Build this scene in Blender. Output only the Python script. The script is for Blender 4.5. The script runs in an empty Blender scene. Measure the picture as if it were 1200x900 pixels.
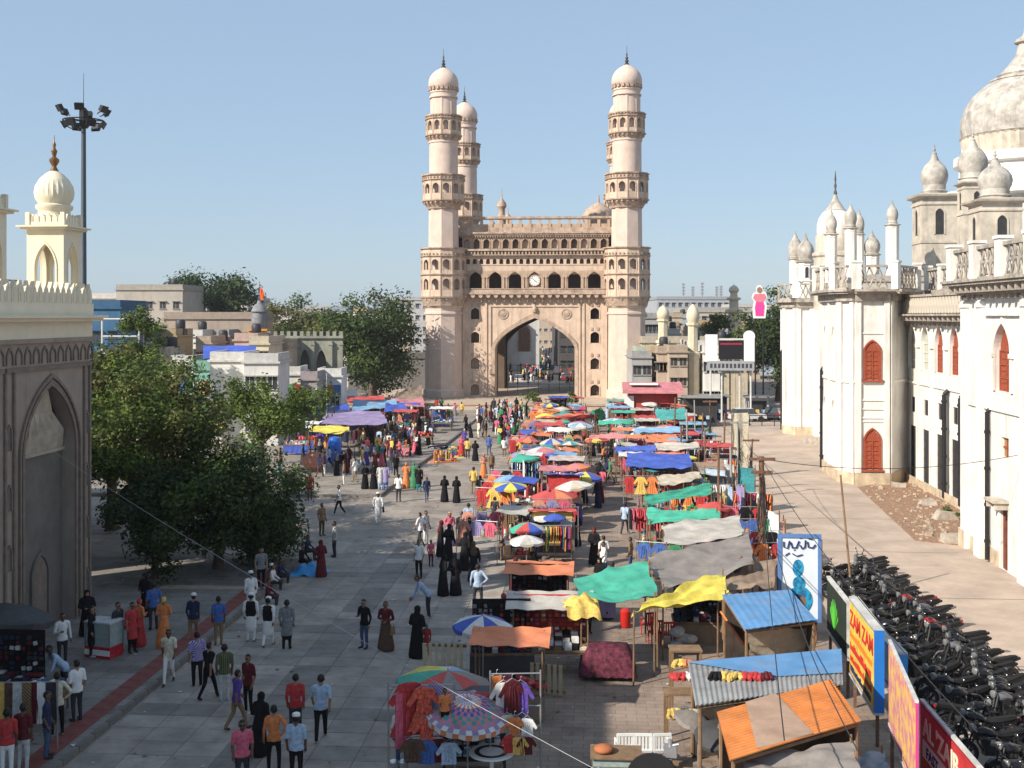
import bpy, bmesh, math, random
from mathutils import Vector, Matrix, Euler
from math import sin, cos, pi, radians, sqrt, atan2
random.seed(7)
SC = bpy.context.scene
COL = SC.collection

# ------------------------------------------------------------------ camera, sky, sun, exposure
CAMH, FPX, HOR = 11.5, 1320.0, 370.0
ST = radians(4.2)                       # the street runs 4.2 degrees to the right of the view
cam_d = bpy.data.cameras.new('camera')
cam = bpy.data.objects.new('camera', cam_d); COL.objects.link(cam)
cam.location = (0, 0, CAMH); cam.rotation_euler = (radians(90), 0, 0)
cam_d.sensor_fit = 'HORIZONTAL'; cam_d.sensor_width = 36.0; cam_d.lens = 36.0 * FPX / 1200.0
cam_d.shift_y = -(450 - HOR) / 1200.0
cam_d.clip_start = 0.5; cam_d.clip_end = 6000
SC.camera = cam

SUN_EL, SUN_D = radians(34), radians(35)
world = bpy.data.worlds.new('World'); SC.world = world; world.use_nodes = True
wn = world.node_tree; wn.nodes.clear()
sky = wn.nodes.new('ShaderNodeTexSky'); sky.sky_type = 'NISHITA'; sky.sun_disc = False
sky.sun_elevation = SUN_EL
sdir = Vector((-cos(SUN_D) * cos(SUN_EL), -sin(SUN_D) * cos(SUN_EL), sin(SUN_EL)))
sky.sun_rotation = atan2(sdir.x, sdir.y) % (2 * pi)
sky.air_density = 1.0; sky.dust_density = 0.6; sky.ozone_density = 2.0; sky.altitude = 0
bg = wn.nodes.new('ShaderNodeBackground'); bg.inputs['Strength'].default_value = 0.095
wo = wn.nodes.new('ShaderNodeOutputWorld')
wmx = wn.nodes.new('ShaderNodeMix'); wmx.data_type = 'RGBA'; wmx.inputs['Factor'].default_value = .62   # hazy city air evens the sky out
wmx.inputs['B'].default_value = (3.3, 4.5, 6.0, 1)
wn.links.new(sky.outputs[0], wmx.inputs['A']); wn.links.new(wmx.outputs['Result'], bg.inputs['Color']); wn.links.new(bg.outputs[0], wo.inputs['Surface'])
sun_d = bpy.data.lights.new('sun', 'SUN'); sun_d.energy = 5.0; sun_d.angle = radians(0.55)
sun_d.color = (1.0, 0.925, 0.81)
sun = bpy.data.objects.new('sun', sun_d); COL.objects.link(sun)
sun.rotation_euler = (-sdir).to_track_quat('-Z', 'Y').to_euler(); sun.location = (-60, -40, 80)
SC.view_settings.view_transform = 'Standard'; SC.view_settings.look = 'None'
SC.view_settings.exposure = 0.5; SC.view_settings.gamma = 1.0
SC.view_settings.use_curve_mapping = False
SC.render.engine = 'CYCLES'
SC.cycles.use_denoising = True
SC.cycles.max_bounces = 5; SC.cycles.diffuse_bounces = 3; SC.cycles.transparent_max_bounces = 6

# ------------------------------------------------------------------ places
def G(px, py, z=0.0):
    y = FPX * (CAMH - z) / (py - HOR); return Vector(((px - 600) * y / FPX, y, z))
def P(px, py, y):
    return Vector(((px - 600) * y / FPX, y, CAMH - (py - HOR) * y / FPX))
def S(sx, sy, z=0.0):                    # street frame -> world
    return Vector((sx * cos(ST) + sy * sin(ST), -sx * sin(ST) + sy * cos(ST), z))
def inv_S(v): return (v.x * cos(ST) - v.y * sin(ST), v.x * sin(ST) + v.y * cos(ST))
def RZ(a): return Matrix.Rotation(a, 4, 'Z')
def FR(org, rz=0.0): return Matrix.Translation(Vector(org)) @ RZ(rz)

# ------------------------------------------------------------------ materials
MATS = {}
def M(name, col, rough=.85, var=.12, scale=2.0, bump=0.0, bscale=None, metal=0.0, streak=0.0, stain=None, spec=.3, trans=0.0, world=False):
    if name in MATS: return MATS[name]
    m = bpy.data.materials.new(name); m.use_nodes = True
    nt = m.node_tree; b = nt.nodes['Principled BSDF']
    b.inputs['Roughness'].default_value = rough; b.inputs['Metallic'].default_value = metal
    b.inputs['Specular IOR Level'].default_value = spec
    L = nt.links
    geo = nt.nodes.new('ShaderNodeTexCoord')
    if world: gp = nt.nodes.new('ShaderNodeNewGeometry'); CO = gp.outputs['Position']
    else: CO = geo.outputs['Object']
    c4 = (*col, 1)
    out = None
    if var > 0:
        n = nt.nodes.new('ShaderNodeTexNoise'); n.inputs['Scale'].default_value = scale
        n.inputs['Detail'].default_value = 6; n.inputs['Roughness'].default_value = .65
        L.new(CO, n.inputs['Vector'])
        r = nt.nodes.new('ShaderNodeValToRGB')
        r.color_ramp.elements[0].position = .3; r.color_ramp.elements[1].position = .7
        r.color_ramp.elements[0].color = (*[max(0, c * (1 - var)) for c in col], 1)
        r.color_ramp.elements[1].color = (*[min(1, c * (1 + var)) for c in col], 1)
        L.new(n.outputs['Fac'], r.inputs['Fac']); out = r.outputs['Color']
    if streak > 0:                      # rain streaks and blotches of grime
        mp = nt.nodes.new('ShaderNodeMapping'); mp.inputs['Scale'].default_value = (1.1, 1.1, .14)
        L.new(CO, mp.inputs['Vector'])
        n2 = nt.nodes.new('ShaderNodeTexNoise'); n2.inputs['Scale'].default_value = 1.6
        n2.inputs['Detail'].default_value = 7; n2.inputs['Roughness'].default_value = .7
        L.new(mp.outputs[0], n2.inputs['Vector'])
        r2 = nt.nodes.new('ShaderNodeValToRGB')
        r2.color_ramp.elements[0].position = .5; r2.color_ramp.elements[1].position = .78
        r2.color_ramp.elements[0].color = (0, 0, 0, 1); r2.color_ramp.elements[1].color = (streak,) * 3 + (1,)
        L.new(n2.outputs['Fac'], r2.inputs['Fac'])
        mx = nt.nodes.new('ShaderNodeMix'); mx.data_type = 'RGBA'
        L.new(r2.outputs['Color'], mx.inputs['Factor'])
        if out: L.new(out, mx.inputs['A'])
        else: mx.inputs['A'].default_value = c4
        mx.inputs['B'].default_value = (*(stain or [c * .35 for c in col]), 1)
        out = mx.outputs['Result']
    if out: L.new(out, b.inputs['Base Color'])
    else: b.inputs['Base Color'].default_value = c4
    if bump > 0:
        n3 = nt.nodes.new('ShaderNodeTexNoise'); n3.inputs['Scale'].default_value = bscale or scale * 6
        n3.inputs['Detail'].default_value = 4
        L.new(CO, n3.inputs['Vector'])
        bp = nt.nodes.new('ShaderNodeBump'); bp.inputs['Strength'].default_value = bump; bp.inputs['Distance'].default_value = .03
        L.new(n3.outputs['Fac'], bp.inputs['Height']); L.new(bp.outputs[0], b.inputs['Normal'])
    if trans > 0:
        tr = nt.nodes.new('ShaderNodeBsdfTranslucent'); ms = nt.nodes.new('ShaderNodeMixShader'); ms.inputs[0].default_value = trans
        if out: L.new(out, tr.inputs['Color'])
        else: tr.inputs['Color'].default_value = c4
        o = nt.nodes['Material Output']
        L.new(b.outputs[0], ms.inputs[1]); L.new(tr.outputs[0], ms.inputs[2]); L.new(ms.outputs[0], o.inputs['Surface'])
    MATS[name] = m
    return m

# ------------------------------------------------------------------ mesh builder
def arch_pts(w, spring, apex, n=10, ogee=.28):
    out = []
    for i in range(2 * n + 1):
        x = -cos(pi * i / (2 * n)); t = abs(x)
        g = (1 - ogee) * sqrt(max(0, 1 - t * t)) + ogee * (1 - t) ** 1.15
        out.append((x * w / 2, spring + (apex - spring) * g))
    return out

class MB:
    def __init__(s, T=None): s.v, s.f, s.m, s.T = [], [], [], T or Matrix.Identity(4)
    def add(s, vs, fs, mi=0):
        o = len(s.v); T = s.T
        s.v += [tuple(T @ Vector(p)) for p in vs]
        s.f += [tuple(o + i for i in f) for f in fs]; s.m += [mi] * len(fs)
        return s
    def box(s, x0, x1, y0, y1, z0, z1, mi=0, taper=0.0):
        t = taper
        return s.add([(x0, y0, z0), (x1, y0, z0), (x1, y1, z0), (x0, y1, z0), (x0 + t, y0 + t, z1), (x1 - t, y0 + t, z1), (x1 - t, y1 - t, z1), (x0 + t, y1 - t, z1)],
                     [(0, 3, 2, 1), (4, 5, 6, 7), (0, 1, 5, 4), (1, 2, 6, 5), (2, 3, 7, 6), (3, 0, 4, 7)], mi)
    def cbox(s, c, sz, mi=0, rz=0.0, rx=0.0, ry=0.0):
        T0 = s.T; s.T = T0 @ Matrix.Translation(Vector(c)) @ Euler((rx, ry, rz)).to_matrix().to_4x4()
        a, b, c_ = sz[0] / 2, sz[1] / 2, sz[2] / 2
        s.box(-a, a, -b, b, -c_, c_, mi); s.T = T0; return s
    def quad(s, a, b, c, d, mi=0): return s.add([a, b, c, d], [(0, 1, 2, 3)], mi)
    def lathe(s, prof, n=16, c=(0, 0, 0), mi=0, ph=0.0, flute=0.0, nf=0, cap=True):
        vs, fs = [], []
        for (r, z) in prof:
            for k in range(n):
                a = 2 * pi * k / n + ph
                rr = r * (1 + flute * abs(sin(nf * a / 2)) - flute * .5) if flute else r
                vs.append((c[0] + rr * cos(a), c[1] + rr * sin(a), c[2] + z))
        for i in range(len(prof) - 1):
            for k in range(n):
                k2 = (k + 1) % n
                fs.append((i * n + k, i * n + k2, (i + 1) * n + k2, (i + 1) * n + k))
        if cap:
            fs.append(tuple(reversed(range(n)))); fs.append(tuple((len(prof) - 1) * n + k for k in range(n)))
        return s.add(vs, fs, mi)
    def tube(s, pts, r, n=6, mi=0, cap=True):
        pts = [Vector(p) for p in pts]; rs = r if isinstance(r, (list, tuple)) else [r] * len(pts)
        vs, fs = [], []; up = None
        for i, p in enumerate(pts):
            d = (pts[min(i + 1, len(pts) - 1)] - pts[max(i - 1, 0)])
            d = d.normalized() if d.length > 1e-9 else Vector((0, 0, 1))
            if up is None: up = Vector((0, 0, 1)) if abs(d.z) < .9 else Vector((0, 1, 0))
            a = d.cross(up).normalized(); b = a.cross(d).normalized(); up = b
            for k in range(n):
                t = 2 * pi * k / n
                vs.append(tuple(p + (a * cos(t) + b * sin(t)) * rs[i]))
        for i in range(len(pts) - 1):
            for k in range(n):
                k2 = (k + 1) % n
                fs.append((i * n + k, i * n + k2, (i + 1) * n + k2, (i + 1) * n + k))
        if cap:
            fs.append(tuple(reversed(range(n)))); fs.append(tuple((len(pts) - 1) * n + k for k in range(n)))
        return s.add(vs, fs, mi)
    def prism(s, poly, z0, z1, mi=0):
        n = len(poly)
        return s.add([(x, y, z0) for x, y in poly] + [(x, y, z1) for x, y in poly],
                     [tuple(reversed(range(n))), tuple(range(n, 2 * n))] + [(i, (i + 1) % n, n + (i + 1) % n, n + i) for i in range(n)], mi)
    def vprism(s, poly, y0, y1, mi=0):     # polygon in x,z extruded along y
        n = len(poly)
        return s.add([(x, y0, z) for x, z in poly] + [(x, y1, z) for x, z in poly],
                     [tuple(range(n)), tuple(reversed(range(n, 2 * n)))] + [(i, n + i, n + (i + 1) % n, (i + 1) % n) for i in range(n)], mi)
    def ell(s, c, r, n=10, m=6, mi=0):
        prof = [(max(1e-4, sin(pi * i / m)), -cos(pi * i / m)) for i in range(m + 1)]
        T0 = s.T; s.T = T0 @ Matrix.Translation(Vector(c)) @ Matrix.Diagonal((r[0], r[1], r[2], 1))
        s.lathe(prof, n, mi=mi, cap=False); s.T = T0; return s
    def archwall(s, x0, x1, z0, z1, ops, y=0.0, depth=.4, mi=0, mr=None, n=8, ogee=.28):
        """front face at y with arched openings (cx, w, sill, spring, apex) left to right, reveals go to y+depth"""
        mr = mi if mr is None else mr
        ops = sorted(ops); edges = [x0] + [(ops[i][0] + ops[i][1] / 2 + ops[i + 1][0] - ops[i + 1][1] / 2) / 2 for i in range(len(ops) - 1)] + [x1]
        if not ops: return s.quad((x0, y, z0), (x1, y, z0), (x1, y, z1), (x0, y, z1), mi)
        for k, (cx, w, si, sp, ap) in enumerate(ops):
            a, b = edges[k], edges[k + 1]; l, r = cx - w / 2, cx + w / 2
            q = lambda xa, xb, za, zb: s.quad((xa, y, za), (xb, y, za), (xb, y, zb), (xa, y, zb), mi)
            if l > a + 1e-5: q(a, l, z0, z1)
            if b > r + 1e-5: q(r, b, z0, z1)
            if si > z0 + 1e-5: q(l, r, z0, si)
            pts = [(cx + px, pz) for px, pz in arch_pts(w, sp, ap, n, ogee)] if ap > sp else [(l, sp), (r, sp)]
            for i in range(len(pts) - 1):
                (xa, za), (xb, zb) = pts[i], pts[i + 1]
                s.quad((xa, y, za), (xb, y, zb), (xb, y, z1), (xa, y, z1), mi)
            ol = [(l, si)] + pts + [(r, si)]
            for i in range(len(ol)):
                (xa, za), (xb, zb) = ol[i], ol[(i + 1) % len(ol)]
                s.quad((xa, y, za), (xa, y + depth, za), (xb, y + depth, zb), (xb, y, zb), mr)
        return s
    def archpanel(s, cx, w, si, sp, ap, y, mi=0, n=8, ogee=.28):       # a filled arch-shaped face
        pts = [(cx + px, pz) for px, pz in arch_pts(w, sp, ap, n, ogee)]
        ol = [(cx + w / 2, si), *reversed(pts), (cx - w / 2, si)]
        k = len(ol); s.add([(x, y, z) for x, z in ol], [tuple(reversed(range(k)))], mi); return s
    def archrim(s, cx, w, si, sp, ap, y, t, proud, mi=0, n=10, ogee=.28):   # raised moulding round an arch
        inn = [(cx - w / 2, si)] + [(cx + px, pz) for px, pz in arch_pts(w, sp, ap, n, ogee)] + [(cx + w / 2, si)]
        out = [(cx - w / 2 - t, si)] + [(cx + px, pz) for px, pz in arch_pts(w + 2 * t, sp, ap + t * 1.3, n, ogee)] + [(cx + w / 2 + t, si)]
        for i in range(len(inn) - 1):
            (a, b), (c, d) = inn[i], inn[i + 1]; (e, f), (g, h) = out[i], out[i + 1]
            s.quad((a, y - proud, b), (c, y - proud, d), (g, y - proud, h), (e, y - proud, f), mi)
            s.quad((e, y - proud, f), (g, y - proud, h), (g, y + .02, h), (e, y + .02, f), mi)
            s.quad((a, y - proud, b), (a, y + .02, b), (c, y + .02, d), (c, y - proud, d), mi)
        return s
    def mesh(s, name, mats, smooth=None):
        me = bpy.data.meshes.new(name); me.from_pydata(s.v, [], s.f)
        for m in (mats if isinstance(mats, (list, tuple)) else [mats]): me.materials.append(m)
        me.polygons.foreach_set('material_index', s.m)
        if smooth:
            me.polygons.foreach_set('use_smooth', [True] * len(s.f)); me.update()
            me.set_sharp_from_angle(angle=radians(smooth))
        me.update(); return me
    def build(s, name, mats, parent=None, smooth=None, loc=None):
        return link(name, s.mesh(name, mats, smooth), parent, loc)

def link(name, me, parent=None, loc=None, rz=None):
    o = bpy.data.objects.new(name, me); COL.objects.link(o)
    if parent: o.parent = parent
    if loc is not None: o.location = loc
    if rz is not None: o.rotation_euler = (0, 0, rz)
    return o
def tag(o, label, cat, group=None, kind=None):
    o['label'] = label; o['category'] = cat
    if group: o['group'] = group
    if kind: o['kind'] = kind
    return o
def empty(name, loc=(0, 0, 0), rz=0.0, label=None, cat=None, group=None):
    o = bpy.data.objects.new(name, None); COL.objects.link(o); o.location = loc; o.rotation_euler = (0, 0, rz)
    o.empty_display_size = .2
    if label: tag(o, label, cat, group)
    return o
def struct(o, kind='structure'): o['kind'] = kind; return o
def copy_tree(o, parent=None):
    c = o.copy(); COL.objects.link(c); c.parent = parent
    for ch in list(o.children): copy_tree(ch, c)
    return c
# ------------------------------------------------------------------ surfaces
def paving_mat(name, c1, c2, mortar, bw, bh, rot, scale_var=.35):
    m = bpy.data.materials.new(name); m.use_nodes = True; nt = m.node_tree; b = nt.nodes['Principled BSDF']
    b.inputs['Roughness'].default_value = .75; b.inputs['Specular IOR Level'].default_value = .3
    g = nt.nodes.new('ShaderNodeNewGeometry'); mp = nt.nodes.new('ShaderNodeMapping'); mp.inputs['Rotation'].default_value = (0, 0, rot)
    nt.links.new(g.outputs['Position'], mp.inputs['Vector'])
    br = nt.nodes.new('ShaderNodeTexBrick'); br.inputs['Scale'].default_value = 1.0
    br.inputs['Brick Width'].default_value = bw; br.inputs['Row Height'].default_value = bh
    br.inputs['Mortar Size'].default_value = .012; br.inputs['Mortar Smooth'].default_value = .3
    br.inputs['Color1'].default_value = (*c1, 1); br.inputs['Color2'].default_value = (*c2, 1); br.inputs['Mortar'].default_value = (*mortar, 1)
    br.inputs['Bias'].default_value = 0
    nt.links.new(mp.outputs[0], br.inputs['Vector'])
    n = nt.nodes.new('ShaderNodeTexNoise'); n.inputs['Scale'].default_value = scale_var; n.inputs['Detail'].default_value = 9; n.inputs['Roughness'].default_value = .72
    nt.links.new(g.outputs['Position'], n.inputs['Vector'])
    r = nt.nodes.new('ShaderNodeValToRGB'); r.color_ramp.elements[0].position = .32; r.color_ramp.elements[1].position = .7
    r.color_ramp.elements[0].color = (.62, .6, .58, 1); r.color_ramp.elements[1].color = (1.12, 1.1, 1.06, 1)
    nt.links.new(n.outputs['Fac'], r.inputs['Fac'])
    mx = nt.nodes.new('ShaderNodeMix'); mx.data_type = 'RGBA'; mx.blend_type = 'MULTIPLY'; mx.inputs['Factor'].default_value = 1
    nt.links.new(br.outputs['Color'], mx.inputs['A']); nt.links.new(r.outputs['Color'], mx.inputs['B'])
    nt.links.new(mx.outputs['Result'], b.inputs['Base Color'])
    n4 = nt.nodes.new('ShaderNodeTexNoise'); n4.inputs['Scale'].default_value = .9; n4.inputs['Detail'].default_value = 5; nt.links.new(g.outputs['Position'], n4.inputs['Vector'])
    r4 = nt.nodes.new('ShaderNodeValToRGB'); r4.color_ramp.elements[0].position = .56; r4.color_ramp.elements[1].position = .68; r4.color_ramp.elements[0].color = (1, 1, 1, 1); r4.color_ramp.elements[1].color = (.6, .57, .54, 1); nt.links.new(n4.outputs['Fac'], r4.inputs['Fac'])
    m4 = nt.nodes.new('ShaderNodeMix'); m4.data_type = 'RGBA'; m4.blend_type = 'MULTIPLY'; m4.inputs['Factor'].default_value = .8
    nt.links.new(mx.outputs['Result'], m4.inputs['A']); nt.links.new(r4.outputs['Color'], m4.inputs['B']); nt.links.new(m4.outputs['Result'], b.inputs['Base Color'])
    bp = nt.nodes.new('ShaderNodeBump'); bp.inputs['Strength'].default_value = .3; bp.inputs['Distance'].default_value = .02
    nt.links.new(n.outputs['Fac'], bp.inputs['Height']); nt.links.new(bp.outputs[0], b.inputs['Normal'])
    return m
m_ground = M('dusty_ground', (.25, .2, .16), var=.3, scale=.3)
m_plaza = paving_mat('plaza_granite', (.36, .31, .265), (.27, .235, .205), (.15, .13, .11), 2.4, 1.2, ST)
m_lane = paving_mat('lane_paving', (.33, .255, .205), (.28, .22, .18), (.17, .14, .12), .6, .3, ST, .6)
m_road = M('concrete_road', (.41, .325, .26), var=.22, scale=.45, bump=.2, streak=.3, stain=(.24, .19, .155))
m_walk = paving_mat('sidewalk_slabs', (.27, .25, .235), (.21, .195, .185), (.1, .09, .085), 1.0, .6, ST)
m_earth = M('red_earth', (.27, .165, .105), var=.45, scale=5, bump=.8, bscale=12, world=True)
m_kerb = M('kerb_stone', (.16, .14, .125), var=.3, scale=2)
m_redtile = M('red_tile', (.2, .065, .055), var=.25, scale=3)

def sheet(name, pts, z, mat):
    mb = MB(); mb.add([(p[0], p[1], z) for p in pts], [tuple(range(len(pts)))]); return struct(mb.build(name, mat))
sheet('ground', [(-1500, -200), (1500, -200), (1500, 3000), (-1500, 3000)], -.012, m_ground)
KERB = -13.65
plaza = sheet('plaza', [S(-70, -30), S(-3.5, -30), S(-3.5, 300), S(-70, 300)], -.004, m_plaza)
sheet('market_lane', [S(-3.5, -30), S(8.7, -30), S(8.7, 300), S(-3.5, 300)], -.006, m_lane)
road = sheet('road', [S(8.7, -30), S(40, -30), S(40, 160), S(8.7, 160)], -.002, m_road)
# expansion joints of the concrete road, cut as thin recess-coloured strips of filler
m_joint = M('joint_filler', (.17, .14, .12), var=.2)
for k, sy in enumerate(range(20, 130, 9)):
    mb = MB(); a, b, c, d = S(9, sy, .002), S(17.6, sy, .002), S(17.6, sy + .07, .002), S(9, sy + .07, .002)
    mb.quad(a, b, c, d); mb.build('road_joint', m_joint, road)
mb = MB(); mb.quad(S(13.2, -10, .003), S(13.27, -10, .003), S(13.27, 130, .003), S(13.2, 130, .003)); mb.build('road_joint', m_joint, road)

# paving slabs of the near plaza, each a piece of its own
m_sl = [M('slab_grey', (.275, .242, .213), var=.3, scale=.8, bump=.12, world=True, streak=.5), M('slab_light', (.33, .288, .25), var=.3, scale=.8, bump=.12, world=True, streak=.5),
        M('slab_brown', (.295, .25, .212), var=.3, scale=.8, bump=.12, world=True, streak=.5), M('slab_dark', (.21, .185, .165), var=.3, scale=.8, bump=.12, world=True, streak=.5)]
slab_me = []
for m in m_sl:
    b = MB(); b.box(-.595, .595, -.47, .47, 0, .02, taper=.006); slab_me.append(b.mesh('slab', m))
rng = random.Random(3)
for i in range(8):
    for j in range(31):
        sx, sy = KERB + .85 + i * 1.2, 28.2 + j * .96
        band = (i in (3,)) or (j % 9 == 4)
        me = slab_me[3] if band and rng.random() < .8 else slab_me[rng.choice((0, 0, 1, 1, 2))]
        o = link('slab', me, plaza, S(sx, sy, -.004 + rng.uniform(-.003, .004)), -ST + (pi if rng.random() < .5 else 0))

# raised pavements on the left
def raised(name, quad, h, mat):
    mb = MB(); mb.prism([tuple(S(*q))[:2] for q in quad], -.05, h); return struct(mb.build(name, mat))
side1 = raised('sidewalk', [(-60, -20), (KERB, -20), (KERB, 51.6), (-60, 51.6)], .16, m_walk)
side2 = raised('market_terrace', [(-75, 68.3), (KERB, 70.6), (KERB + .6, 112), (KERB + .6, 128), (-75, 128)], .18, paving_mat('terrace_paving', (.33, .29, .255), (.27, .24, .21), (.14, .12, .1), 1.2, .6, ST))
def edge_stones(parent, a, b, h, step=1.0):
    mb0 = MB(); mb0.box(0, step - .02, -.14, 0, 0, h + .012, taper=.008); me = mb0.mesh('kerb_stone', m_kerb)
    A, B = S(*a), S(*b); d = B - A; n = int(d.length / step); rz = atan2(d.y, d.x)
    for k in range(n): link('kerb_stone', me, parent, A + d * (k / n), rz)
edge_stones(side1, (KERB + .001, 26), (KERB + .001, 51.5), .16, .9)
edge_stones(side2, (-40, 69.3), (KERB, 70.5), .18, 1.2); edge_stones(side2, (KERB + .01, 70.6), (KERB + .62, 112), .18, 1.2)
mb = MB(); mb.box(0, .62, 0, .62, 0, .012); me = mb.mesh('red_tile', m_redtile)
for k in range(36): link('red_tile', me, side1, S(KERB - .85, 27 + k * .64, .156), -ST)
mb = MB(); mb.box(-3.8, 0, 0, .5, 0, .05, taper=.01); mb.build('stone_step', M('step_stone', (.36, .29, .22), var=.2), side1, None, None)
side1.children[-1].location = S(KERB - .6, 45.6, .16); side1.children[-1].rotation_euler.z = -ST
# earth patch in front of the palace
ep = [G(1005, 571), G(1063, 562), G(1128, 600), G(1130, 640), G(1073, 634)]
mb = MB(); mb.prism([(p.x, p.y) for p in ep], -.03, .03); epo = struct(mb.build('earth_patch', m_earth))
er = random.Random(41); mb = MB(); ec = sum(ep, Vector()) / len(ep)
for i in range(260):
    a_, b_ = er.sample(range(5), 2); p = ec.lerp(ep[a_].lerp(ep[(a_ + 1) % 5], er.random()), er.random() ** .6); s = er.uniform(.03, .13) * (2 if er.random() < .08 else 1)
    mb.T = FR(p, er.uniform(0, 6)); mb.box(-s, s, -s * er.uniform(.5, 1), s * .7, .0, .03 + s * er.uniform(.4, .9), taper=s * .25)
mb.build('rubble', M('rubble_bits', (.36, .28, .21), var=.4, world=True, scale=3), epo)['kind'] = 'stuff'

# ------------------------------------------------------------------ the four minaret monument
m_cm = M('monument_plaster', (.57, .43, .325), var=.14, scale=.9, bump=.2, streak=.85, stain=(.25, .165, .115))
m_cm2 = M('monument_shaft_plaster', (.59, .465, .39), var=.1, scale=.8, bump=.1, streak=.55, stain=(.38, .28, .22))
m_cmd = M('monument_cornice_stone', (.42, .31, .235), var=.35, scale=1.5, bump=.3, streak=.9, stain=(.13, .09, .07))
m_cm3 = M('monument_weathered_plaster', (.44, .32, .23), var=.22, scale=1.2, bump=.25, streak=.95, stain=(.19, .125, .09))
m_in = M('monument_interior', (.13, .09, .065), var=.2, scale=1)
m_fin = M('dark_bronze_finial', (.09, .075, .06), rough=.5, metal=.6)
m_wht = M('clock_white', (.75, .73, .68), rough=.4, var=.03); m_blk = M('black_metal', (.02, .02, .022), rough=.5, var=.1)
CS = 24.6
fm = P(626.5, 470, 151); fm.z = .6
cmC = fm + Vector((sin(ST), cos(ST), 0)) * CS / 2
cm = empty('monument', cmC, -ST, 'tall cream stone square monument with four domed minarets and a great pointed archway', 'monument')

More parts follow.
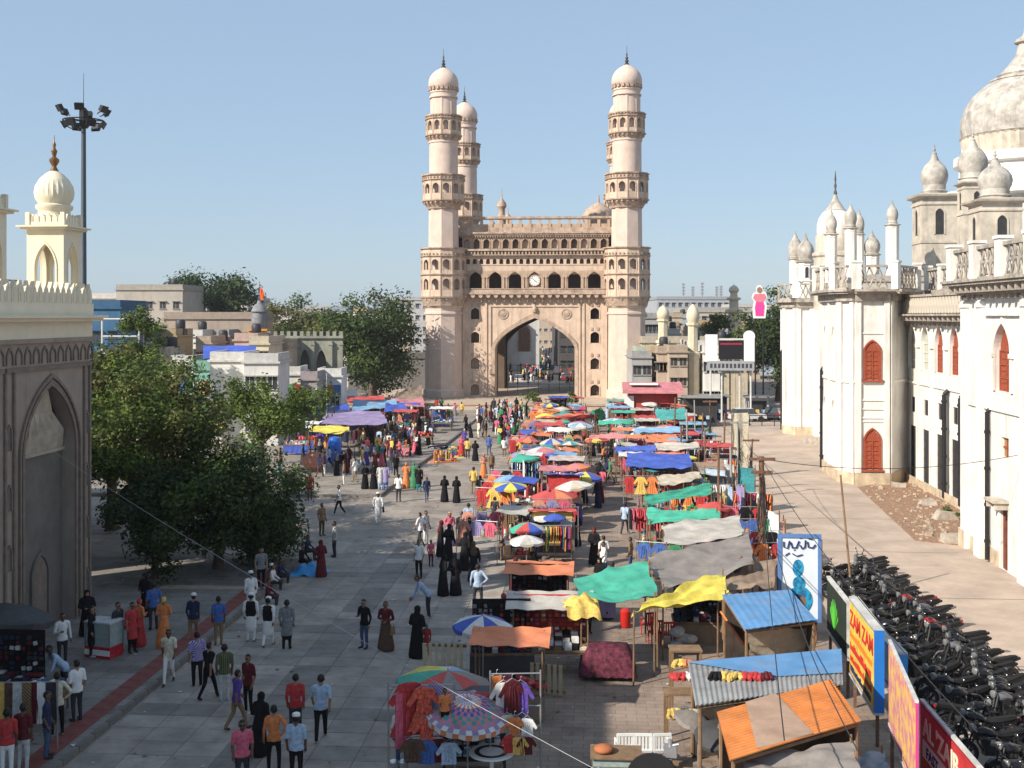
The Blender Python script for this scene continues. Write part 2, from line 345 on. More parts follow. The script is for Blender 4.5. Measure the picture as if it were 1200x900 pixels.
def ring12(mb, r, z0, z1, op, w=.62, depth=.22, n=12):
    T0 = mb.T; fw = 2 * r * sin(pi / n); ap = r * cos(pi / n)
    for k in range(n):
        mb.T = T0 @ RZ(2 * pi * (k + .5) / n) @ Matrix.Translation((0, -ap, 0))
        mb.archwall(-fw / 2, fw / 2, z0, z1, [(0, fw * w, *op)], depth=depth, n=5, ogee=.2)
        mb.archrim(0, fw * w, op[0], op[1], op[2], 0, .07, .05, n=5, ogee=.2)
        mb.box(-fw / 2 - .05, -fw / 2 + .05, -.06, .05, z0, z1)
    mb.T = T0
def dentil_ring(mb, r, z, h, n, t=.14, w=.16, mi=0):
    T0 = mb.T
    for k in range(n):
        mb.T = T0 @ RZ(2 * pi * k / n) @ Matrix.Translation((0, -r, z)); mb.box(-w, w, -t, t, 0, h, mi)
    mb.T = T0
def make_minaret():
    mb = MB(); o8 = pi / 8 - pi / 8
    A8 = pi / 2
    mb.lathe([(2.75, -.2), (2.75, .9), (2.58, 1.05), (2.5, 1.15), (2.44, 11.0), (2.6, 11.1), (2.6, 11.35), (2.46, 11.45), (2.46, 11.9), (2.62, 12.0), (2.75, 12.3), (2.8, 12.3)], 8, ph=A8)
    mb.lathe([(2.1, 13.2), (2.05, 19.9), (2.0, 25.2), (2.15, 25.25), (2.2, 25.4)], 8, ph=A8)
    mb.lathe([(1.98, 25.3), (1.94, 34.0), (2.06, 34.1), (2.06, 34.3), (1.98, 34.4), (1.98, 34.7)], 12, ph=A8)
    mb.lathe([(1.8, 34.6), (1.74, 40.0)], 16)
    sh = mb.build('minaret', m_cm2, cm, 35)
    def bal(z0, r0, r1, zb, bands, ztop):
        b = MB()
        k = 5
        b.lathe([(r0, z0)] + [(r0 + (r1 - r0) * (i / k) ** 1.4, z0 + (zb - z0) * i / k) for i in range(1, k + 1)] + [(r1 + .12, zb), (r1 + .14, zb + .18), (r1, zb + .2)], 12, ph=0, mi=1)
        dentil_ring(b, r1 * .93, zb - .3, .3, 24, .12, .12, 1)
        prev = zb + .2
        for (bz0, bz1, op) in bands:
            ring12(b, r1 - .08, prev, bz1, op)
            b.lathe([(r1 - .1, bz1), (r1 + .12, bz1 + .04), (r1 + .14, bz1 + .16), (r1 - .02, bz1 + .22), (r1 - .1, bz1 + .22)], 12, ph=0, mi=1)
            prev = bz1 + .22
        if ztop - prev > .25:
            b.lathe([(r1 - .08, prev), (r1 - .08, ztop - .2)], 12, cap=False)
            dentil_ring(b, r1 - .02, prev + .05, .22, 36, .07, .09, 1)
            b.lathe([(r1 - .06, ztop - .22), (r1 + .16, ztop - .18), (r1 + .16, ztop - .02), (r1 - .3, ztop), (r1 - .3, ztop - .1)], 12, mi=1)
        return b.build('balcony', [m_cm, m_cmd], sh)
    bal(12.2, 2.75, 3.08, 13.3, [(13.5, 16.3, (14.35, 15.35, 15.85)), (16.5, 18.75, (17.0, 17.95, 18.4))], 20.0)
    bal(25.2, 2.15, 2.86, 26.2, [(26.4, 28.95, (27.2, 28.1, 28.55))], 29.8)
    bal(34.2, 2.0, 2.42, 35.0, [(35.2, 37.2, (35.7, 36.6, 37.0))], 37.8)
    d = MB()
    T0 = d.T; n = 8; r = 1.8; fw = 2 * r * sin(pi / n); ap = r * cos(pi / n)
    for k in range(n):
        d.T = RZ(2 * pi * (k + .5) / n) @ Matrix.Translation((0, -ap, 0))
        d.archwall(-fw / 2, fw / 2, 37.6, 40.1, [(0, .5, 38.2, 39.1, 39.5)], depth=.3, n=4)
        d.quad((-.25, .3, 38.2), (.25, .3, 38.2), (.25, .3, 39.5), (-.25, .3, 39.5), 2)
    d.T = T0
    d.lathe([(1.75, 40.1), (1.95, 40.15), (1.95, 40.35), (1.78, 40.4), (1.78, 40.75), (1.9, 40.85), (1.86, 41.1), (1.74, 41.2)], 16, mi=0)
    dentil_ring(d, 1.92, 41.15, .5, 20, .13, .2, 1)
    d.lathe([(1.7, 41.2), (1.95, 41.55), (2.04, 42.0), (2.0, 42.5), (1.84, 43.0), (1.55, 43.45), (1.15, 43.82), (.7, 44.1), (.3, 44.3), (.16, 44.5)], 24)
    d.build('dome', [m_cm2, m_cmd, m_in], sh, 30)
    f = MB(); f.lathe([(.3, 44.3), (.34, 44.45), (.14, 44.6), (.26, 44.8), (.26, 44.9), (.1, 45.0), (.2, 45.2), (.2, 45.3), (.07, 45.45), (.12, 45.75), (.04, 46.0), (.02, 46.9)], 10)
    f.build('finial', m_fin, sh, 40)
    return sh
mn = make_minaret()
h = CS / 2
mn.location = (-h, -h, 0)
for (x, y) in ((h, -h), (h, h), (-h, h)):
    c = copy_tree(mn, cm); c.location = (x, y, 0)

def make_facade():
    D = 3.2
    w = MB()
    w.archwall(-6.7, 6.7, -.2, 13.4, [(0, 10.7, -.2, 6.4, 10.6)], depth=D, n=14, ogee=.42, mr=0)
    for sg in (-1, 1):
        x0, x1 = (sg * 6.7, sg * 9.4) if sg > 0 else (-9.4, -6.7)
        zs = [-.2, 2.6, 6.2, 9.6, 13.4]
        for i, c in enumerate((.95, 4.5, 8.0, 11.2)):
            w.archwall(x0, x1, zs[i], zs[i + 1], [(sg * 8.05, 1.15, c - .75, c + .3, c + .75)], depth=.6, n=6)
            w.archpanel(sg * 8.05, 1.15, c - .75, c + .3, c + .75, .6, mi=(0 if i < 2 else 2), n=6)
            w.archrim(sg * 8.05, 1.15, c - .75, c + .3, c + .75, 0, .14, .07, n=6)
            for t in (-1, 1):                                     # small paired ornaments over each window
                w.cbox((sg * 8.05 + t * .42, -.05, c + 1.15), (.26, .14, .38), 1)
        a, b = (9.4, 12.3) if sg > 0 else (-12.3, -9.4)
        w.quad((a, 0, -.2), (b, 0, -.2), (b, 0, 13.4), (a, 0, 13.4))
    for x in (-9.55, -6.55, -6.0, 6.0, 6.55, 9.55):                # vertical mouldings
        w.box(x - .13, x + .13, -.16, .02, -.2, 12.6)
    w.box(-6.0, 6.0, -.14, .02, 12.1, 12.35)
    w.archrim(0, 10.7, -.2, 6.4, 10.6, 0, .5, .22, n=14, ogee=.42, mi=1)
    w.lathe([(.02, 0), (.3, .3), (.36, .7), (.2, 1.1), (.03, 1.6)], 10, c=(0, -.12, 11.1), mi=1)
    # upper solid wall bands
    w.archwall(-12.3, 12.3, 13.4, 14.3, [])
    w.archwall(-12.3, 12.3, 16.95, 17.7, [], y=.05)
    k = 21; sp = .9
    w.archwall(-12.3, 12.3, 17.7, 18.75, [((i - (k - 1) / 2) * sp, .52, 17.85, 18.3, 18.6) for i in range(k)], y=-.02, depth=.45, n=3)
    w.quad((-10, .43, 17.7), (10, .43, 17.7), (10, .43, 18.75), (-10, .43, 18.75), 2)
    w.archwall(-12.3, 12.3, 18.75, 19.75, [], y=.0)
    fa = w.build('facade', [m_cm, m_cmd, m_in], cm)
    # cornices
    c = MB()
    c.vprism([(-12.3, 13.75), (12.3, 13.75), (12.3, 14.0), (-12.3, 14.0)], -1.15, .02)
    c.box(-12.3, 12.3, -1.05, -.85, 14.0, 14.45); c.box(-12.3, 12.3, -1.12, -.8, 14.452, 14.56)
    c.box(-12.3, 12.3, -.5, .02, 19.0, 19.12); c.box(-12.3, 12.3, -.62, .02, 19.6, 19.85)
    for i in range(44): c.box(-10 + i * .46, -10 + i * .46 + .22, -.48, -.02, 19.14, 19.55)
    c.build('cornice', m_cmd, fa)
    b = MB()
    b.vprism([(-.3, 13.74), (-.3, 13.45), (-.16, 13.2), (-.09, 12.75), (.09, 12.75), (.16, 13.2), (.3, 13.45), (.3, 13.74)], -.42, .0)
    b.vprism([(-.28, 13.74), (-.28, 13.5), (-.12, 13.3), (.12, 13.3), (.28, 13.5), (.28, 13.74)], -1.05, -.42)
    bme = b.mesh('bracket', m_cmd)
    for i in range(19): link('bracket', bme, fa, ((i - 9) * 1.03, 0, 0))
    for x in (-4.25, 4.25):
        r = MB(Matrix.Translation((x, 0, 11.15)) @ Matrix.Rotation(pi / 2, 4, 'X'))
        r.lathe([(.72, -.05), (.72, .08), (.6, .1), (.55, .05), (.42, .05), (.4, .12), (.2, .14), (.05, .2)], 20); r.build('medallion', m_cmd, fa, 30)
    # gallery of arches with the clock in the middle bay
    for i in range(7):
        x = (i - 3) * 2.66
        ab = MB()
        if i == 3:
            ab.archwall(-1.33, 1.33, 14.3, 16.95, [(0, 1.7, 14.75, 15.9, 16.75)], depth=.35, n=8)
            ab.archpanel(0, 1.7, 14.75, 15.9, 16.75, .35, mi=0)
        else:
            ab.archwall(-1.33, 1.33, 14.3, 16.95, [(0, 1.72, 14.5, 15.9, 16.8)], depth=.7, n=8)
        ab.archrim(0, 1.72, 14.5, 15.9, 16.8, 0, .16, .08, n=8)
        for sg in (-1, 1):
            ab.box(sg * 1.13 - .1, sg * 1.13 + .1, -.14, 0, 14.3, 16.0); ab.box(sg * 1.13 - .17, sg * 1.13 + .17, -.2, 0, 16.0, 16.2)
        ab.build('arch_bay', [m_cm3], fa, None, (x, 0, 0))
    for sg in (-1, 1):
        ab = MB(); a, b_ = (9.31, 12.3) if sg > 0 else (-12.3, -9.31)
        ab.archwall(a, b_, 14.3, 16.95, []); ab.build('arch_bay', [m_cm3], fa)
    ck = MB(Matrix.Translation((0, .1, 15.62)) @ Matrix.Rotation(pi / 2, 4, 'X')); ck.lathe([(.78, -.2), (.78, .08), (.7, .12), (.7, .06), (.02, .06)], 28, mi=1)
    ck.lathe([(.68, .0), (.68, .075), (.01, .076)], 28, mi=0)
    T0 = ck.T
    for q in range(12):
        ck.T = T0 @ RZ(2 * pi * q / 12); ck.box(-.025, .025, .5, .63, .07, .09, 2)
    ck.T = T0 @ RZ(.9); ck.box(-.03, .03, -.08, .55, .08, .1, 2); ck.T = T0 @ RZ(-2.2); ck.box(-.04, .04, -.06, .38, .085, .105, 2)
    ck.build('clock', [m_wht, m_cmd, m_blk], fa)
    # set-back storey with niches, cornice, pierced parapet
    for i in range(15):
        x = (i - 7) * 1.32; ab = MB()
        ab.archwall(-.66, .66, 19.6, 21.75, [(0, .84, 20.0, 20.85, 21.3)], y=.9, depth=.5, n=5)
        ab.archpanel(0, .84, 20.0, 20.85, 21.3, 1.4, mi=1, n=5); ab.archrim(0, .84, 20.0, 20.85, 21.3, .9, .1, .05, n=5)
        ab.build('niche', [m_cm3, m_in if i % 3 else m_cmd], fa, None, (x, 0, 0))
    u = MB(); u.box(-10.3, 10.3, .55, 1.6, 21.75, 21.98); u.box(-10.3, 10.3, .4, 1.6, 21.98, 22.2)
    for i in range(60): u.box(-10.2 + i * .34, -10.05 + i * .34, .62, .9, 21.5, 21.74)
    u.archwall(-10.3, 10.3, 22.2, 22.75, [], y=.85); u.box(-10.3, 10.3, .85, 1.15, 22.75, 22.85, 1)
    for i in range(16): u.box((i - 7.5) * 1.32 - .2, (i - 7.5) * 1.32 + .2, .85, 1.12, 22.85, 23.9, 1)
    u.box(-10.3, 10.3, .8, 1.18, 23.9, 24.02, 1); u.box(-10.3, 10.3, .7, 1.25, 24.02, 24.3); u.box(-10.2, 10.2, .95, 1.05, 22.86, 23.3, 1)
    u.build('parapet', [m_cmd, m_cm3], fa)
    return fa
fa = make_facade(); fa.location = (0, -h + .2, 0)
for k in (1, 2, 3):
    c = copy_tree(fa, cm); a = k * pi / 2
    c.rotation_euler = (0, 0, a); c.location = (RZ(a) @ Vector((0, -h + .2, 0)))
mb = MB()
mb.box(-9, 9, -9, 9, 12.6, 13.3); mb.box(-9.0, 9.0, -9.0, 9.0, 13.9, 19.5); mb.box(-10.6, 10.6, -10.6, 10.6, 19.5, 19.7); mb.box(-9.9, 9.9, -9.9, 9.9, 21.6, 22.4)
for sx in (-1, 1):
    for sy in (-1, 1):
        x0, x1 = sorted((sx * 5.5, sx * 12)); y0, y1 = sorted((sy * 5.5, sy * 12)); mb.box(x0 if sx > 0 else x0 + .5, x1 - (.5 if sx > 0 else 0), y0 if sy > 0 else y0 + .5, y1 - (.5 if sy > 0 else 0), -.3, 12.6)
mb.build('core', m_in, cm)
# small roof mosque: turrets and a fluted dome
for (x, y, z, s) in ((-6.2, 9.2, 22.4, 1.25), (-5.2, 8.6, 22.4, .8), (-7.6, 9.4, 22.4, .6)):
    t = MB(); t.lathe([(.5 * s, 0), (.5 * s, 2.6 * s), (.75 * s, 2.7 * s), (.75 * s, 3.0 * s), (.4 * s, 3.1 * s), (.4 * s, 3.9 * s), (.6 * s, 4.2 * s), (.55 * s, 4.6 * s), (.1 * s, 5.2 * s), (.04, 6.4 * s)], 12)
    t.build('roof_turret', m_cmd, cm, 35, (x, y, z))
t = MB(); t.lathe([(2.3, 0), (2.3, 2.2), (2.7, 2.3), (2.7, 2.6), (2.1, 2.7), (2.1, 3.3), (2.45, 3.9), (2.4, 4.6), (1.9, 5.4), (1.0, 6.1), (.2, 6.5), (.1, 7.6)], 32, flute=.06, nf=16)
t.build('roof_dome', m_cmd, cm, 50, (8.6, 7.5, 21.5))

# terrace the monument stands on
tr = MB(FR(cmC, -ST)); tr.box(-24, 22, -h - 14.2, h + 14, -1.2, -.02)
terr = struct(tr.build('monument_terrace', M('terrace_stone', (.44, .35, .27), var=.2, scale=.6, streak=.3)))
tr = MB(FR(cmC, -ST)); tr.box(-24.05, 22.05, -h - 14.3, -h - 13.9, -.02, .22)
tr.build('coping', M('coping_stone', (.42, .3, .22), var=.2), terr)
# ------------------------------------------------------------------ the left gate
m_gst = M('gate_stone', (.31, .25, .205), var=.16, scale=1.1, bump=.25, streak=.5, stain=(.13, .1, .08))
m_gcr = M('gate_cream_paint', (.72, .645, .49), var=.06, scale=1.2, streak=.3, stain=(.5, .43, .3))
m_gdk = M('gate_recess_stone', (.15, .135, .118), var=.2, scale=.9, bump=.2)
m_gold = M('brown_brass', (.22, .12, .05), rough=.4, metal=.7)
m_ggr = M('gate_carved_stone', (.2, .155, .125), var=.25, scale=3, bump=.3)
GX = -19.4
def bulb(r, h, z=0, lip=.78):           # onion dome profile
    return [(r * lip, z), (r * .97, z + h * .16), (r * 1.03, z + h * .33), (r * .97, z + h * .52), (r * .76, z + h * .72), (r * .45, z + h * .88), (r * .18, z + h * .97), (r * .1, z + h)]
def finial_prof(r, h, z=0):
    return [(r, z), (r * .45, z + h * .12), (r * 1.1, z + h * .26), (r * 1.1, z + h * .32), (r * .35, z + h * .4), (r * .7, z + h * .55), (r * .25, z + h * .64), (r * .4, z + h * .74), (r * .12, z + h * .82), (.008, z + h)]

gate = empty('gateway_building', S(GX, 42.1), pi / 2 - ST, 'grey stone gateway building with a tall pointed arch niche and cream crenellated parapet', 'gateway')
L0 = -4.7 - 1.8
b = MB()                                # local x: along the street, + away from the camera; 0 = far corner
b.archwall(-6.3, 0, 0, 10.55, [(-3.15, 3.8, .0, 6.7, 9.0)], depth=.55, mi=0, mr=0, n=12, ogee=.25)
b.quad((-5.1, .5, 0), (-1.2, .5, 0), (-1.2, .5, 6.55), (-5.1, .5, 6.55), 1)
for i in range(6):                      # ribbed half vault above the back wall
    x0, x1 = -5.1 + i * .65, -5.1 + (i + 1) * .65; xm = (x0 + x1) / 2
    b.add([(x0, .5, 6.55), (x1, .5, 6.55), (xm, .3, 7.3), (-3.15 + (x0 + 3.15) * .5, .42, 8.0), (-3.15 + (x1 + 3.15) * .5, .42, 8.0), (-3.15, .12, 9.0)],
          [(0, 1, 2), (0, 2, 3), (1, 4, 2), (3, 2, 4), (3, 4, 5)], 2)
b.box(-5.05, -1.25, .4, .52, 6.5, 6.62, 2)
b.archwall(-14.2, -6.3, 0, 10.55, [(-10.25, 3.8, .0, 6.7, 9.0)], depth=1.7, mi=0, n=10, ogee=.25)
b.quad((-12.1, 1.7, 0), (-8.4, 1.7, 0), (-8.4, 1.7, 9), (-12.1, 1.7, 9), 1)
b.archwall(-40, -14.2, 0, 10.55, [])
b.box(-50, -14.4, .3, 9, 10.4, 17.5)
b.add([(0, 0, 0), (0, 9, 0), (0, 9, 10.55), (0, 0, 10.55)], [(0, 1, 2, 3)], 0)
b.box(-40, -.02, 9.0, 9.3, 0, 10.5)
b.box(.5, 20, 10, 26, 0, 10.4)  # unseen rear block, added to shade the ground beyond the gate
gw = b.build('wall', [m_gst, m_gdk, M('gate_vault_plaster', (.4, .345, .27), var=.25, scale=2, bump=.4)], gate)
r = MB()
for cx, w in ((-3.15, 3.8), (-10.25, 3.8)):
    r.archrim(cx, w, 0, 6.7, 9.0, 0, .14, .06, n=12, ogee=.25); r.archrim(cx, w + .55, 0, 6.7, 9.3, 0, .1, .09, n=12, ogee=.25)
for x in (-6.32, -5.75, -.55, -.1): r.box(x - .06, x + .06, -.08, 0, 0, 9.6)
r.box(-6.3, 0, -.1, 0, 9.6, 9.75); r.box(-14.2, -6.45, -.1, 0, 9.6, 9.75)
for i in range(24): r.archrim(-13.8 + i * .6, .34, 9.83, 10.1, 10.35, 0, .06, .05, n=4)
r.build('carved_moulding', m_ggr, gw)
for k, (x, z) in enumerate([(-.32, 1.0), (-.32, 3.0), (-.32, 5.0), (-.32, 7.0), (-6.03, 1.0), (-6.03, 3.0), (-6.03, 5.0), (-6.03, 7.0)]):
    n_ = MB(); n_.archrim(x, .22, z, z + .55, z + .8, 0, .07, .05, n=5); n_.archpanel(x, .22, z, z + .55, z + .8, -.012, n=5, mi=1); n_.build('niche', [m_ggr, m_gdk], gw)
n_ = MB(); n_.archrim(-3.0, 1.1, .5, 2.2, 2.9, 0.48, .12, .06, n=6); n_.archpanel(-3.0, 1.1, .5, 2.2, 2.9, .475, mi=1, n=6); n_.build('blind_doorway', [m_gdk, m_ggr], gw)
c = MB(); c.box(-40, .15, -.12, 9.4, 10.55, 10.7, 1); c.box(-40, .08, -.06, 9.4, 10.7, 11.3); c.box(-40, .35, -.38, 9.7, 11.3, 11.42); c.box(-40, .5, -.52, 9.8, 11.42, 11.52); c.box(-40, .0, .02, 9.0, 11.5, 11.6)
c.box(-40, .1, -.1, .12, 11.52, 11.95); c.box(-.12, .1, .12, 9.0, 11.52, 11.95)
cor = c.build('cornice', [m_gcr, m_gst], gate)
mer = MB(); mer.vprism([(-.19, 0), (.19, 0), (.2, .3), (.15, .5), (.05, .62), (0, .76), (-.05, .62), (-.15, .5), (-.2, .3)], -.06, .08)
mer.vprism([(-.1, .05), (.1, .05), (.09, .35), (0, .52), (-.09, .35)], -.085, -.05)
mme = mer.mesh('merlon', m_gcr)
for i in range(60): link('merlon', mme, cor, (-.15 - i * .43, 0, 11.95))
for i in range(18): link('merlon', mme, cor, (0.0, .4 + i * .43, 11.95), pi / 2)

def chhatri(parent, loc, rz, w, h, mats, dome_r, dome_h, fin_h, flute=.06, name='pavilion', eave=.28, finmat=None):
    """square pavilion with an arch in each side, eave, parapet, fluted bulb and finial"""
    T = FR(loc, rz); b = MB(T); hw = w / 2
    b.box(-hw - .08, hw + .08, -hw - .08, hw + .08, 0, .28)
    for k in range(4):
        b.T = T @ RZ(k * pi / 2) @ Matrix.Translation((0, -hw, 0))
        b.archwall(-hw, hw, .28, h, [(0, w * .56, .42, h * .55, h * .82)], depth=.2, n=8, ogee=.3)
        b.archrim(0, w * .56, .42, h * .55, h * .82, 0, .06, .035, n=8, ogee=.3)
        b.T = T @ RZ(k * pi / 2 + pi) @ Matrix.Translation((0, hw - .2, 0))
        b.archwall(-hw + .2, hw - .2, .28, h, [(0, w * .56, .42, h * .55, h * .82)], depth=.001, n=8, ogee=.3)
    b.T = T
    b.box(-hw - eave * .6, hw + eave * .6, -hw - eave * .6, hw + eave * .6, h - .02, h + .06)
    b.box(-hw - eave, hw + eave, -hw - eave, hw + eave, h + .06, h + .12)
    p = h + .12
    for k in range(4):
        b.T = T @ RZ(k * pi / 2) @ Matrix.Translation((0, -hw, 0)); m_ = 6
        b.box(-hw, hw - .1, 0, .1, p, p + .14)
        for i in range(m_): b.vprism([(-hw + w * i / m_ + .02, p + .14), (-hw + w * (i + 1) / m_ - .02, p + .14), (-hw + w * (i + 1) / m_ - .03, p + .32), (-hw + w * (i + .5) / m_, p + .46), (-hw + w * i / m_ + .03, p + .32)], .01, .09)
        b.box(-hw - .04, -hw + .12, -.04, .12, p, p + .5)
    b.T = T
    o = b.build(name, mats[0], parent)
    d = MB(T); z = p
    d.lathe([(dome_r * .95, z), (dome_r * .95, z + .35), (dome_r * .85, z + .42), (dome_r * .85, z + .6), (dome_r * .98, z + .68), (dome_r * .98, z + .8), (dome_r * .8, z + .86)], 24)
    d.lathe(bulb(dome_r, dome_h, z + .84), 48, flute=flute, nf=24)
    d.build('dome', mats[-1], o, 50)
    f = MB(T); f.lathe(finial_prof(dome_r * .24, fin_h, z + .84 + dome_h * .97), 12); f.build('finial', finmat or m_gold, o, 40)
    return o
chhatri(gate, (-.95, .95, 11.58), 0, 1.42, 3.15, [m_gcr], .68, 1.32, 1.35)
chhatri(gate, (-6.55, .95, 11.58), 0, 1.5, 3.35, [m_gcr], .72, 1.3, 1.3)
v = MB(); v.box(-4.9, -3.1, 1.1, 1.2, 11.6, 11.72)
for i in range(7): v.tube([(-4.8 + i * .27, 1.15, 11.7), (-4.8 + i * .27, 1.15, 12.75)], .02)
v.tube([(-4.9, 1.15, 12.75), (-3.1, 1.15, 12.75)], .03); v.build('roof_railing', m_blk, gate)

# ------------------------------------------------------------------ the palace on the right
m_pw = M('palace_whitewash', (.70, .675, .63), var=.1, scale=.7, bump=.15, streak=.85, stain=(.42, .34, .26))
m_py = M('palace_aged_plaster', (.5, .44, .36), var=.25, scale=1.3, bump=.2, streak=.8, stain=(.2, .17, .145))
m_pc = M('palace_stained_shaded_cornice', (.36, .315, .265), var=.4, scale=2, bump=.3, streak=.9, stain=(.1, .09, .08))  # stains and eave shade together put into one darker plaster colour
m_po = M('palace_ochre_foot', (.5, .4, .28), var=.3, scale=1.5, streak=.5)
m_pg = M('palace_grey_dome', (.42, .385, .34), var=.4, scale=1.4, bump=.3, streak=.9, stain=(.12, .11, .1))
m_red = M('red_shutter', (.30, .065, .03), rough=.6, var=.2, scale=4)
m_pipe = M('black_pipe', (.018, .018, .02), rough=.45, var=.2)
m_door = M('dark_door', (.035, .035, .036), rough=.6, var=.3, scale=3)
m_glass = M('window_glass', (.06, .07, .08), rough=.12, var=.1, spec=.6)
m_sash = M('pale_sash', (.6, .58, .5), var=.1)
pal = empty('palace', S(18, 60), 0, 'long white palace building with grey onion domes, balustrades and red arched shutters', 'palace')
PT = Matrix.Translation(-S(18, 60))      # children are written in world places, then moved under the palace
def pmb(T): return MB(PT @ T)
def wall_frame(sx, sy): return FR(S(sx, sy), -pi / 2 - ST)      # faces the road; local x runs towards the camera
def shutter(T, cx, w, si, sp, ap, y, parent, mat=None, name='shutter'):
    b = pmb(T); mat = mat or m_red
    b.archpanel(cx, w * .97, si, sp, ap - .02, y, n=6); b.box(cx - .04, cx + .04, y - .06, y, si, sp)
    for z in (si + (sp - si) * .33, si + (sp - si) * .66, sp): b.box(cx - w * .47, cx + w * .47, y - .05, y, z - .035, z + .035)
    for sg in (-1, 1):
        b.box(cx + sg * w * .45 - .05, cx + sg * w * .45 + .05, y - .06, y, si, sp)
        for i in range(6):
            z = si + .1 + i * (sp - si - .2) / 6; b.box(cx + sg * w * .235 - w * .16, cx + sg * w * .235 + w * .16, y - .03, y, z, z + (sp - si) / 11)
    return b.build(name, [mat], parent)
def lattice(T, x0, x1, z0, z1, y, parent, cell=.62):
    b = pmb(T); b.box(x0, x1, y - .12, y + .12, z0, z0 + .12); b.box(x0, x1, y - .15, y + .15, z1 - .16, z1)
    n = max(1, int(round((x1 - x0) / cell))); cw = (x1 - x0) / n; za, zb = z0 + .12, z1 - .16; zc = (za + zb) / 2
    for i in range(n):
        xa, xb = x0 + i * cw, x0 + (i + 1) * cw; xc = (xa + xb) / 2
        for pp in (((xa, za), (xc, zc)), ((xc, zc), (xb, zb)), ((xa, zb), (xc, zc)), ((xc, zc), (xb, za))):
            b.tube([(pp[0][0], y, pp[0][1]), (pp[1][0], y, pp[1][1])], .055, 4)
        b.T = b.T; T0 = b.T
        b.T = T0 @ Matrix.Translation((xc, y, zc)) @ Matrix.Rotation(pi / 2, 4, 'X'); b.lathe([(.15, -.06), (.15, .06)], 8); b.T = T0
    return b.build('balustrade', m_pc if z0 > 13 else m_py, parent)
def pier(T, x, z0, z1, y, parent, w=.34):
    b = pmb(T); b.box(x - w, x + w, y - w * .8, y + w * .8, z0, z1 - .1); b.box(x - w - .06, x + w + .06, y - w * .8 - .06, y + w * .8 + .06, z1 - .1, z1 + .04); return b.build('parapet_pier', m_pw, parent)
def pipe(T, x, z0, z1, parent, y=-.16, r=.1):
    b = pmb(T); b.tube([(x, y, z0), (x, y, z1)], r, 8)
    z = z0 + .8
    while z < z1: b.lathe([(r * 1.35, 0), (r * 1.35, .14)], 8, c=(x, y, z)); z += 1.7
    b.tube([(x, y, z1), (x, y + .25, z1 + .25)], r, 8); return b.build('drain_pipe', m_pipe, parent, 50)

# near wing
TA = wall_frame(18.45, 57.9); LA = 24
a = pmb(TA)
a.archwall(0, 8.9, 7.2, 12.7, [(5.4, 2.0, 8.05, 9.9, 11.15)], depth=.25, n=8)
a.archwall(8.9, LA, 7.2, 12.7, [(11.6, 2.0, 8.05, 9.9, 11.15), (17.8, 2.0, 8.05, 9.9, 11.15)], depth=.25, n=8)
a.archwall(0, 4.5, 4.4, 7.2, []); a.archwall(4.5, LA, 4.4, 7.2, [(5.6, .95, 5.1, 6.0, 6.0), (11.6, .95, 5.1, 6.0, 6.0)], depth=.16)
a.archwall(0, 4.5, 0, 4.4, []); a.archwall(4.5, LA, 0, 4.4, [(5.5, .9, 0, 2.9, 2.9), (9.6, 1.7, 0, 3.2, 3.9), (15, 1.7, 0, 3.2, 3.9)], depth=.14, n=5)
a.add([(0, 0, 0), (0, 12, 0), (0, 12, 12.7), (0, 0, 12.7)], [(0, 1, 2, 3)]); a.box(.05, LA, 11.6, 12, 0, 12.6)
a.box(.3, LA, .6, 11.5, 12.6, 12.9)
for x in (.02, 2.3, 7.9, 14.2): a.box(x, x + .75, -.2, 0, 0, 12.4); a.box(x - .08, x + .83, -.28, 0, 0, .9); a.box(x - .05, x + .8, -.26, 0, 11.9, 12.2)
a.box(0, LA, -.1, 0, 7.12, 7.3)
a.box(3.2, 7.7, -.16, 0, 11.5, 11.66); a.box(3.2, 7.7, -.1, 0, 7.3, 7.42)
wA = a.build('near_wing', m_pw, pal)
shutter(TA, 5.4, 2.0, 8.05, 9.9, 11.15, .22, wA); shutter(TA, 11.6, 2.0, 8.05, 9.9, 11.15, .22, wA)
for x in (5.4, 11.6):
    t = pmb(TA); t.archrim(x, 2.0, 8.05, 9.9, 11.15, 0, .22, .1); 
    for sg in (-1, 1): t.box(x + sg * 1.15 - .16, x + sg * 1.15 + .16, -.16, 0, 9.6, 9.8)
    t.build('window_surround', m_pw, wA)
t = pmb(TA); t.quad((5.1, .15, 5.1), (6.1, .15, 5.1), (6.1, .15, 6), (5.1, .15, 6)); t.box(5.1, 6.1, .1, .15, 5.5, 5.58, 1); t.box(5.55, 5.62, .1, .15, 5.1, 6, 1); t.build('window', [M('ochre_board', (.3, .19, .09), var=.3), m_red], wA)
for (x, w_, z1) in ((5.5, .9, 2.9), (9.6, 1.7, 3.9)):
    t = pmb(TA); t.quad((x - w_ / 2, .12, 0), (x + w_ / 2, .12, 0), (x + w_ / 2, .12, z1), (x - w_ / 2, .12, z1)); t.box(x - .03, x + .03, .07, .12, 0, z1 - .6)
    for q in (.25, .75): t.box(x - w_ / 2 + w_ * q - .14, x - w_ / 2 + w_ * q + .14, .09, .12, .4, z1 * .6)
    t.build('door', M('brown_door', (.16, .05, .03), var=.3), wA)
t = pmb(TA); t.box(4.85, 6.15, -.7, 0, 3.1, 3.22); t.vprism([(4.95, 2.8), (5.05, 2.8), (5.05, 3.1), (4.95, 3.1)], -.6, 0); t.vprism([(5.95, 2.8), (6.05, 2.8), (6.05, 3.1), (5.95, 3.1)], -.6, 0); t.build('door_canopy', m_py, wA)
pipe(TA, 3.75, .1, 7.0, wA)
t = pmb(TA)
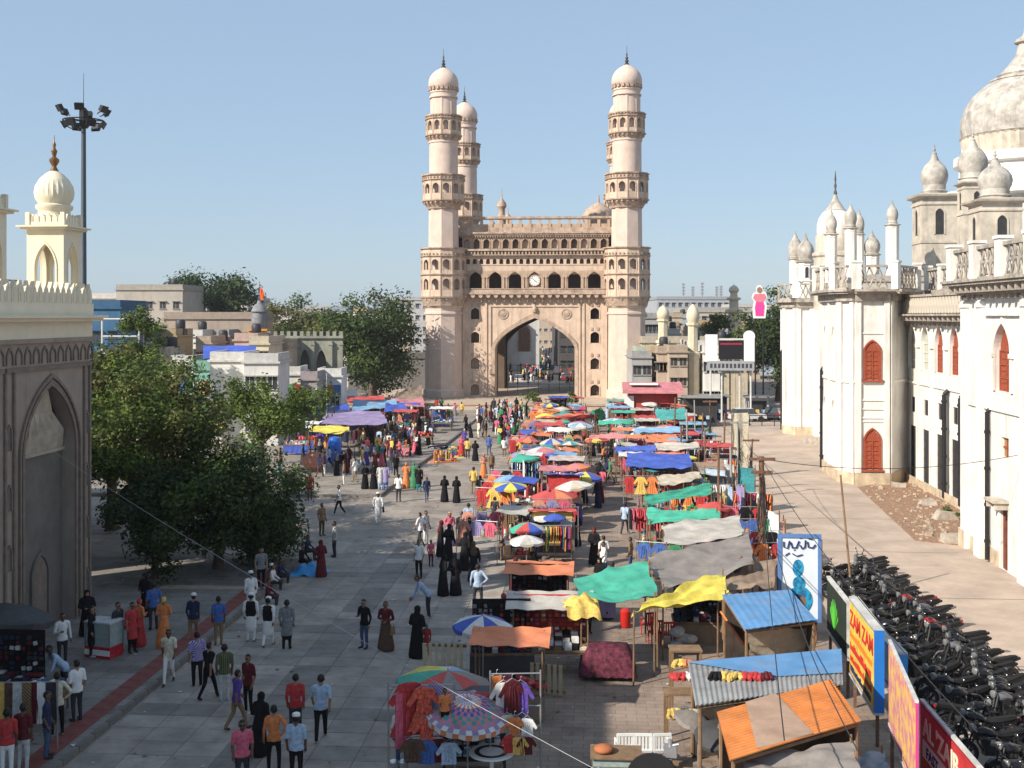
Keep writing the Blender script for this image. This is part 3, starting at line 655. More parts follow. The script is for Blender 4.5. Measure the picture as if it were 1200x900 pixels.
t.vprism([(0, 12.5), (LA, 12.5), (LA, 12.75), (0, 12.75)], -.35, .3); t.box(-.3, LA, -1.0, .3, 12.95, 13.08); t.box(-.3, LA, -1.1, .3, 13.08, 13.2)
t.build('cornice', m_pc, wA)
bk = MB(); bk.vprism([(-.1, 12.94), (-.1, 12.3), (.1, 12.3), (.1, 12.94)], -.28, 0); bk.vprism([(-.1, 12.94), (-.1, 12.6), (.1, 12.6), (.1, 12.94)], -.85, -.28); bkm = bk.mesh('eave_bracket', m_pc)
def brackets(T, x0, x1, parent, step=.8, dz=0):
    n = int((x1 - x0) / step)
    for i in range(n):
        o = link('eave_bracket', bkm, parent); o.matrix_local = PT @ T @ Matrix.Translation((x0 + (i + .5) * step, 0, dz))
brackets(TA, 0, 16, wA)
for i in range(5):
    lattice(TA, i * 3.4 + .36, i * 3.4 + 3.06, 13.2, 14.75, -.5, wA); pier(TA, i * 3.4, 13.2, 15.0, -.5, wA)

# recessed middle wall with its arcade
TB = wall_frame(22.0, 84); LB = 26.3
a = pmb(TB)
xs = [84 - s for s in (79.9, 76.85, 73.8, 70.75, 67.7, 64.65, 61.6)]
a.archwall(0, LB, 6.9, 11.9, [(x, 1.75, 7.85, 9.6, 10.85) for x in xs], depth=.2, n=7)
a.archwall(0, LB, 4.5, 6.9, [(x, 1.0, 4.85, 5.9, 5.9) for x in xs], depth=.12)
a.archwall(0, LB, 0, 4.5, [(x, 1.35, .35, 3.9, 3.9) for x in xs], depth=.14)
a.box(0, LB, -.35, 0, 0, .35); a.box(0, LB, -.1, 0, 6.84, 6.98); a.box(0, LB, 8, 8.3, 0, 12); a.box(0, LB, .5, 9, 11.9, 12.1)
for i in range(len(xs) + 1):
    x = (xs[0] - 1.52) + i * 3.05
    a.box(x - .2, x + .2, -.12, 0, .3, 9.4); a.box(x - .3, x + .3, -.22, 0, 9.35, 9.6)
wB = a.build('middle_wing', m_pw, pal)
for i, x in enumerate(xs):
    if i in (2, 3): shutter(TB, x, 1.75, 7.85, 9.6, 10.85, .17, wB)
    else:
        t = pmb(TB); t.archpanel(x, 1.72, 7.85, 9.6, 10.83, .17, n=6)
        for z in (8.4, 9.0, 9.6): t.box(x - .86, x + .86, .11, .17, z, z + .07, 1)
        for q in (-.4, 0, .4): t.box(x + q - .03, x + q + .03, .11, .168, 7.85, 10.2, 1)
        t.build('window', [M('green_pane', (.32, .36, .3), rough=.3, var=.2), m_sash], wB)
    t = pmb(TB); t.archrim(x, 1.75, 7.85, 9.6, 10.85, 0, .2, .08); t.build('window_surround', m_pw, wB)
    t = pmb(TB); t.quad((x - .5, .1, 4.85), (x + .5, .1, 4.85), (x + .5, .1, 5.9), (x - .5, .1, 5.9)); t.box(x - .03, x + .03, .05, .1, 4.85, 5.9); t.build('vent_window', m_door, wB)
    t = pmb(TB); t.box(x - .66, x + .66, .06, .12, .35, 3.9); t.box(x - .02, x + .02, .04, .07, .35, 3.9)
    for q in range(5): t.box(x - .6, x + .6, .03, .065, .6 + q * .65, .64 + q * .65)
    t.build('door', m_door, wB)
for x in (1.0, 12.2, 15.3): pipe(TB, x, .2, 6.6, wB, y=-.34, r=.14)
t = pmb(TB)
t.box(0, LB, -1.0, .2, 11.5, 11.62)
t.box(0, LB, -.55, -.25, 11.62, 12.75); t.box(0, LB, -.65, -.15, 12.75, 12.9)
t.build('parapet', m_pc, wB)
lf = MB(); lf.vprism([(-.22, 11.68), (.22, 11.68), (.25, 12.1), (.12, 12.4), (0, 12.68), (-.12, 12.4), (-.25, 12.1)], -.66, -.55); lfm = lf.mesh('crest_leaf', m_py)
for i in range(44):
    o = link('crest_leaf', lfm, wB); o.matrix_local = PT @ TB @ Matrix.Translation((.3 + i * .6, 0, 0))
for i in range(8):
    lattice(TB, i * 3.2 + .3, i * 3.2 + 2.9, 13.3, 14.9, 2.2, wB); pier(TB, i * 3.2, 12.1, 15.1, 2.2, wB, .26)
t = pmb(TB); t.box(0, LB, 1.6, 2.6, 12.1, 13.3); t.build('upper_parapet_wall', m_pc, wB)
t = pmb(TB); t.box(0, LB, -.37, -.345, 0, .55); t.build('foot_band', m_po, wB)
t = pmb(TA); t.box(.9, 4.9, -.03, -.001, 0, .7); t.box(.0, .8, -.3, -.285, 0, .9); t.build('foot_band', m_po, wA)
brackets(TB, 0, LB, wB, 1.0, -1.45)

# corner pavilion, polygonal
def poly_block(pts, z1, name, parent=None):
    b = pmb(Matrix.Identity(4)); w = [tuple(S(*p))[:2] for p in pts]; b.prism(w, 0, z1); return b.build(name, m_pw, parent or pal)
PC = [(17.0, 86), (16.9, 79.6), (17.7, 78.3), (20.0, 78.3), (22.3, 81.6), (22.6, 86)]
wC = poly_block(PC, 13.0, 'corner_pavilion')
def edge_frame(p, q):
    A, B = S(*p), S(*q); d = B - A; return FR(A, atan2(d.y, d.x)), d.length
cc = []
for i in range(len(PC) - 1):
    p, q = PC[i], PC[i + 1]; T, ln = edge_frame(p, q)
    t = pmb(T); t.box(-.1, ln + .1, -.75, .05, 13.0, 13.14); t.box(-.15, ln + .15, -.9, .05, 13.14, 13.3); t.box(-.03, ln + .03, -.28, .02, 12.5, 13.0)
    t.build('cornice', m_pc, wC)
    t = pmb(T); t.box(-.02, ln + .02, -.1, .02, 6.9, 7.1); t.build('string_course', m_pw, wC)
    t = pmb(T); t.box(-.03, ln + .03, -.14, .02, 0, .8); t.build('plinth', m_po, wC)
    if i < 4:
        t = pmb(T)
        for x in ((0, ln - .4) if ln < 5 else (0, 3.05, ln - .4)): t.box(x + .02, x + .38, -.16, .02, .8, 12.5)
        t.build('pilaster', m_pw, wC)
    seg = max(1, int(ln / 2.6)); 
    for k in range(seg):
        if ln > 1.2: lattice(T, ln * k / seg + .25, ln * (k + 1) / seg - .25, 13.3, 14.95, -.45, wC)
        pier(T, ln * k / seg, 13.3, 15.2, -.45, wC, .28)
T, ln = edge_frame(PC[2], PC[3])
for (z0, z1, za) in ((7.15, 9.1, 9.75), (1.05, 3.0, 3.75)):
    shutter(T, 1.15, 1.0, z0, z1, za, -.02, wC, name='window')
    t = pmb(T); t.archrim(1.15, 1.0, z0, z1, za, 0, .1, .1, mi=1); t.box(.4, 1.9, -.22, .02, z0 - .16, z0 - .03, 1); t.box(.25, .4, -.06, .02, z0 - .2, za + .5); t.box(1.9, 2.05, -.06, .02, z0 - .2, za + .5); t.box(.25, 2.05, -.06, .02, za + .5, za + .62); t.build('window_surround', [m_pw, m_red], wC)
t = pmb(T)
for z in (4.5, 5.1, 5.7): t.box(.3, 2.0, -.07, .02, z, z + .12); 
t.build('panel_moulding', m_pw, wC)
T, ln = edge_frame(PC[0], PC[1])
for x in (1.7, 4.8):
    t = pmb(T); t.archrim(x, 1.3, 1.2, 4.5, 5.6, 0, .16, .1); t.build('blind_arch', m_pw, wC); t = pmb(T); t.archrim(x, 1.3, 7.4, 9.7, 10.8, 0, .16, .1); t.build('blind_arch', m_pw, wC)
pipe(T, .6, .2, 7.5, wC)
# far corner tower and the wall between
PD = [(18.7, 114.5), (18.5, 112), (19.4, 110.3), (21.0, 110.2), (22.6, 112), (23, 114.5)]
wD = poly_block(PD, 12.8, 'far_pavilion')
for i in range(4):
    T, ln = edge_frame(PD[i], PD[i + 1]); t = pmb(T)
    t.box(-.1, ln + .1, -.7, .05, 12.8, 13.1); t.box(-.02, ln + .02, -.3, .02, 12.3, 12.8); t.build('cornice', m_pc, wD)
    t = pmb(T); t.box(-.02, ln + .02, -.14, .02, 0, .8); t.build('plinth', m_po, wD)
    t = pmb(T); t.box(.0, .4, -.16, .02, .8, 12.3); t.box(ln - .4, ln, -.16, .02, .8, 12.3); t.build('pilaster', m_pw, wD)
    if ln > 1.2: lattice(T, .3, ln - .3, 13.1, 14.6, -.4, wD)
T, ln = edge_frame(PD[0], PD[1]); pipe(T, 1.2, .2, 8, wD)
poly_block([(20.9, 113), (20.9, 85), (30, 85), (30, 113)], 12.2, 'far_wing')

# turrets, towers and domes standing on the roof
def turret(px, Y, y_top, y_neck, y_bulb0, y_body0, y_base, wpx, rpx, oct_=True, mat=None, fin=None, win=True):
    """pinnacle measured on the photograph: base, body top, bulb bottom, neck, tip"""
    k = Y / FPX; c = P(px, 370, Y); z = lambda y: CAMH + (HOR - y) * k
    w, r = wpx * k, rpx * k; T = FR((c.x, c.y, 0), -ST)
    b = pmb(T); zb, zt = z(y_base) - 1.2, z(y_body0); n = 8 if oct_ else 4; ph = pi / 8 if oct_ else pi / 4; rr = w / 2 / cos(pi / n)
    b.lathe([(rr, zb), (rr, zt - .25 * w), (rr * 1.06, zt - .24 * w), (rr * 1.06, zt - .2 * w), (rr, zt - .18 * w), (rr, zt)], n, ph=ph)
    b.lathe([(rr, zt - .06 * w), (rr * 1.28, zt), (rr * 1.32, zt + .05 * w), (rr * .9, zt + .1 * w)], n, ph=ph, mi=1)
    hb = zt - zb
    if win and w > 1.2:
        for q in range(4):
            b.T = PT @ T @ RZ(q * pi / 2) @ Matrix.Translation((0, -w / 2, 0)); ww = w * .24; z1 = zt - w * .35; z0 = z1 - w * .75
            b.archrim(0, ww, z0, z1 - ww * .6, z1, 0, ww * .18, .05, n=5); b.archpanel(0, ww, z0, z1 - ww * .6, z1, -.015, mi=2, n=5)
            b.box(-w * .53, w * .53, -.06, .02, z0 - w * .25, z0 - w * .17)
    o = b.build('turret', [m_pw if w < 1.5 else m_py, m_py, m_door], pal)
    d = MB(PT @ T); z0, zn = z(y_bulb0), z(y_neck)
    d.lathe([(r * .9, zt + .02), (r * .9, zt + (z0 - zt) * .4), (r * 1.0, zt + (z0 - zt) * .5), (r * .84, zt + (z0 - zt) * .6), (r * .84, z0)], 20, mi=0)
    d.lathe([(q[0], q[1]) for q in bulb(r, zn - z0, z0, .84)], 24, mi=0)
    d.lathe([(r * .42, zn - (zn - z0) * .2), (r * .3, zn), (r * .16, zn + (z(y_top) - zn) * .25)], 16)
    d.build('dome', mat or m_pg, o, 45)
    f = MB(PT @ T); f.lathe(finial_prof(r * .17, (z(y_top) - zn) * .95, zn), 10); f.build('finial', fin or m_pg, o, 40)
    return o
turret(974, 80, 236, 250, 269, 275, 312, 13, 6.5); turret(997, 79.5, 236, 243, 263, 268, 312, 13, 6.8); turret(1006.7, 84, 243, 250, 270, 275, 303, 11, 6)
turret(1022, 84, 268, 276, 296, 299, 303, 15, 9); turret(1045.7, 80, 233, 240, 258, 264, 303, 14, 6.5)
turret(932, 112, 268, 277, 300, 304, 335, 13, 8); turret(944, 111, 270, 280, 303, 307, 336, 17, 9.5)
turret(1095, 84, 165, 186, 217, 232, 305, 40, 15, oct_=False); turret(1140, 74, 150, 170, 203, 216, 318, 27, 16.5, oct_=False)
turret(1166, 60, 172, 192, 222, 238, 295, 46, 19, oct_=False)
# white dome behind the corner pavilion
k = 100 / FPX; c = P(979, 370, 100); T = FR((c.x, c.y, 0), -ST); z = lambda y: CAMH + (HOR - y) * k
d = MB(PT @ T); d.lathe([(1.9, 12), (1.9, z(302)), (2.05, z(300)), (2.05, z(297)), (1.75, z(295)), (1.75, z(277)), (1.6, z(274))], 16); do = d.build('drum', m_py, pal, 40)
d = MB(PT @ T); d.lathe([(1.55, z(277)), (1.62, z(272)), (1.6, z(264)), (1.45, z(256)), (1.1, z(249)), (.75, z(246))], 28); d.build('white_dome', m_pw, do, 50)
d = MB(PT @ T); d.lathe([(.95, z(247)), (.8, z(245)), (.35, z(236)), (.16, z(230)), (.14, z(228))], 20); d.build('dome_crown', m_pg, do, 40)
d = MB(PT @ T); d.lathe([(.12, z(230)), (.16, z(226)), (.06, z(222)), (.12, z(218)), (.05, z(214)), (.09, z(211)), (.02, z(200))], 8); d.build('finial', m_fin, do, 40)
# the great grey dome
Yd = 92; k = Yd / FPX; c = P(1203, 370, Yd); T = FR((c.x, c.y, 0), -ST); z = lambda y: CAMH + (HOR - y) * k
d = MB(PT @ T); R = 73 * k
d.lathe([(R * 1.15, 12), (R * 1.15, z(235)), (R * 1.3, z(232)), (R * 1.3, z(226)), (R * 1.02, z(222)), (R * 1.02, z(196)), (R * 1.1, z(194)), (R * 1.1, z(184)), (R * .95, z(182))], 32); do = d.build('great_drum', m_pw, pal, 40)
d = MB(PT @ T); d.lathe([(R * .95, z(182)), (R * .97, z(162)), (R * 1.0, z(160))], 96, flute=.035, nf=48); d.build('fluted_band', m_py, do)
d = MB(PT @ T); d.lathe([(R * .97, z(162)), (R * 1.0, z(150)), (R * .99, z(138)), (R * .93, z(124)), (R * .82, z(112)), (R * .66, z(101)), (R * .5, z(94)), (R * .48, z(92))], 40); d.build('great_dome', m_pg, do, 50)
d = MB(PT @ T); d.lathe([(R * .55, z(95)), (R * .55, z(93)), (R * .42, z(90)), (R * .44, z(88)), (R * .3, z(78)), (R * .17, z(66)), (R * .13, z(52)), (R * .18, z(50)), (R * .18, z(47)), (R * .06, z(42)), (R * .02, z(28))], 28); d.build('dome_crown', m_pg, do, 40)
# a stone block and rubble at the foot of the palace wall
m_rub = M('rubble_stone', (.4, .35, .29), var=.3, scale=4, bump=.5)
rr_ = random.Random(5)
for (px, py, s, lab) in ((1117, 636, .6, 'square pale stone block at the corner of the palace wall'), (953, 520, .8, 'low whitewashed stone block beside the far palace pavilion'),
                         (1087, 592, .55, 'grey boulder on the red earth below the palace doors'), (1110, 609, .75, 'larger boulder with weeds on the red earth by the drain pipe'), (1053, 571, .5, 'small stone lying near the corner of the earth patch')):
    g = G(px, py); b = MB(); b.box(-s, s, -s * .6, s * .6, -.05, s * .75, taper=.08)
    if py not in (636, 520): b.v = [(x * (1 + rr_.uniform(-.3, .1)), y * (1 + rr_.uniform(-.3, .1)), zz * (1 + rr_.uniform(-.4, .1))) for x, y, zz in b.v]
    tag(b.build('stone', m_rub, None, None, g), lab, 'stone')

# ------------------------------------------------------------------ high mast floodlight
g = P(98, 370, 78); mast = empty('floodlight_mast', (g.x, g.y, 0), 0, 'tall dark steel mast with a ring of floodlights beside the gateway', 'light mast')
b = MB(); H = 25.2; b.lathe([(.34, 0), (.34, .5), (.26, .6), (.15, H)], 12); b.build('pole', M('mast_steel', (.07, .085, .10), rough=.5, metal=.4, var=.1), mast, 40)
b = MB(); b.tube([(0, 0, H), (0, 0, H + 3.1)], [.03, .012], 6); b.build('lightning_rod', m_blk, mast)
b = MB(); b.lathe([(.3, H - .7), (.3, H + .5), (.15, H + .7)], 10); rg = 1.35
b.tube([(rg * cos(t * pi / 12), rg * sin(t * pi / 12), H - .2) for t in range(25)], .05, 6)
for k in range(6): b.tube([(0, 0, H - .2), (rg * cos(k * pi / 3), rg * sin(k * pi / 3), H - .2)], .045, 5)
b.build('ring', m_blk, mast)
fl = MB(); fl.box(-.28, .28, -.1, .1, -.2, .2); fl.box(-.32, .32, -.16, -.1, -.24, .24); fl.tube([(0, .05, -.2), (0, .25, -.5)], .04); flm = fl.mesh('floodlight', m_blk)
for k in range(12):
    a_ = k * pi / 6 + .2; rad = rg + (.25 if k % 2 else -.1); zz = H + (.55 if k % 2 else -.45)
    o = link('floodlight', flm, mast, (rad * cos(a_), rad * sin(a_), zz)); o.rotation_euler = (.5, 0, a_ + pi / 2)
# ------------------------------------------------------------------ people
CLOTH = dict(white=(.78, .77, .74), cream=(.66, .58, .42), black=(.014, .013, .015), navy=(.025, .035, .09), blue=(.06, .14, .42), sky=(.36, .48, .64), red=(.52, .03, .03), maroon=(.13, .016, .022),
             pink=(.66, .1, .17), orange=(.72, .2, .03), yellow=(.72, .47, .06), green=(.04, .24, .1), purple=(.11, .06, .33), grey=(.22, .22, .23), khaki=(.30, .21, .11), brown=(.12, .065, .04),
             charcoal=(.045, .045, .05), teal=(.03, .24, .27), lilac=(.42, .34, .5), denim=(.06, .1, .19), peach=(.7, .38, .26), turquoise=(.05, .42, .5), olive=(.15, .16, .06), silver=(.5, .5, .5))
def desat(c, a=.15, k=.92):
    l = .3 * c[0] + .6 * c[1] + .1 * c[2]; return tuple((x * (1 - a) + l * a) * k for x in c)
def CM(c): return M('cloth_' + c, desat(CLOTH[c]), rough=.92, var=.32 if c not in ('white', 'black') else .08, scale=11, bump=.6, bscale=9, spec=.12)
def patterned(c, other, sc, diag):
    m = M('cloth_' + c, CLOTH[c], rough=.92, var=0, bump=.6, scale=1.5, bscale=9, spec=.12); nt = m.node_tree; tc = nt.nodes.new('ShaderNodeTexCoord'); w = nt.nodes.new('ShaderNodeTexWave'); w.bands_direction = 'DIAGONAL' if diag else 'X'
    w.inputs['Scale'].default_value = sc; w.inputs['Distortion'].default_value = 1.2; r = nt.nodes.new('ShaderNodeValToRGB'); r.color_ramp.elements[0].position = .45; r.color_ramp.elements[1].position = .6
    r.color_ramp.elements[0].color = (*CLOTH[c], 1); r.color_ramp.elements[1].color = (*other, 1); nt.links.new(tc.outputs['Object'], w.inputs['Vector']); nt.links.new(w.outputs['Fac'], r.inputs[0]); nt.links.new(r.outputs[0], nt.nodes['Principled BSDF'].inputs['Base Color'])
patterned('olive', (.05, .05, .05), 6, False); patterned('lilac', (.12, .12, .3), 8, True); patterned('khaki', (.14, .08, .05), 7, True); patterned('peach', (.4, .12, .1), 6, False)
SKIN = [M('skin_brown', (.22, .115, .07), rough=.6, var=.05), M('skin_tan', (.3, .17, .105), rough=.6, var=.05), M('skin_dark', (.13, .07, .045), rough=.6, var=.05)]
HAIR = M('black_hair', (.012, .01, .009), rough=.55, var=.2)
SHOE = M('dark_shoes', (.03, .024, .02), rough=.6); SANDAL = M('pale_shoes', (.45, .42, .38), rough=.7)

def capsule(mb, p, q, r0, r1, dy=1.0, n=10):
    p, q = Vector(p), Vector(q); d = q - p; L = d.length; d = d / L if L > 1e-6 else Vector((0, 0, 1))
    up = Vector((0, 1, 0)) if abs(d.y) < .9 else Vector((1, 0, 0)); a = d.cross(up).normalized(); b = a.cross(d)
    rings = [(-r0, .02 * r0)] + [(-r0 * cos(t), r0 * sin(t)) for t in (.5, 1.0)] + [(0, r0), (L, r1)] + [(L + r1 * sin(t), r1 * cos(t)) for t in (.55, 1.05)] + [(L + r1, .02 * r1)]
    vs, fs = [], []
    for (s_, r) in rings:
        for k in range(n):
            t = 2 * pi * k / n; o = (a * cos(t) + b * sin(t)) * r; o.y *= dy; vs.append(tuple(p + d * s_ + o))
    m = len(rings)
    for i in range(m - 1):
        for k in range(n): fs.append((i * n + k, i * n + (k + 1) % n, (i + 1) * n + (k + 1) % n, (i + 1) * n + k))
    fs += [tuple(reversed(range(n))), tuple((m - 1) * n + k for k in range(n))]
    mb.add(vs, fs)
def hand(mb, wrist, dirv, side, curl=.5):
    d = Vector(dirv).normalized(); x = Vector((0, 1, 0)) - d * d.y; x.normalize(); nrm = d.cross(x)     # x: across the palm
    w = Vector(wrist)
    def bar(a, b, ra, rb):
        mb.tube([a, (Vector(a) + Vector(b)) / 2 , b], [ra, (ra + rb) / 2, rb], 5)
    mb.tube([w - d * .02, w + d * .03, w + d * .09], [.027, .034, .036], 6)
    for i, (o, l) in enumerate(((-.03, .062), (-.01, .074), (.01, .07), (.03, .055))):
        k0 = w + d * .08 + x * o; k1 = k0 + d * l * .5 + nrm * side * l * .12; k2 = k1 + d * l * .45 + nrm * side * l * curl * .6
        mb.tube([k0, k1, k2], [.0105, .0095, .008], 4)
    t0 = w + d * .03 - x * .03; mb.tube([t0, t0 - x * .03 + d * .025, t0 - x * .035 + d * .06 + nrm * side * .02], [.013, .011, .008], 4)

R_SK, R_TOP, R_BOT, R_HAIR, R_SHOE = range(5)
def figure(name, prims, hands, vox, hem=None, head=None, veil=False):
    mb = MB()
    for (p, q, r0, r1, dy, reg) in prims: capsule(mb, p, q, r0, r1, dy)
    me = mb.mesh('tmp', [HAIR]); o = bpy.data.objects.new('tmp', me); COL.objects.link(o)
    md = o.modifiers.new('r', 'REMESH'); md.mode = 'VOXEL'; md.voxel_size = vox; md.use_smooth_shade = True
    sm = o.modifiers.new('s', 'SMOOTH'); sm.factor = .5; sm.iterations = 2
    dg = bpy.context.evaluated_depsgraph_get(); ev = o.evaluated_get(dg)
    res = bpy.data.meshes.new_from_object(ev); bpy.data.objects.remove(o); bpy.data.meshes.remove(me)
    vs = [tuple(v.co) for v in res.vertices]; fs = [tuple(p.vertices) for p in res.polygons]; ms = []
    P_ = [(Vector(p), Vector(q) - Vector(p), r0, r1, dy, reg) for (p, q, r0, r1, dy, reg) in prims]
    for pl in res.polygons:
        c = pl.center; best, br = 1e9, 0
        for (p, d, r0, r1, dy, reg) in P_:
            L2 = d.length_squared; t = max(0, min(1, (c - p).dot(d) / L2)) if L2 > 1e-9 else 0
            o_ = c - p - d * t; r = r0 + (r1 - r0) * t
            dist = sqrt(o_.x ** 2 + (o_.y / dy) ** 2 + o_.z ** 2) - r
            if reg == R_SK and head and not veil: dist -= .006
            if dist < best: best, br = dist, reg
        if head:
            hx, hy, hz = head
            if br == R_SK:
                for ex in (-.035, .035):
                    if abs(c.x - hx - ex) < .018 and abs(c.z - hz - .012) < .014 and c.y < hy - .04: br = R_HAIR
                if abs(c.x - hx) < .025 and abs(c.z - hz + .062) < .01 and c.y < hy - .04: br = R_HAIR
            if veil and br == R_HAIR and c.y < hy - .055 and abs(c.x - hx) < .052 and abs(c.z - hz + .005) < .062: br = R_SK
        ms.append(br)
    if hem: ms = [R_TOP if (m == R_BOT and pl.center.z > hem) else (R_BOT if m == R_TOP and pl.center.z < hem - .01 and abs(pl.center.x) < .21 else m) for m, pl in zip(ms, res.polygons)]
    bpy.data.meshes.remove(res)
    h = MB(); 
    for (w, d, s_) in hands: hand(h, w, d, s_)
    o0 = len(vs); vs += h.v; fs += [tuple(o0 + i for i in f) for f in h.f]; ms += [R_SK] * len(h.f)
    return (vs, fs, ms)
def body(legs, arms, top='shirt', lean=0.0, hz=0.0, sc=1.0, sleeve=False):
    """legs: ((hip, knee, ankle, toe) x2), arms: ((elbow, wrist) x2) - metres, facing -y"""
    pr = []; Ly = -lean
    sh_z = 1.40 + hz; pv = .95 + hz
    ch = (0, Ly * .8, 1.28 + hz)
    pr += [((0, 0, pv), ch, .135, .155, .68, R_TOP), ((-.14, Ly, sh_z), (.14, Ly, sh_z), .068, .068, .85, R_TOP), ((0, Ly * .9, 1.33 + hz), (0, Ly, 1.44 + hz), .11, .06, .75, R_TOP)]
    hd = (0, Ly * 1.25 - .02, 1.585 + hz)
    pr += [((0, Ly, 1.43 + hz), (0, Ly * 1.15, 1.52 + hz), .052, .05, 1, R_SK), ((hd[0], hd[1] - .008, hd[2] - .045), (hd[0], hd[1], hd[2] + .03), .066, .086, 1.08, R_SK),
           ((hd[0], hd[1] + .03, hd[2] + .02), (hd[0], hd[1] + .012, hd[2] + .055), .086, .088, 1.05, R_HAIR), ((hd[0], hd[1] - .09, hd[2] - .02), (hd[0], hd[1] - .078, hd[2] + .015), .017, .01, 1, R_SK)]
    for sg in (-1, 1): pr.append(((sg * .088, hd[1] + .01, hd[2] - .02), (sg * .088, hd[1] + .015, hd[2] + .02), .018, .02, 1, R_SK))
    for (hip, kn, an, toe) in legs:
        pr += [(hip, kn, .09, .064, 1, R_BOT), (kn, an, .063, .047, 1, R_BOT), ((an[0], an[1], an[2] - .03), toe, .042, .036, 1, R_SHOE)]
    hands = []
    for sg, (el, wr) in zip((-1, 1), arms):
        s0 = (sg * .19, Ly, sh_z - .02); pr += [(s0, el, .058, .046, 1, R_TOP), (el, wr, .043, .031, 1, R_TOP if sleeve else R_SK)]
        hands.append((wr, Vector(wr) - Vector(el), -sg))
    if top == 'kurta':
        zb = .52; pr += [((0, 0, 1.02 + hz), (0, 0, zb + hz), .15, .19, .78, R_TOP)]
    if top == 'dress': pr += [((0, 0, 1.02 + hz), (0, .02, .14), .15, .30, .85, R_BOT)]
    if top == 'shirt': pr += [((0, 0, 1.0 + hz), (0, 0, .84 + hz), .145, .15, .7, R_TOP)]
    return pr, hands, hd
def abaya(legs_fwd, arms, lean=0.0):
    Ly = -lean; hd = (0, Ly - .02, 1.5)
    pr = [((0, 0, .9), (0, Ly * .8, 1.22), .17, .165, .72, R_TOP), ((-.12, Ly, 1.31), (.12, Ly, 1.31), .075, .075, .9, R_TOP), ((0, .03, .95), (0, legs_fwd * .5, .1), .16, .27, .8, R_TOP),
          ((0, Ly + .02, 1.22), (0, Ly + .01, 1.4), .165, .09, .8, R_HAIR), ((0, hd[1] + .012, hd[2] - .06), (0, hd[1] + .012, hd[2] + .04), .088, .102, 1.08, R_HAIR), ((0, Ly + .1, 1.15), (0, hd[1] + .05, hd[2] - .05), .12, .08, .6, R_HAIR),
          ((0, hd[1] - .1, hd[2] - .02), (0, hd[1] - .095, hd[2] + .01), .012, .008, 1, R_SK)]
    for sg in (-1, 1): pr.append(((sg * .09, legs_fwd * sg * .5, .06), (sg * .09, legs_fwd * sg * .5 - .12, .045), .04, .034, 1, R_SHOE))
    hands = []
    for sg, (el, wr) in zip((-1, 1), arms):
        pr += [((sg * .17, Ly, 1.3), el, .068, .06, 1, R_TOP), (el, wr, .058, .052, 1, R_TOP)]; hands.append((wr, Vector(wr) - Vector(el), -sg))
    return pr, hands, hd
def stand_legs(w=.1): return (((-.09, 0, .9), (-w, -.02, .5), (-w, .02, .08), (-w - .02, -.14, .045)), ((.09, 0, .9), (w, -.02, .5), (w, .02, .08), (w + .02, -.14, .045)))
def walk_legs(s=.28): return (((-.09, 0, .9), (-.09, -s * .6, .5), (-.09, -s, .09), (-.1, -s - .15, .055)), ((.09, 0, .9), (.09, s * .15, .49), (.09, s * 1.05, .13), (.1, s * .95 - .1, .05)))
def sit_legs(): return (((-.1, 0, .42), (-.14, -.42, .46), (-.14, -.44, .09), (-.15, -.58, .05)), ((.1, 0, .42), (.14, -.4, .46), (.15, -.36, .09), (.16, -.5, .05)))
A_DN = (((-.228, .04, 1.1), (-.215, -.05, .86)), ((.228, .03, 1.1), (.22, -.08, .87)))
A_WK = (((-.23, .12, 1.12), (-.215, .12, .88)), ((.23, -.1, 1.12), (.205, -.24, .93)))
A_PH = (((-.25, -.02, 1.1), (-.1, -.24, 1.16)), ((.25, .03, 1.1), (.26, -.06, .86)))
A_CR = (((-.26, .02, 1.12), (-.06, -.22, 1.12)), ((.26, .02, 1.12), (.08, -.2, 1.05)))
A_HIP = (((-.36, .1, 1.14), (-.2, .02, .98)), ((.25, .03, 1.1), (.26, -.06, .86)))
A_SIT = (((-.24, -.1, .65), (-.15, -.34, .52)), ((.24, -.1, .65), (.15, -.34, .52)))
A_AB = (((-.24, .0, 1.05), (-.1, -.2, 1.02)), ((.24, 0, 1.05), (.12, -.2, .96)))
A_ABW = (((-.25, .02, 1.04), (-.26, -.08, .84)), ((.24, 0, 1.05), (.1, -.2, 1.0)))
POSE = {}
def mk(name, spec, vox, veil=False):
    pr, hd, head = spec; POSE[name] = figure(name, pr, hd, vox, hem=.83 if name.split('_')[0] in ('walk', 'walk2', 'stand', 'phone', 'hip', 'bend') else (.5 if name.startswith('kurta') else None), head=head, veil=veil)
V1, V2 = .024, .038
for suf, V in (('', V1), ('_far', V2)):
    mk('walk' + suf, body(walk_legs(), A_WK, lean=.03), V); mk('stand' + suf, body(stand_legs(), A_DN), V)
    mk('kurta_stand' + suf, body(stand_legs(), A_DN, 'kurta', sleeve=True), V); mk('abaya_stand' + suf, abaya(.06, A_AB), V, True)
    mk('abaya_walk' + suf, abaya(.2, A_ABW, .03), V, True); mk('dress' + suf, body(stand_legs(.07), A_CR, 'dress', sleeve=True), V)
mk('phone', body(stand_legs(), A_PH, lean=.02, sleeve=True), V1); mk('hip', body(stand_legs(.13), A_HIP, sleeve=True), V1)
mk('kurta_walk', body(walk_legs(.22), A_WK, 'kurta', sleeve=True), V1); mk('walk2', body(walk_legs(.2), A_DN, lean=.05, sleeve=True), V1)
mk('bend', body(stand_legs(.12), (((-.22, -.45, .98), (-.12, -.62, .8)), ((.22, -.45, .98), (.12, -.62, .8))), lean=.34, hz=-.05, sleeve=True), V1)
mk('sit', body(sit_legs(), A_SIT, None, hz=-.52, sleeve=True, lean=.06), V1)
PB = {}
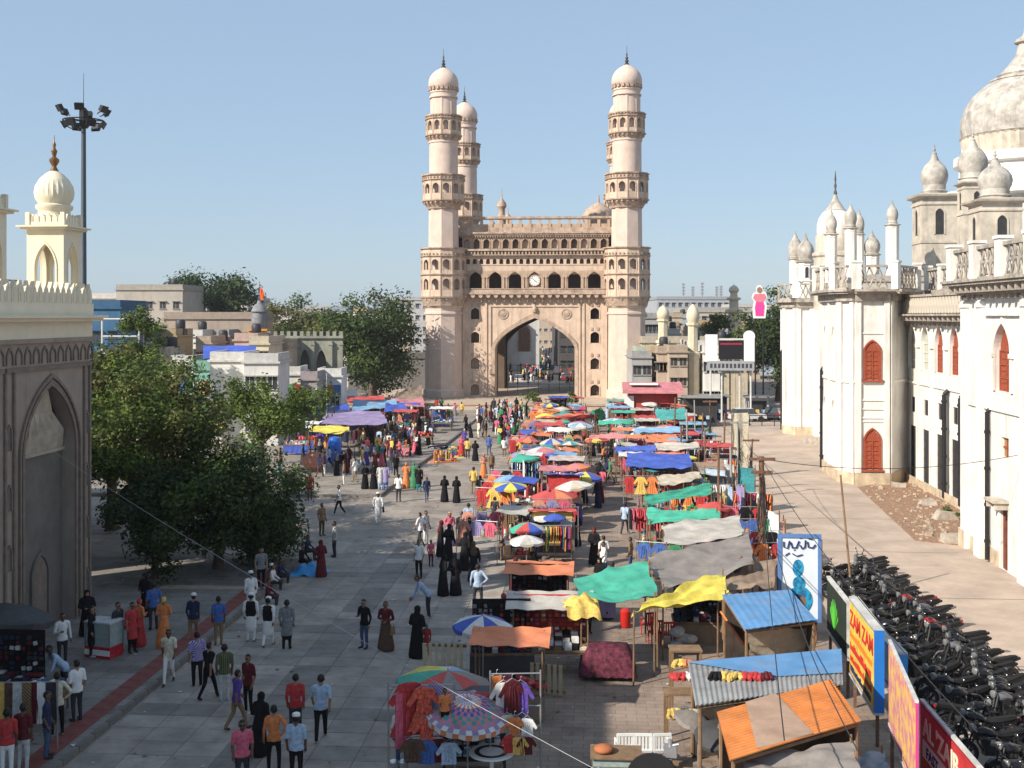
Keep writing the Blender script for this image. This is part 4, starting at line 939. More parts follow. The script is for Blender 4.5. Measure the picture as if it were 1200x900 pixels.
def pose_mesh(pose, regs):
    key = (pose,) + tuple(m.name for m in regs)
    if key not in PB:
        vs, fs, ms = POSE[pose]; me = bpy.data.meshes.new('person'); me.from_pydata(vs, [], fs)
        for m in regs: me.materials.append(m)
        me.polygons.foreach_set('material_index', ms); me.polygons.foreach_set('use_smooth', [True] * len(fs)); me.update(); PB[key] = me
    return PB[key]
prg = random.Random(11)
capm = MB(); capm.lathe([(.098, 0), (.1, .03), (.09, .065), (.05, .085), (.01, .09)], 14); cap_me = capm.mesh('cap', CM('white'))
bagm = MB(); bagm.box(-.13, .13, -.05, .05, 0, .24, taper=.015); bagm.tube([(-.1, 0, .23), (-.06, 0, .36), (.06, 0, .36), (.1, 0, .23)], .012, 5)
COUNT = {}
def person(loc, pose, top, bot='black', head=None, rz=0.0, h=1.0, where='on the plaza', noun=None, cap=False, bag=None, shoes=None, seat=False, label=None, group=None, vest=None):
    sk = prg.choice(SKIN); hm = CM(head) if head else HAIR
    far = loc.y > 74
    p = pose + '_far' if far and (pose + '_far') in POSE else pose
    me = pose_mesh(p, (sk, CM(top), CM(bot), hm, shoes or (SHOE if prg.random() < .75 else SANDAL)))
    o = link('person', me, None, loc, rz); o.scale = (h * prg.uniform(.96, 1.08), h * prg.uniform(.96, 1.08), h)
    ab = pose.startswith('abaya'); dr = pose == 'dress'; ku = pose.startswith('kurta')
    if not noun: noun = 'person'
    if label is None:
        if ab: d = f'{top} robed person' + (f' in {head} headscarf' if head and head != top else ' in headscarf')
        elif dr: d = f'person in {top} top, {bot} skirt' + (f', {head} scarf' if head else '')
        elif ku: d = f'person in long {top} tunic, {bot} trousers' + (', white cap' if cap else '')
        else: d = f'person in {top} shirt, {bot} trousers' + (', white cap' if cap else '')
        act = {'walk': 'walking', 'walk2': 'walking', 'abaya_walk': 'walking', 'kurta_walk': 'walking', 'sit': 'seated', 'bend': 'bending forward', 'phone': 'looking at a phone'}.get(pose, 'standing')
        label = f'{d}, {act} {where}'
    tag(o, label, 'person', group)
    if cap and not ab: link('cap', cap_me, o, (0, -.02 - (.04 if 'walk' in pose else 0), 1.655 + (-.52 if pose == 'sit' else 0)))
    if vest:
        v = MB(); 
        capsule(v, (0, 0, .93), (0, -.01, 1.28), .168, .18, .72, 14); capsule(v, (-.11, 0, 1.385), (.11, 0, 1.385), .075, .075, .9, 10); v.build('vest', CM(vest), o, 60)
    if bag: 
        bo = link('handbag', bagm.mesh('handbag', CM(bag)), o, (.27, -.08, .62)); bo.rotation_euler = (0, 0, pi / 2)
    return o
AW, TW = pi, 0.0                                        # away from / towards the camera
def PP(px, py, *a, **k):
    z = k.pop('z', 0.0); return person(G(px, py, z), *a, **k)
SWZ = .16
E1 = 'on the shaded paving'
PP(376, 868, 'walk', 'sky', 'black', rz=AW + .1, where='alone on the shaded paving', h=1.04)
PP(346, 864, 'walk2', 'red', 'charcoal', rz=AW, where=E1); PP(347, 918, 'stand', 'sky', 'black', rz=AW, cap=True, where=E1)
PP(321, 906, 'hip', 'orange', 'black', rz=AW + .2, where=E1); PP(284, 926, 'stand', 'pink', 'charcoal', rz=TW + .3, where=E1)
PP(305, 884, 'abaya_walk', 'black', head='black', rz=AW - .4, where='beside an orange shirted walker')
PP(291, 836, 'stand', 'maroon', 'black', rz=-.5, where=E1); PP(277, 856, 'walk', 'purple', 'khaki', rz=2.3, where=E1, h=.98)
PP(263, 822, 'stand', 'olive', 'silver', rz=AW + .3, where=E1); PP(244, 820, 'walk', 'black', 'black', rz=AW - .5, where=E1); PP(231, 805, 'stand', 'lilac', 'black', rz=AW + .5, where=E1)
PP(198, 801, 'walk', 'cream', 'white', rz=.1, where='on the red tile strip', shoes=SHOE)
PP(256, 756, 'stand', 'blue', 'khaki', rz=AW + .3, where='on the red tile strip'); PP(226, 753, 'walk2', 'navy', 'khaki', rz=AW - .2, cap=True, where='on the red tile strip')
PP(192, 758, 'dress', 'orange', 'orange', head='yellow', rz=AW, z=SWZ, where='by the kerb'); PP(180, 738, 'stand', 'blue', 'charcoal', rz=AW + .6, z=SWZ, where='by the kerb')
PP(155, 765, 'kurta_stand', 'red', 'black', rz=.8, z=SWZ, where='by the glass display counter'); PP(163, 757, 'dress', 'orange', 'red', head='red', rz=2.6, z=SWZ, where='by the glass display counter', h=.95)
PP(138, 765, 'stand', 'charcoal', 'black', rz=1.2, z=SWZ, where='by the glass display counter'); PP(108, 770, 'kurta_stand', 'black', 'black', rz=1.6, z=SWZ, where='behind the glass display counter')
PP(294, 752, 'kurta_stand', 'white', 'white', rz=AW, cap=True, vest='black', where='in black waistcoat on paving'); PP(294, 722, 'kurta_stand', 'white', 'white', rz=AW + .4, cap=True, where='near the kerb')
PP(314, 758, 'kurta_walk', 'white', 'white', rz=AW - .1, cap=True, vest='black', where='in black waistcoat'); PP(336, 761, 'kurta_stand', 'grey', 'black', rz=AW, where=E1)
PP(306, 690, 'stand', 'grey', 'black', rz=.4, z=SWZ, where='above the kerb of the shaded pavement')
for (px, py, t, c) in ((318, 694, 'white', True), (327, 686, 'navy', False), (313, 712, 'maroon', False)): PP(px, py, 'sit', t, 'charcoal', rz=pi / 2 - ST, z=SWZ - .28, cap=c, where='on the kerb edge')
PP(90, 845, 'stand', 'white', 'charcoal', rz=AW + .9, z=SWZ, where='beside the hat table'); PP(67, 862, 'hip', 'cream', 'black', rz=AW + .5, z=SWZ, where='beside the hat table'); PP(55, 888, 'stand', 'navy', 'denim', rz=1.8, z=SWZ, where='beside the hat table')
PP(73, 780, 'phone', 'white', 'charcoal', rz=.6, z=SWZ, where='in front of the gateway arch'); PP(76, 818, 'bend', 'sky', 'charcoal', rz=-.8, z=SWZ, where='over the hat table')
PP(27, 905, 'stand', 'maroon', 'silver', rz=AW, z=SWZ, where='at the scarf rack'); PP(8, 912, 'stand', 'red', 'white', rz=AW + .3, z=SWZ, where='at the scarf rack')
PP(102, 745, 'abaya_stand', 'black', head='black', rz=.5, z=SWZ, where='below the gateway arch'); PP(170, 722, 'abaya_stand', 'black', head='black', rz=-.4, z=SWZ, where='under the big leafy tree')
PP(376, 676, 'abaya_stand', 'maroon', head='maroon', rz=AW + .6, where='beside a blue bundle'); PP(353, 668, 'sit', 'black', 'black', rz=1.2, where='beside a blue bundle'); PP(359, 656, 'sit', 'navy', 'charcoal', rz=1.4, where='beside a blue bundle')
PP(392, 653, 'hip', 'silver', 'charcoal', rz=-1.2, where='in the sun by the tree'); PP(377, 628, 'stand', 'khaki', 'brown', rz=.8, where='in the sun by the tree')
PP(427, 760, 'phone', 'black', 'denim', rz=-.6, where='on the open paving'); PP(452, 763, 'dress', 'maroon', 'brown', head='brown', rz=-.3, bag='khaki', where='on the open paving')
PP(489, 771, 'abaya_stand', 'black', head='black', rz=AW - .5, where='with a small child in red', h=1.08); PP(500, 768, 'stand', 'red', 'red', rz=AW, h=.62, head='teal', label='small child in red clothes beside a black robed adult')
PP(502, 724, 'bend', 'sky', 'charcoal', rz=-1.3, where='by the blue and white umbrella'); PP(560, 712, 'hip', 'sky', 'charcoal', rz=AW, where='by the blue and white umbrella')
for i, (px, py, ps, hc) in enumerate(((520, 698, 'abaya_stand', 'black'), (533, 697, 'abaya_walk', 'black'), (517, 652, 'abaya_stand', 'maroon'), (526, 657, 'abaya_walk', 'black'), (545, 668, 'abaya_walk', 'black'), (555, 681, 'abaya_walk', 'brown'), (550, 648, 'abaya_stand', 'black'), (541, 640, 'abaya_stand', 'charcoal'))):
    PP(px, py, ps, 'black', head=hc, rz=AW + prg.uniform(-.5, .5) * (1 if i % 2 else 3), h=1.06, where='in the robed group', group='robed walkers in the plaza')
PP(527, 640, 'dress', 'pink', 'lilac', head='peach', rz=.3, where='in the robed group')
PP(491, 678, 'stand', 'white', 'black', rz=-.4, where='beside the robed group'); PP(493, 641, 'walk', 'white', 'charcoal', rz=AW + 1, where='behind the robed group'); PP(499, 638, 'stand', 'silver', 'white', rz=.9, where='behind the robed group')
PP(505, 664, 'stand', 'pink', 'maroon', rz=.5, h=.72, label='child in pink walking beside the robed group')
PP(549, 628, 'stand', 'sky', 'grey', rz=AW, where='on the sunlit paving'); PP(564, 628, 'dress', 'khaki', 'cream', head='khaki', rz=AW + .2, where='on the sunlit paving'); PP(588, 627, 'hip', 'maroon', 'maroon', rz=AW, where='next to the umbrella stalls')
PP(443, 613, 'kurta_walk', 'white', 'white', rz=.2, cap=True, bag='black', where='on the sunlit paving'); PP(398, 603, 'walk', 'white', 'black', rz=-1.2, where='below the terrace edge'); PP(363, 587, 'walk2', 'red', 'maroon', rz=.2, where='at the terrace edge', z=.18)
PP(467, 588, 'stand', 'white', 'charcoal', rz=AW, where='on the sunlit paving'); PP(521, 588, 'abaya_stand', 'black', head='black', rz=AW, where='on the sunlit open paving', group='robed pair on the open paving'); PP(535, 589, 'abaya_stand', 'black', head='black', rz=AW, where='on the sunlit open paving', group='robed pair on the open paving')
PP(555, 578, 'stand', 'yellow', 'khaki', rz=AW, where='on the sunlit paving'); PP(563, 588, 'abaya_walk', 'black', head='black', rz=AW + .4, where='beside a yellow shirt'); PP(500, 588, 'walk2', 'navy', 'denim', rz=.2, where='on the sunlit paving', h=.9)
PP(428, 573, 'abaya_stand', 'black', head='black', rz=.5, z=.18, where='on the terrace'); PP(438, 573, 'abaya_stand', 'black', head='black', rz=.2, z=.18, where='on the terrace', label='second person in a full length black robe standing on the terrace')
PP(446, 574, 'kurta_stand', 'silver', 'sky', rz=AW, z=.18, where='on the terrace'); PP(452, 574, 'kurta_stand', 'lilac', 'blue', rz=AW, z=.18, where='on the terrace')
PP(476, 572, 'dress', 'orange', 'orange', head='orange', rz=AW, where='beside the terrace kerb'); PP(485, 572, 'dress', 'green', 'green', head='green', rz=AW, where='beside the terrace kerb'); PP(464, 560, 'stand', 'black', 'black', rz=.4, where='beside the terrace kerb'); PP(491, 576, 'kurta_stand', 'black', 'teal', rz=AW, where='beside the terrace kerb')
PP(573, 534, 'stand', 'blue', 'denim', rz=AW, where='on the far sunlit paving'); PP(591, 537, 'stand', 'white', 'khaki', rz=.2, where='on the far sunlit paving'); PP(600, 532, 'dress', 'red', 'pink', head='maroon', rz=.3, where='on the far sunlit paving')
PP(567, 560, 'dress', 'peach', 'orange', head='orange', rz=.4, where='near the clothes stalls'); PP(576, 558, 'stand', 'khaki', 'brown', rz=.4, where='near the clothes stalls')
PP(557, 540, 'abaya_stand', 'black', head='black', rz=AW, where='near the floor vendors'); PP(548, 538, 'stand', 'yellow', 'charcoal', rz=AW, where='near the floor vendors'); PP(541, 535, 'dress', 'pink', 'red', head='red', rz=.2, where='near the floor vendors')
# looser walkers and the far crowd
pal_top = ['white', 'white', 'sky', 'red', 'maroon', 'navy', 'grey', 'yellow', 'pink', 'green', 'orange', 'purple', 'charcoal', 'silver', 'teal', 'khaki', 'blue', 'cream', 'black']
pal_bot = ['black', 'charcoal', 'denim', 'khaki', 'grey', 'white', 'brown', 'navy']
def crowd(n, zone, where, group, z=0.0, robe=.3, seed=0):
    r = random.Random(seed); pts = []
    for i in range(n):
        for _ in range(30):
            q = zone(r)
            if all((q - p).length > .55 for p in pts): break
        pts.append(q); q.z = z
        u = r.random(); rz = r.choice((AW, TW, AW, pi / 2, -pi / 2)) + r.uniform(-.6, .6)
        if u < robe: person(q, r.choice(('abaya_stand', 'abaya_walk')), r.choice(('black', 'black', 'black', 'maroon', 'navy')), head=r.choice(('black', 'black', 'maroon', 'grey')), rz=rz, where=where, group=group, h=r.uniform(.97, 1.06))
        elif u < robe + .15: t = r.choice(pal_top); person(q, 'dress', t, r.choice((t, 'maroon', 'pink', 'green', 'purple')), head=r.choice(('pink', 'red', 'green', 'yellow', 'white')), rz=rz, where=where, group=group, h=r.uniform(.93, 1))
        elif u < robe + .25: t = r.choice(('white', 'white', 'cream', 'grey', 'sky')); person(q, 'kurta_stand', t, t, rz=rz, cap=r.random() < .6, where=where, group=group)
        else: person(q, r.choice(('walk', 'stand')), r.choice(pal_top), r.choice(pal_bot), rz=rz, where=where, group=group, h=r.uniform(.92, 1.05))
crowd(50, lambda r: S(KERB - .7 - abs(r.gauss(0, 4.5)), 72.5 + r.uniform(0, 30)), 'among the terrace tarpaulins', 'shoppers on the market terrace', .18, .25, 1)
crowd(26, lambda r: S(r.uniform(-13, -6), r.uniform(97, 134)), 'before the monument', 'walkers before the monument', 0, .3, 2)
crowd(22, lambda r: S(-5.6 + r.gauss(0, .5), r.uniform(58, 125)), 'along the stall row', 'shoppers along the stall row', 0, .35, 3)
crowd(20, lambda r: S(.3 + r.gauss(0, .45), r.uniform(44, 125)), 'in the market aisle', 'shoppers in the market aisle', 0, .45, 4)
crowd(34, lambda r: S(r.choice((-3.1, -.9, 1.7, 3.8, 6.1)) + r.gauss(0, .25), r.uniform(50, 124)), 'between the stalls', 'people between the stalls', 0, .5, 9)
crowd(16, lambda r: S(r.uniform(-8.5, -6.6), r.uniform(100, 112)), 'around the floor vendors', 'people around the floor vendors', 0, .15, 5)
def far_crowd(zones, label):
    r = random.Random(99); mats = [CM(c) for c in ('black', 'white', 'maroon', 'red', 'sky', 'navy', 'yellow', 'green', 'grey', 'pink', 'khaki', 'charcoal')] + [SKIN[0], HAIR]; V, F, Mi = [], [], []
    for (n, zone) in zones:
        for i in range(n):
            p = zone(r); pose = r.choice(('walk_far', 'stand_far', 'kurta_stand_far', 'abaya_stand_far', 'abaya_walk_far', 'dress_far')); vs, fs, ms = POSE[pose]; T = FR(p, r.uniform(0, 6.28)); s = r.uniform(.94, 1.05)
            ab = pose.startswith('abaya'); top = 0 if ab else r.randrange(12); bot = r.choice((0, 0, 10, 11, 5, 1)); reg = [12, top, bot if pose != 'dress_far' else r.randrange(12), 0 if ab else 13, 11]
            o = len(V); V += [tuple(T @ (Vector(v) * s)) for v in vs]; F += [tuple(o + k for k in f) for f in fs]; Mi += [reg[m] for m in ms]
    k = MB(); k.v, k.f, k.m = V, F, Mi; o = k.build('distant_crowd', mats); tag(o, label, 'crowd', None, 'stuff')
far_crowd([(90, lambda r: Vector((cmC.x + r.uniform(-7, 9) + 2.5, cmC.y + 16 + 60 * r.random(), .01))), (150, lambda r: Vector((cmC.x + r.uniform(-5, 10) + 6, cmC.y + 75 + 130 * r.random(), .01))), (34, lambda r: S(r.uniform(-27, -14.5), r.uniform(113, 134))), (44, lambda r: S(r.uniform(-13, -5.6), r.uniform(104, 136))), (26, lambda r: S(r.uniform(-20, -13.9), r.uniform(84, 112), .18))], 'far off crowd around and beyond the great monument arch')
crowd(10, lambda r: S(r.uniform(-24, -16), r.uniform(84, 100)), 'behind the leafy tree', 'people behind the leafy tree', .18, .2, 8)
# ------------------------------------------------------------------ trees
def leaf_mat(n, c): return M(n, c, rough=.6, var=.45, scale=.9, spec=.25, trans=.25)
LF = [leaf_mat('leaf_green', (.085, .12, .024)), leaf_mat('leaf_dark', (.045, .07, .018)), leaf_mat('leaf_bright', (.10, .145, .022)), leaf_mat('leaf_olive', (.11, .11, .03)), leaf_mat('leaf_deep', (.03, .052, .014))]
m_bark = M('bark', (.11, .08, .06), var=.35, scale=3, bump=.6)
def tree(name, label, base, trunk_h, cz, rx, ry, rz, clumps, leaves, size, mats, seed, tr=.25, cat='tree', group=None, cx=0, cy=0, spread=.34):
    r = random.Random(seed); t = empty(name, base, r.uniform(0, .5), label, cat, group)
    cs = []; lobes = []
    for i in range(max(4, clumps // 8)):
        while True:
            p = Vector((r.uniform(-1, 1), r.uniform(-1, 1), r.uniform(-.9, 1)))
            if .3 < p.length < .85: break
        lobes.append(p)
    for i in range(clumps):
        if i % 5:
            q = r.choice(lobes); p = q + Vector((r.gauss(0, .22), r.gauss(0, .22), r.gauss(0, .2)))
            cs.append((Vector((cx + p.x * rx, cy + p.y * ry, cz + p.z * rz)), r.uniform(.55, 1.2))); continue
        while True:
            p = Vector((r.uniform(-1, 1), r.uniform(-1, 1), r.uniform(-1, 1)))
            if .25 < p.length < 1: break
        p = p.normalized() * (p.length ** .45) * r.uniform(.72, 1.06)
        if p.z < -.55: p.z *= .6
        cs.append((Vector((cx + p.x * rx, cy + p.y * ry, cz + p.z * rz)), r.uniform(.7, 1.25)))
    tk = MB(); fork = Vector((cx * .25, cy * .25, trunk_h))
    tk.tube([(0, 0, -.1), (r.uniform(-.1, .1), r.uniform(-.1, .1), trunk_h * .5), fork], [tr * 1.3, tr, tr * .85], 9)
    for c, s in cs[:max(8, clumps // 3)]:
        mid = fork.lerp(c, .5) + Vector((r.uniform(-.3, .3), r.uniform(-.3, .3), .12 * rz)); tk.tube([fork - Vector((0, 0, .2)), fork.lerp(mid, .5), mid, c], [tr * .5, tr * .38, tr * .24, tr * .08], 6)
    tk.build('trunk', m_bark, t, 60)
    cr = MB(); per = leaves // clumps; mean = (rx + ry + rz) / 3
    V, F, Mi = [], [], []
    for c, s in cs:
        sg = mean * spread * s; mi = r.choices(range(len(mats)), [3] + [1.3] * (len(mats) - 1))[0]
        for k in range(int(per * s)):
            d = Vector((r.gauss(0, 1), r.gauss(0, 1), r.gauss(0, .75)))
            d = d.normalized() * min(1.25, d.length / 1.7) * sg
            p = c + d; a = Vector((r.gauss(0, 1), r.gauss(0, 1), r.gauss(.0, .6))).normalized(); n = (d.normalized() + Vector((r.gauss(0, .6), r.gauss(0, .6), r.gauss(.5, .6)))).normalized()
            b = n.cross(a)
            if b.length < 1e-3: continue
            b.normalize(); a = b.cross(n); L = size * r.uniform(.6, 1.3); W = L * .48; o = len(V)
            V += [p - a * L * .5, p + b * W * .5 - n * L * .08, p + a * L * .5 - n * L * .15, p - b * W * .5 - n * L * .08]
            F.append((o, o + 1, o + 2, o + 3)); Mi.append(mi if r.random() < .8 else r.randrange(len(mats)))
    cr.v = [tuple(v) for v in V]; cr.f = F; cr.m = Mi
    cr.build('crown', mats, t)
    return t
tree('leafy_tree', 'broad dark green tree spreading beside the stone gateway', (-16.6, 53.0, .16), 2.4, 5.3, 4.4, 4.2, 4.1, 90, 36000, .23, [LF[0], LF[3], LF[2], LF[1]], 1, .3, cx=-.2, spread=.24)
tree('leafy_tree', 'dark low branch heavy tree leaning over the shaded pavement', (-13.2, 50.6, .16), 1.2, 2.75, 4.4, 3.2, 2.5, 64, 24000, .22, [LF[1], LF[4], LF[0]], 12, .22, cx=.3, spread=.25)
tree('leafy_tree', 'low dark tree hugging the far corner of the gateway', (-15.4, 48.6, .16), .9, 2.7, 2.4, 2.4, 2.2, 34, 12000, .21, [LF[4], LF[1]], 13, .14, spread=.3)
tree('leafy_tree', 'tall dark tree crowding behind the gateway corner', (-21.5, 60.5, .16), 2.5, 5.8, 4.6, 4.4, 3.9, 60, 20000, .27, [LF[3], LF[0], LF[1]], 14, .3, spread=.26)
tree('leafy_tree', 'bright green rounded tree behind the terrace kerb', (-17.8, 80, .18), 2.4, 4.6, 4.0, 3.6, 2.6, 44, 13000, .28, [LF[2], LF[2], LF[0]], 2, .25, spread=.28)
tree('leafy_tree', 'large dense tree standing next to the monument minaret', (-18.0, 146, 0), 3.5, 8.3, 5.4, 5.6, 7.2, 92, 24000, .5, [LF[1], LF[0], LF[4]], 3, .5)
tree('leafy_tree', 'dark tree rising behind the sandy boundary wall', (-50.5, 195, 0), 6, 15.0, 7.5, 6, 4.6, 50, 9000, .62, [LF[4], LF[1]], 4, .5)
tree('leafy_tree', 'olive tinted tree behind the arched grey wall', (-36.5, 185, 0), 5, 11.3, 5.4, 5, 3.8, 44, 8000, .6, [LF[3], LF[1], LF[0]], 5, .5)
tree('leafy_tree', 'small olive tree between the arched wall and the monument tree', (-29, 175, 0), 4, 8.8, 4.0, 4, 3.2, 30, 5000, .55, [LF[3], LF[0]], 6, .4)
tree('slender_tree', 'slender upright tree beside the blue clad shop', (-31.2, 96, .18), 5.5, 9.8, 1.9, 1.8, 2.7, 24, 5200, .34, [LF[0], LF[2], LF[1]], 7, .16)
tree('leafy_tree', 'dark shady tree beyond the end of the palace road', (36.0, 152, 0), 4.5, 8.4, 4.6, 5, 6.6, 60, 13000, .52, [LF[4], LF[1], LF[0]], 8, .45)
tree('leafy_tree', 'dark tree half hidden behind the far palace pavilion', (42, 150, 0), 4.5, 10.5, 4.6, 5, 5.5, 44, 9000, .52, [LF[4], LF[1]], 9, .45)
tree('leafy_tree', 'small green tree behind the white screen posts', (30.5, 165, 0), 4, 9.4, 2.6, 2.6, 2.4, 22, 4000, .5, [LF[0], LF[4]], 10, .3)
for (px, py, Y, s, lab) in ((618, 462, 140, 1.0, 'low green shrub in front of the great archway'), (670, 470, 138, .9, 'dark round shrub below the right jamb of the great archway')):
    g = P(px, py, Y); tree('shrub', lab, (g.x, g.y, .58), .3, .8, 1.3 * s, .9 * s, .75 * s, 14, 1500, .2, [LF[2], LF[0]], px, .05, cat='shrub')
for (px, py, s, lab) in ((1110, 604, .5, 'weeds growing round the larger boulder by the palace'), (1127, 612, .4, 'weeds at the palace wall beside the pale stone block')):
    tree('weed', lab, G(px, py, .02), .1, .3, s, s * .6, .3, 8, 500, .12, [LF[0], LF[3]], px, .02, cat='weed')
rr = random.Random(4)
m_litter = [M('leaf_litter', (.2, .15, .1), var=.4), M('paper_scrap', (.6, .58, .52), var=.2)]
# ------------------------------------------------------------------ far buildings
WINM = M('dark_window', (.045, .05, .055), rough=.3, var=.2)
def building(px0, px1, ytop, Y, depth, col, label, floors=2, wpf=4, name='building', group=None, tank=False, var=.12, rzo=0.0, ww=.9, wh=1.1, streak=.5, roof=None):
    a, b = P(px0, 370, Y), P(px1, 370, Y); z1 = CAMH + (HOR - ytop) * Y / FPX; w = b.x - a.x
    o = empty(name, ((a.x + b.x) / 2, Y + depth / 2, 0), rzo, label, 'building', group)
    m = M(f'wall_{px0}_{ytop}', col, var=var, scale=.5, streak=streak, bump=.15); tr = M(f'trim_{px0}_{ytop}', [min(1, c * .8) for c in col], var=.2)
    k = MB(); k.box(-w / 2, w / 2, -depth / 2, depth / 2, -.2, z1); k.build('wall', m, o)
    k = MB(); k.box(-w / 2 - .2, w / 2 + .2, -depth / 2 - .2, depth / 2 + .2, z1, z1 + .18); k.box(-w / 2, w / 2, -depth / 2, -depth / 2 + .2, z1 + .18, z1 + .9); k.box(-w / 2, -w / 2 + .2, -depth / 2 + .2, depth / 2, z1 + .18, z1 + .9); k.box(w / 2 - .2, w / 2, -depth / 2 + .2, depth / 2, z1 + .18, z1 + .9)
    k.build('parapet', tr, o)
    wm = MB(); wm.box(-ww / 2, ww / 2, -.03, .05, -wh / 2, wh / 2, 0); wm.box(-ww / 2 - .1, ww / 2 + .1, -.12, .02, -wh / 2 - .12, -wh / 2, 1); wm.box(-ww / 2 - .15, ww / 2 + .15, -.35, .02, wh / 2, wh / 2 + .1, 1); wm.box(-.03, .03, -.06, 0, -wh / 2, wh / 2, 1)
    wme = wm.mesh('window', [WINM, tr]); fh = z1 / max(1, floors)
    for f in range(floors):
        for i in range(wpf): link('window', wme, o, (-w / 2 + w * (i + .5) / wpf, -depth / 2 - .01, fh * (f + .55)))
    if tank:
        k = MB(); k.lathe([(.5, 0), (.55, .1), (.55, .8), (.4, 1.0), (.15, 1.05)], 14, c=(w * .2, 0, z1 + .9)); k.box(w * .2 - .6, w * .2 + .6, -.6, .6, z1, z1 + .9); k.build('water_tank', M('tank_black', (.04, .04, .045), rough=.5), o, 40)
    return o
FAR = 'low city buildings along the skyline'
br_ = random.Random(77); CN = [('white', (.64, .62, .57)), ('cream', (.58, .5, .37)), ('pink', (.5, .36, .31)), ('grey', (.36, .35, .34)), ('ochre', (.46, .35, .2)), ('pale green', (.4, .46, .38)), ('tan', (.44, .35, .27)), ('bluish', (.34, .4, .45))]
def infill(xa, xb, ya, yb, Ya, Yb, n, where, gap=()):
    for i in range(n):
        w_ = br_.uniform(14, 30); x = xa + (xb - xa) * (i + br_.uniform(.1, .9)) / n; Y = br_.uniform(Ya, Yb); yt = ya + (yb - ya) * br_.random(); cn, c = CN[br_.randrange(8)]
        building(round(x - w_ / 2, 1), round(x + w_ / 2, 1), round(yt, 1), Y, br_.uniform(5, 9), c, f'small {cn} house {where}', br_.choice((2, 3, 3)), br_.choice((2, 3, 4)), name='house', group='small houses ' + where, tank=br_.random() < .45, ww=br_.uniform(.6, 1.1), wh=br_.uniform(.8, 1.3))
infill(742, 905, 372, 392, 176, 260, 20, 'right of the monument'); infill(742, 850, 404, 428, 132, 144, 9, 'by the mosque wall')
infill(110, 480, 356, 378, 200, 290, 26, 'behind the left trees'); infill(150, 330, 392, 418, 116, 138, 12, 'behind the bright tree'); infill(560, 700, 350, 380, 395, 440, 12, 'beyond the great arch')
building(104, 141, 362, 112, 8, (.045, .12, .22), 'blue clad shop block behind the gateway', 2, 2)
building(136, 214, 340, 175, 12, (.40, .36, .31), 'beige flat roofed block with rooftop tank beside the slender tree', 3, 5, tank=True)
building(106, 140, 350, 185, 10, (.62, .58, .52), 'pale low block behind the blue clad shop', 3, 3)
building(192, 302, 374, 142, 9, (.36, .29, .235), 'sandy brown wall building behind the white shop', 2, 4, ww=.7, wh=.8)
building(216, 245, 358, 190, 8, (.7, .68, .62), 'small white house in front of the dark tree', 2, 2)
building(388, 420, 372, 182, 8, (.62, .6, .56), 'pale house showing between the olive trees', 2, 2)
building(0, 110, 358, 210, 20, (.45, .4, .35), 'grey row of houses hidden behind the gateway', 3, 8, group=None)
building(246, 286, 424, 100, 6, (.66, .64, .6), 'white shop with dark window below the blue sheet roof', 1, 2)
building(286, 326, 426, 98, 5, (.55, .53, .5), 'pale hoarding clad kiosk next to the white shop', 2, 3, ww=.75)
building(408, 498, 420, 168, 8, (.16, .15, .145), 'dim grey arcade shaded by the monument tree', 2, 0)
building(752, 836, 402, 147, 6, (.50, .43, .34), 'sandy mosque boundary building right of the monument', 2, 5)
building(736, 800, 372, 215, 14, (.46, .38, .29), 'tan block with a dark upper band behind the mosque wall', 3, 6)
building(800, 880, 366, 240, 14, (.42, .38, .33), 'grey tan block behind the cream minar', 4, 8)
building(770, 862, 351, 330, 30, (.34, .35, .37), 'long hazy block on the skyline with antenna masts', 5, 12)
building(862, 930, 360, 300, 20, (.5, .48, .45), 'pale hazy block on the skyline beyond the shady tree', 5, 8)
gwy = building(590, 632, 352, 236, 10, (.56, .53, .49), 'pale tall gateway seen through the great arch', 4, 0)
k = MB(); k.archrim(.6, 2.4, 4.0, 8.0, 9.6, -5.02, .3, .12); k.archpanel(.6, 2.4, 4.0, 8.0, 9.6, -5.03, mi=1); k.build('arch_window', [m_cmd, M('brown_arch', (.16, .08, .05), var=.3)], gwy)
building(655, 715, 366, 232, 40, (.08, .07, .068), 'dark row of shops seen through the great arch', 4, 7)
building(520, 596, 366, 232, 20, (.3, .27, .24), 'brown shop row beyond the left jamb of the arch', 4, 7)
building(1000, 1250, 330, 160, 20, (.5, .46, .4), 'pale block hidden behind the palace', 4, 6)
for (a, b, yt, Y) in ((440, 520, 352, 300), (300, 400, 362, 330), (150, 300, 352, 340), (700, 770, 360, 360), (-60, 60, 352, 330)):
    building(a, b, yt, Y, 20, (.45, .43, .42), f'hazy {["grey", "wide", "broad", "small", "far"][(a // 50) % 5]} skyline block behind the trees', 5, 9, group=FAR)
for (px, yb, yt, Y) in ((801, 352, 332, 331), (812, 352, 336, 331), (823, 352, 331, 331), (840, 352, 336, 331), (845, 352, 335, 331)):
    b0, t0 = P(px, yb, Y + 5), P(px, yt, Y + 5); k = MB(); k.tube([b0 - Vector((0, 0, 2)), t0], [.25, .12], 5)
    for q in range(4): zz = b0.z + (t0.z - b0.z) * (.35 + .18 * q); k.box(b0.x - .45, b0.x + .45, b0.y - .2, b0.y + .2, zz, zz + .5)
    tag(k.build('antenna_mast', M('antenna_steel', (.25, .25, .27))), 'thin antenna mast on the long skyline block', 'antenna', 'antenna masts on the skyline')
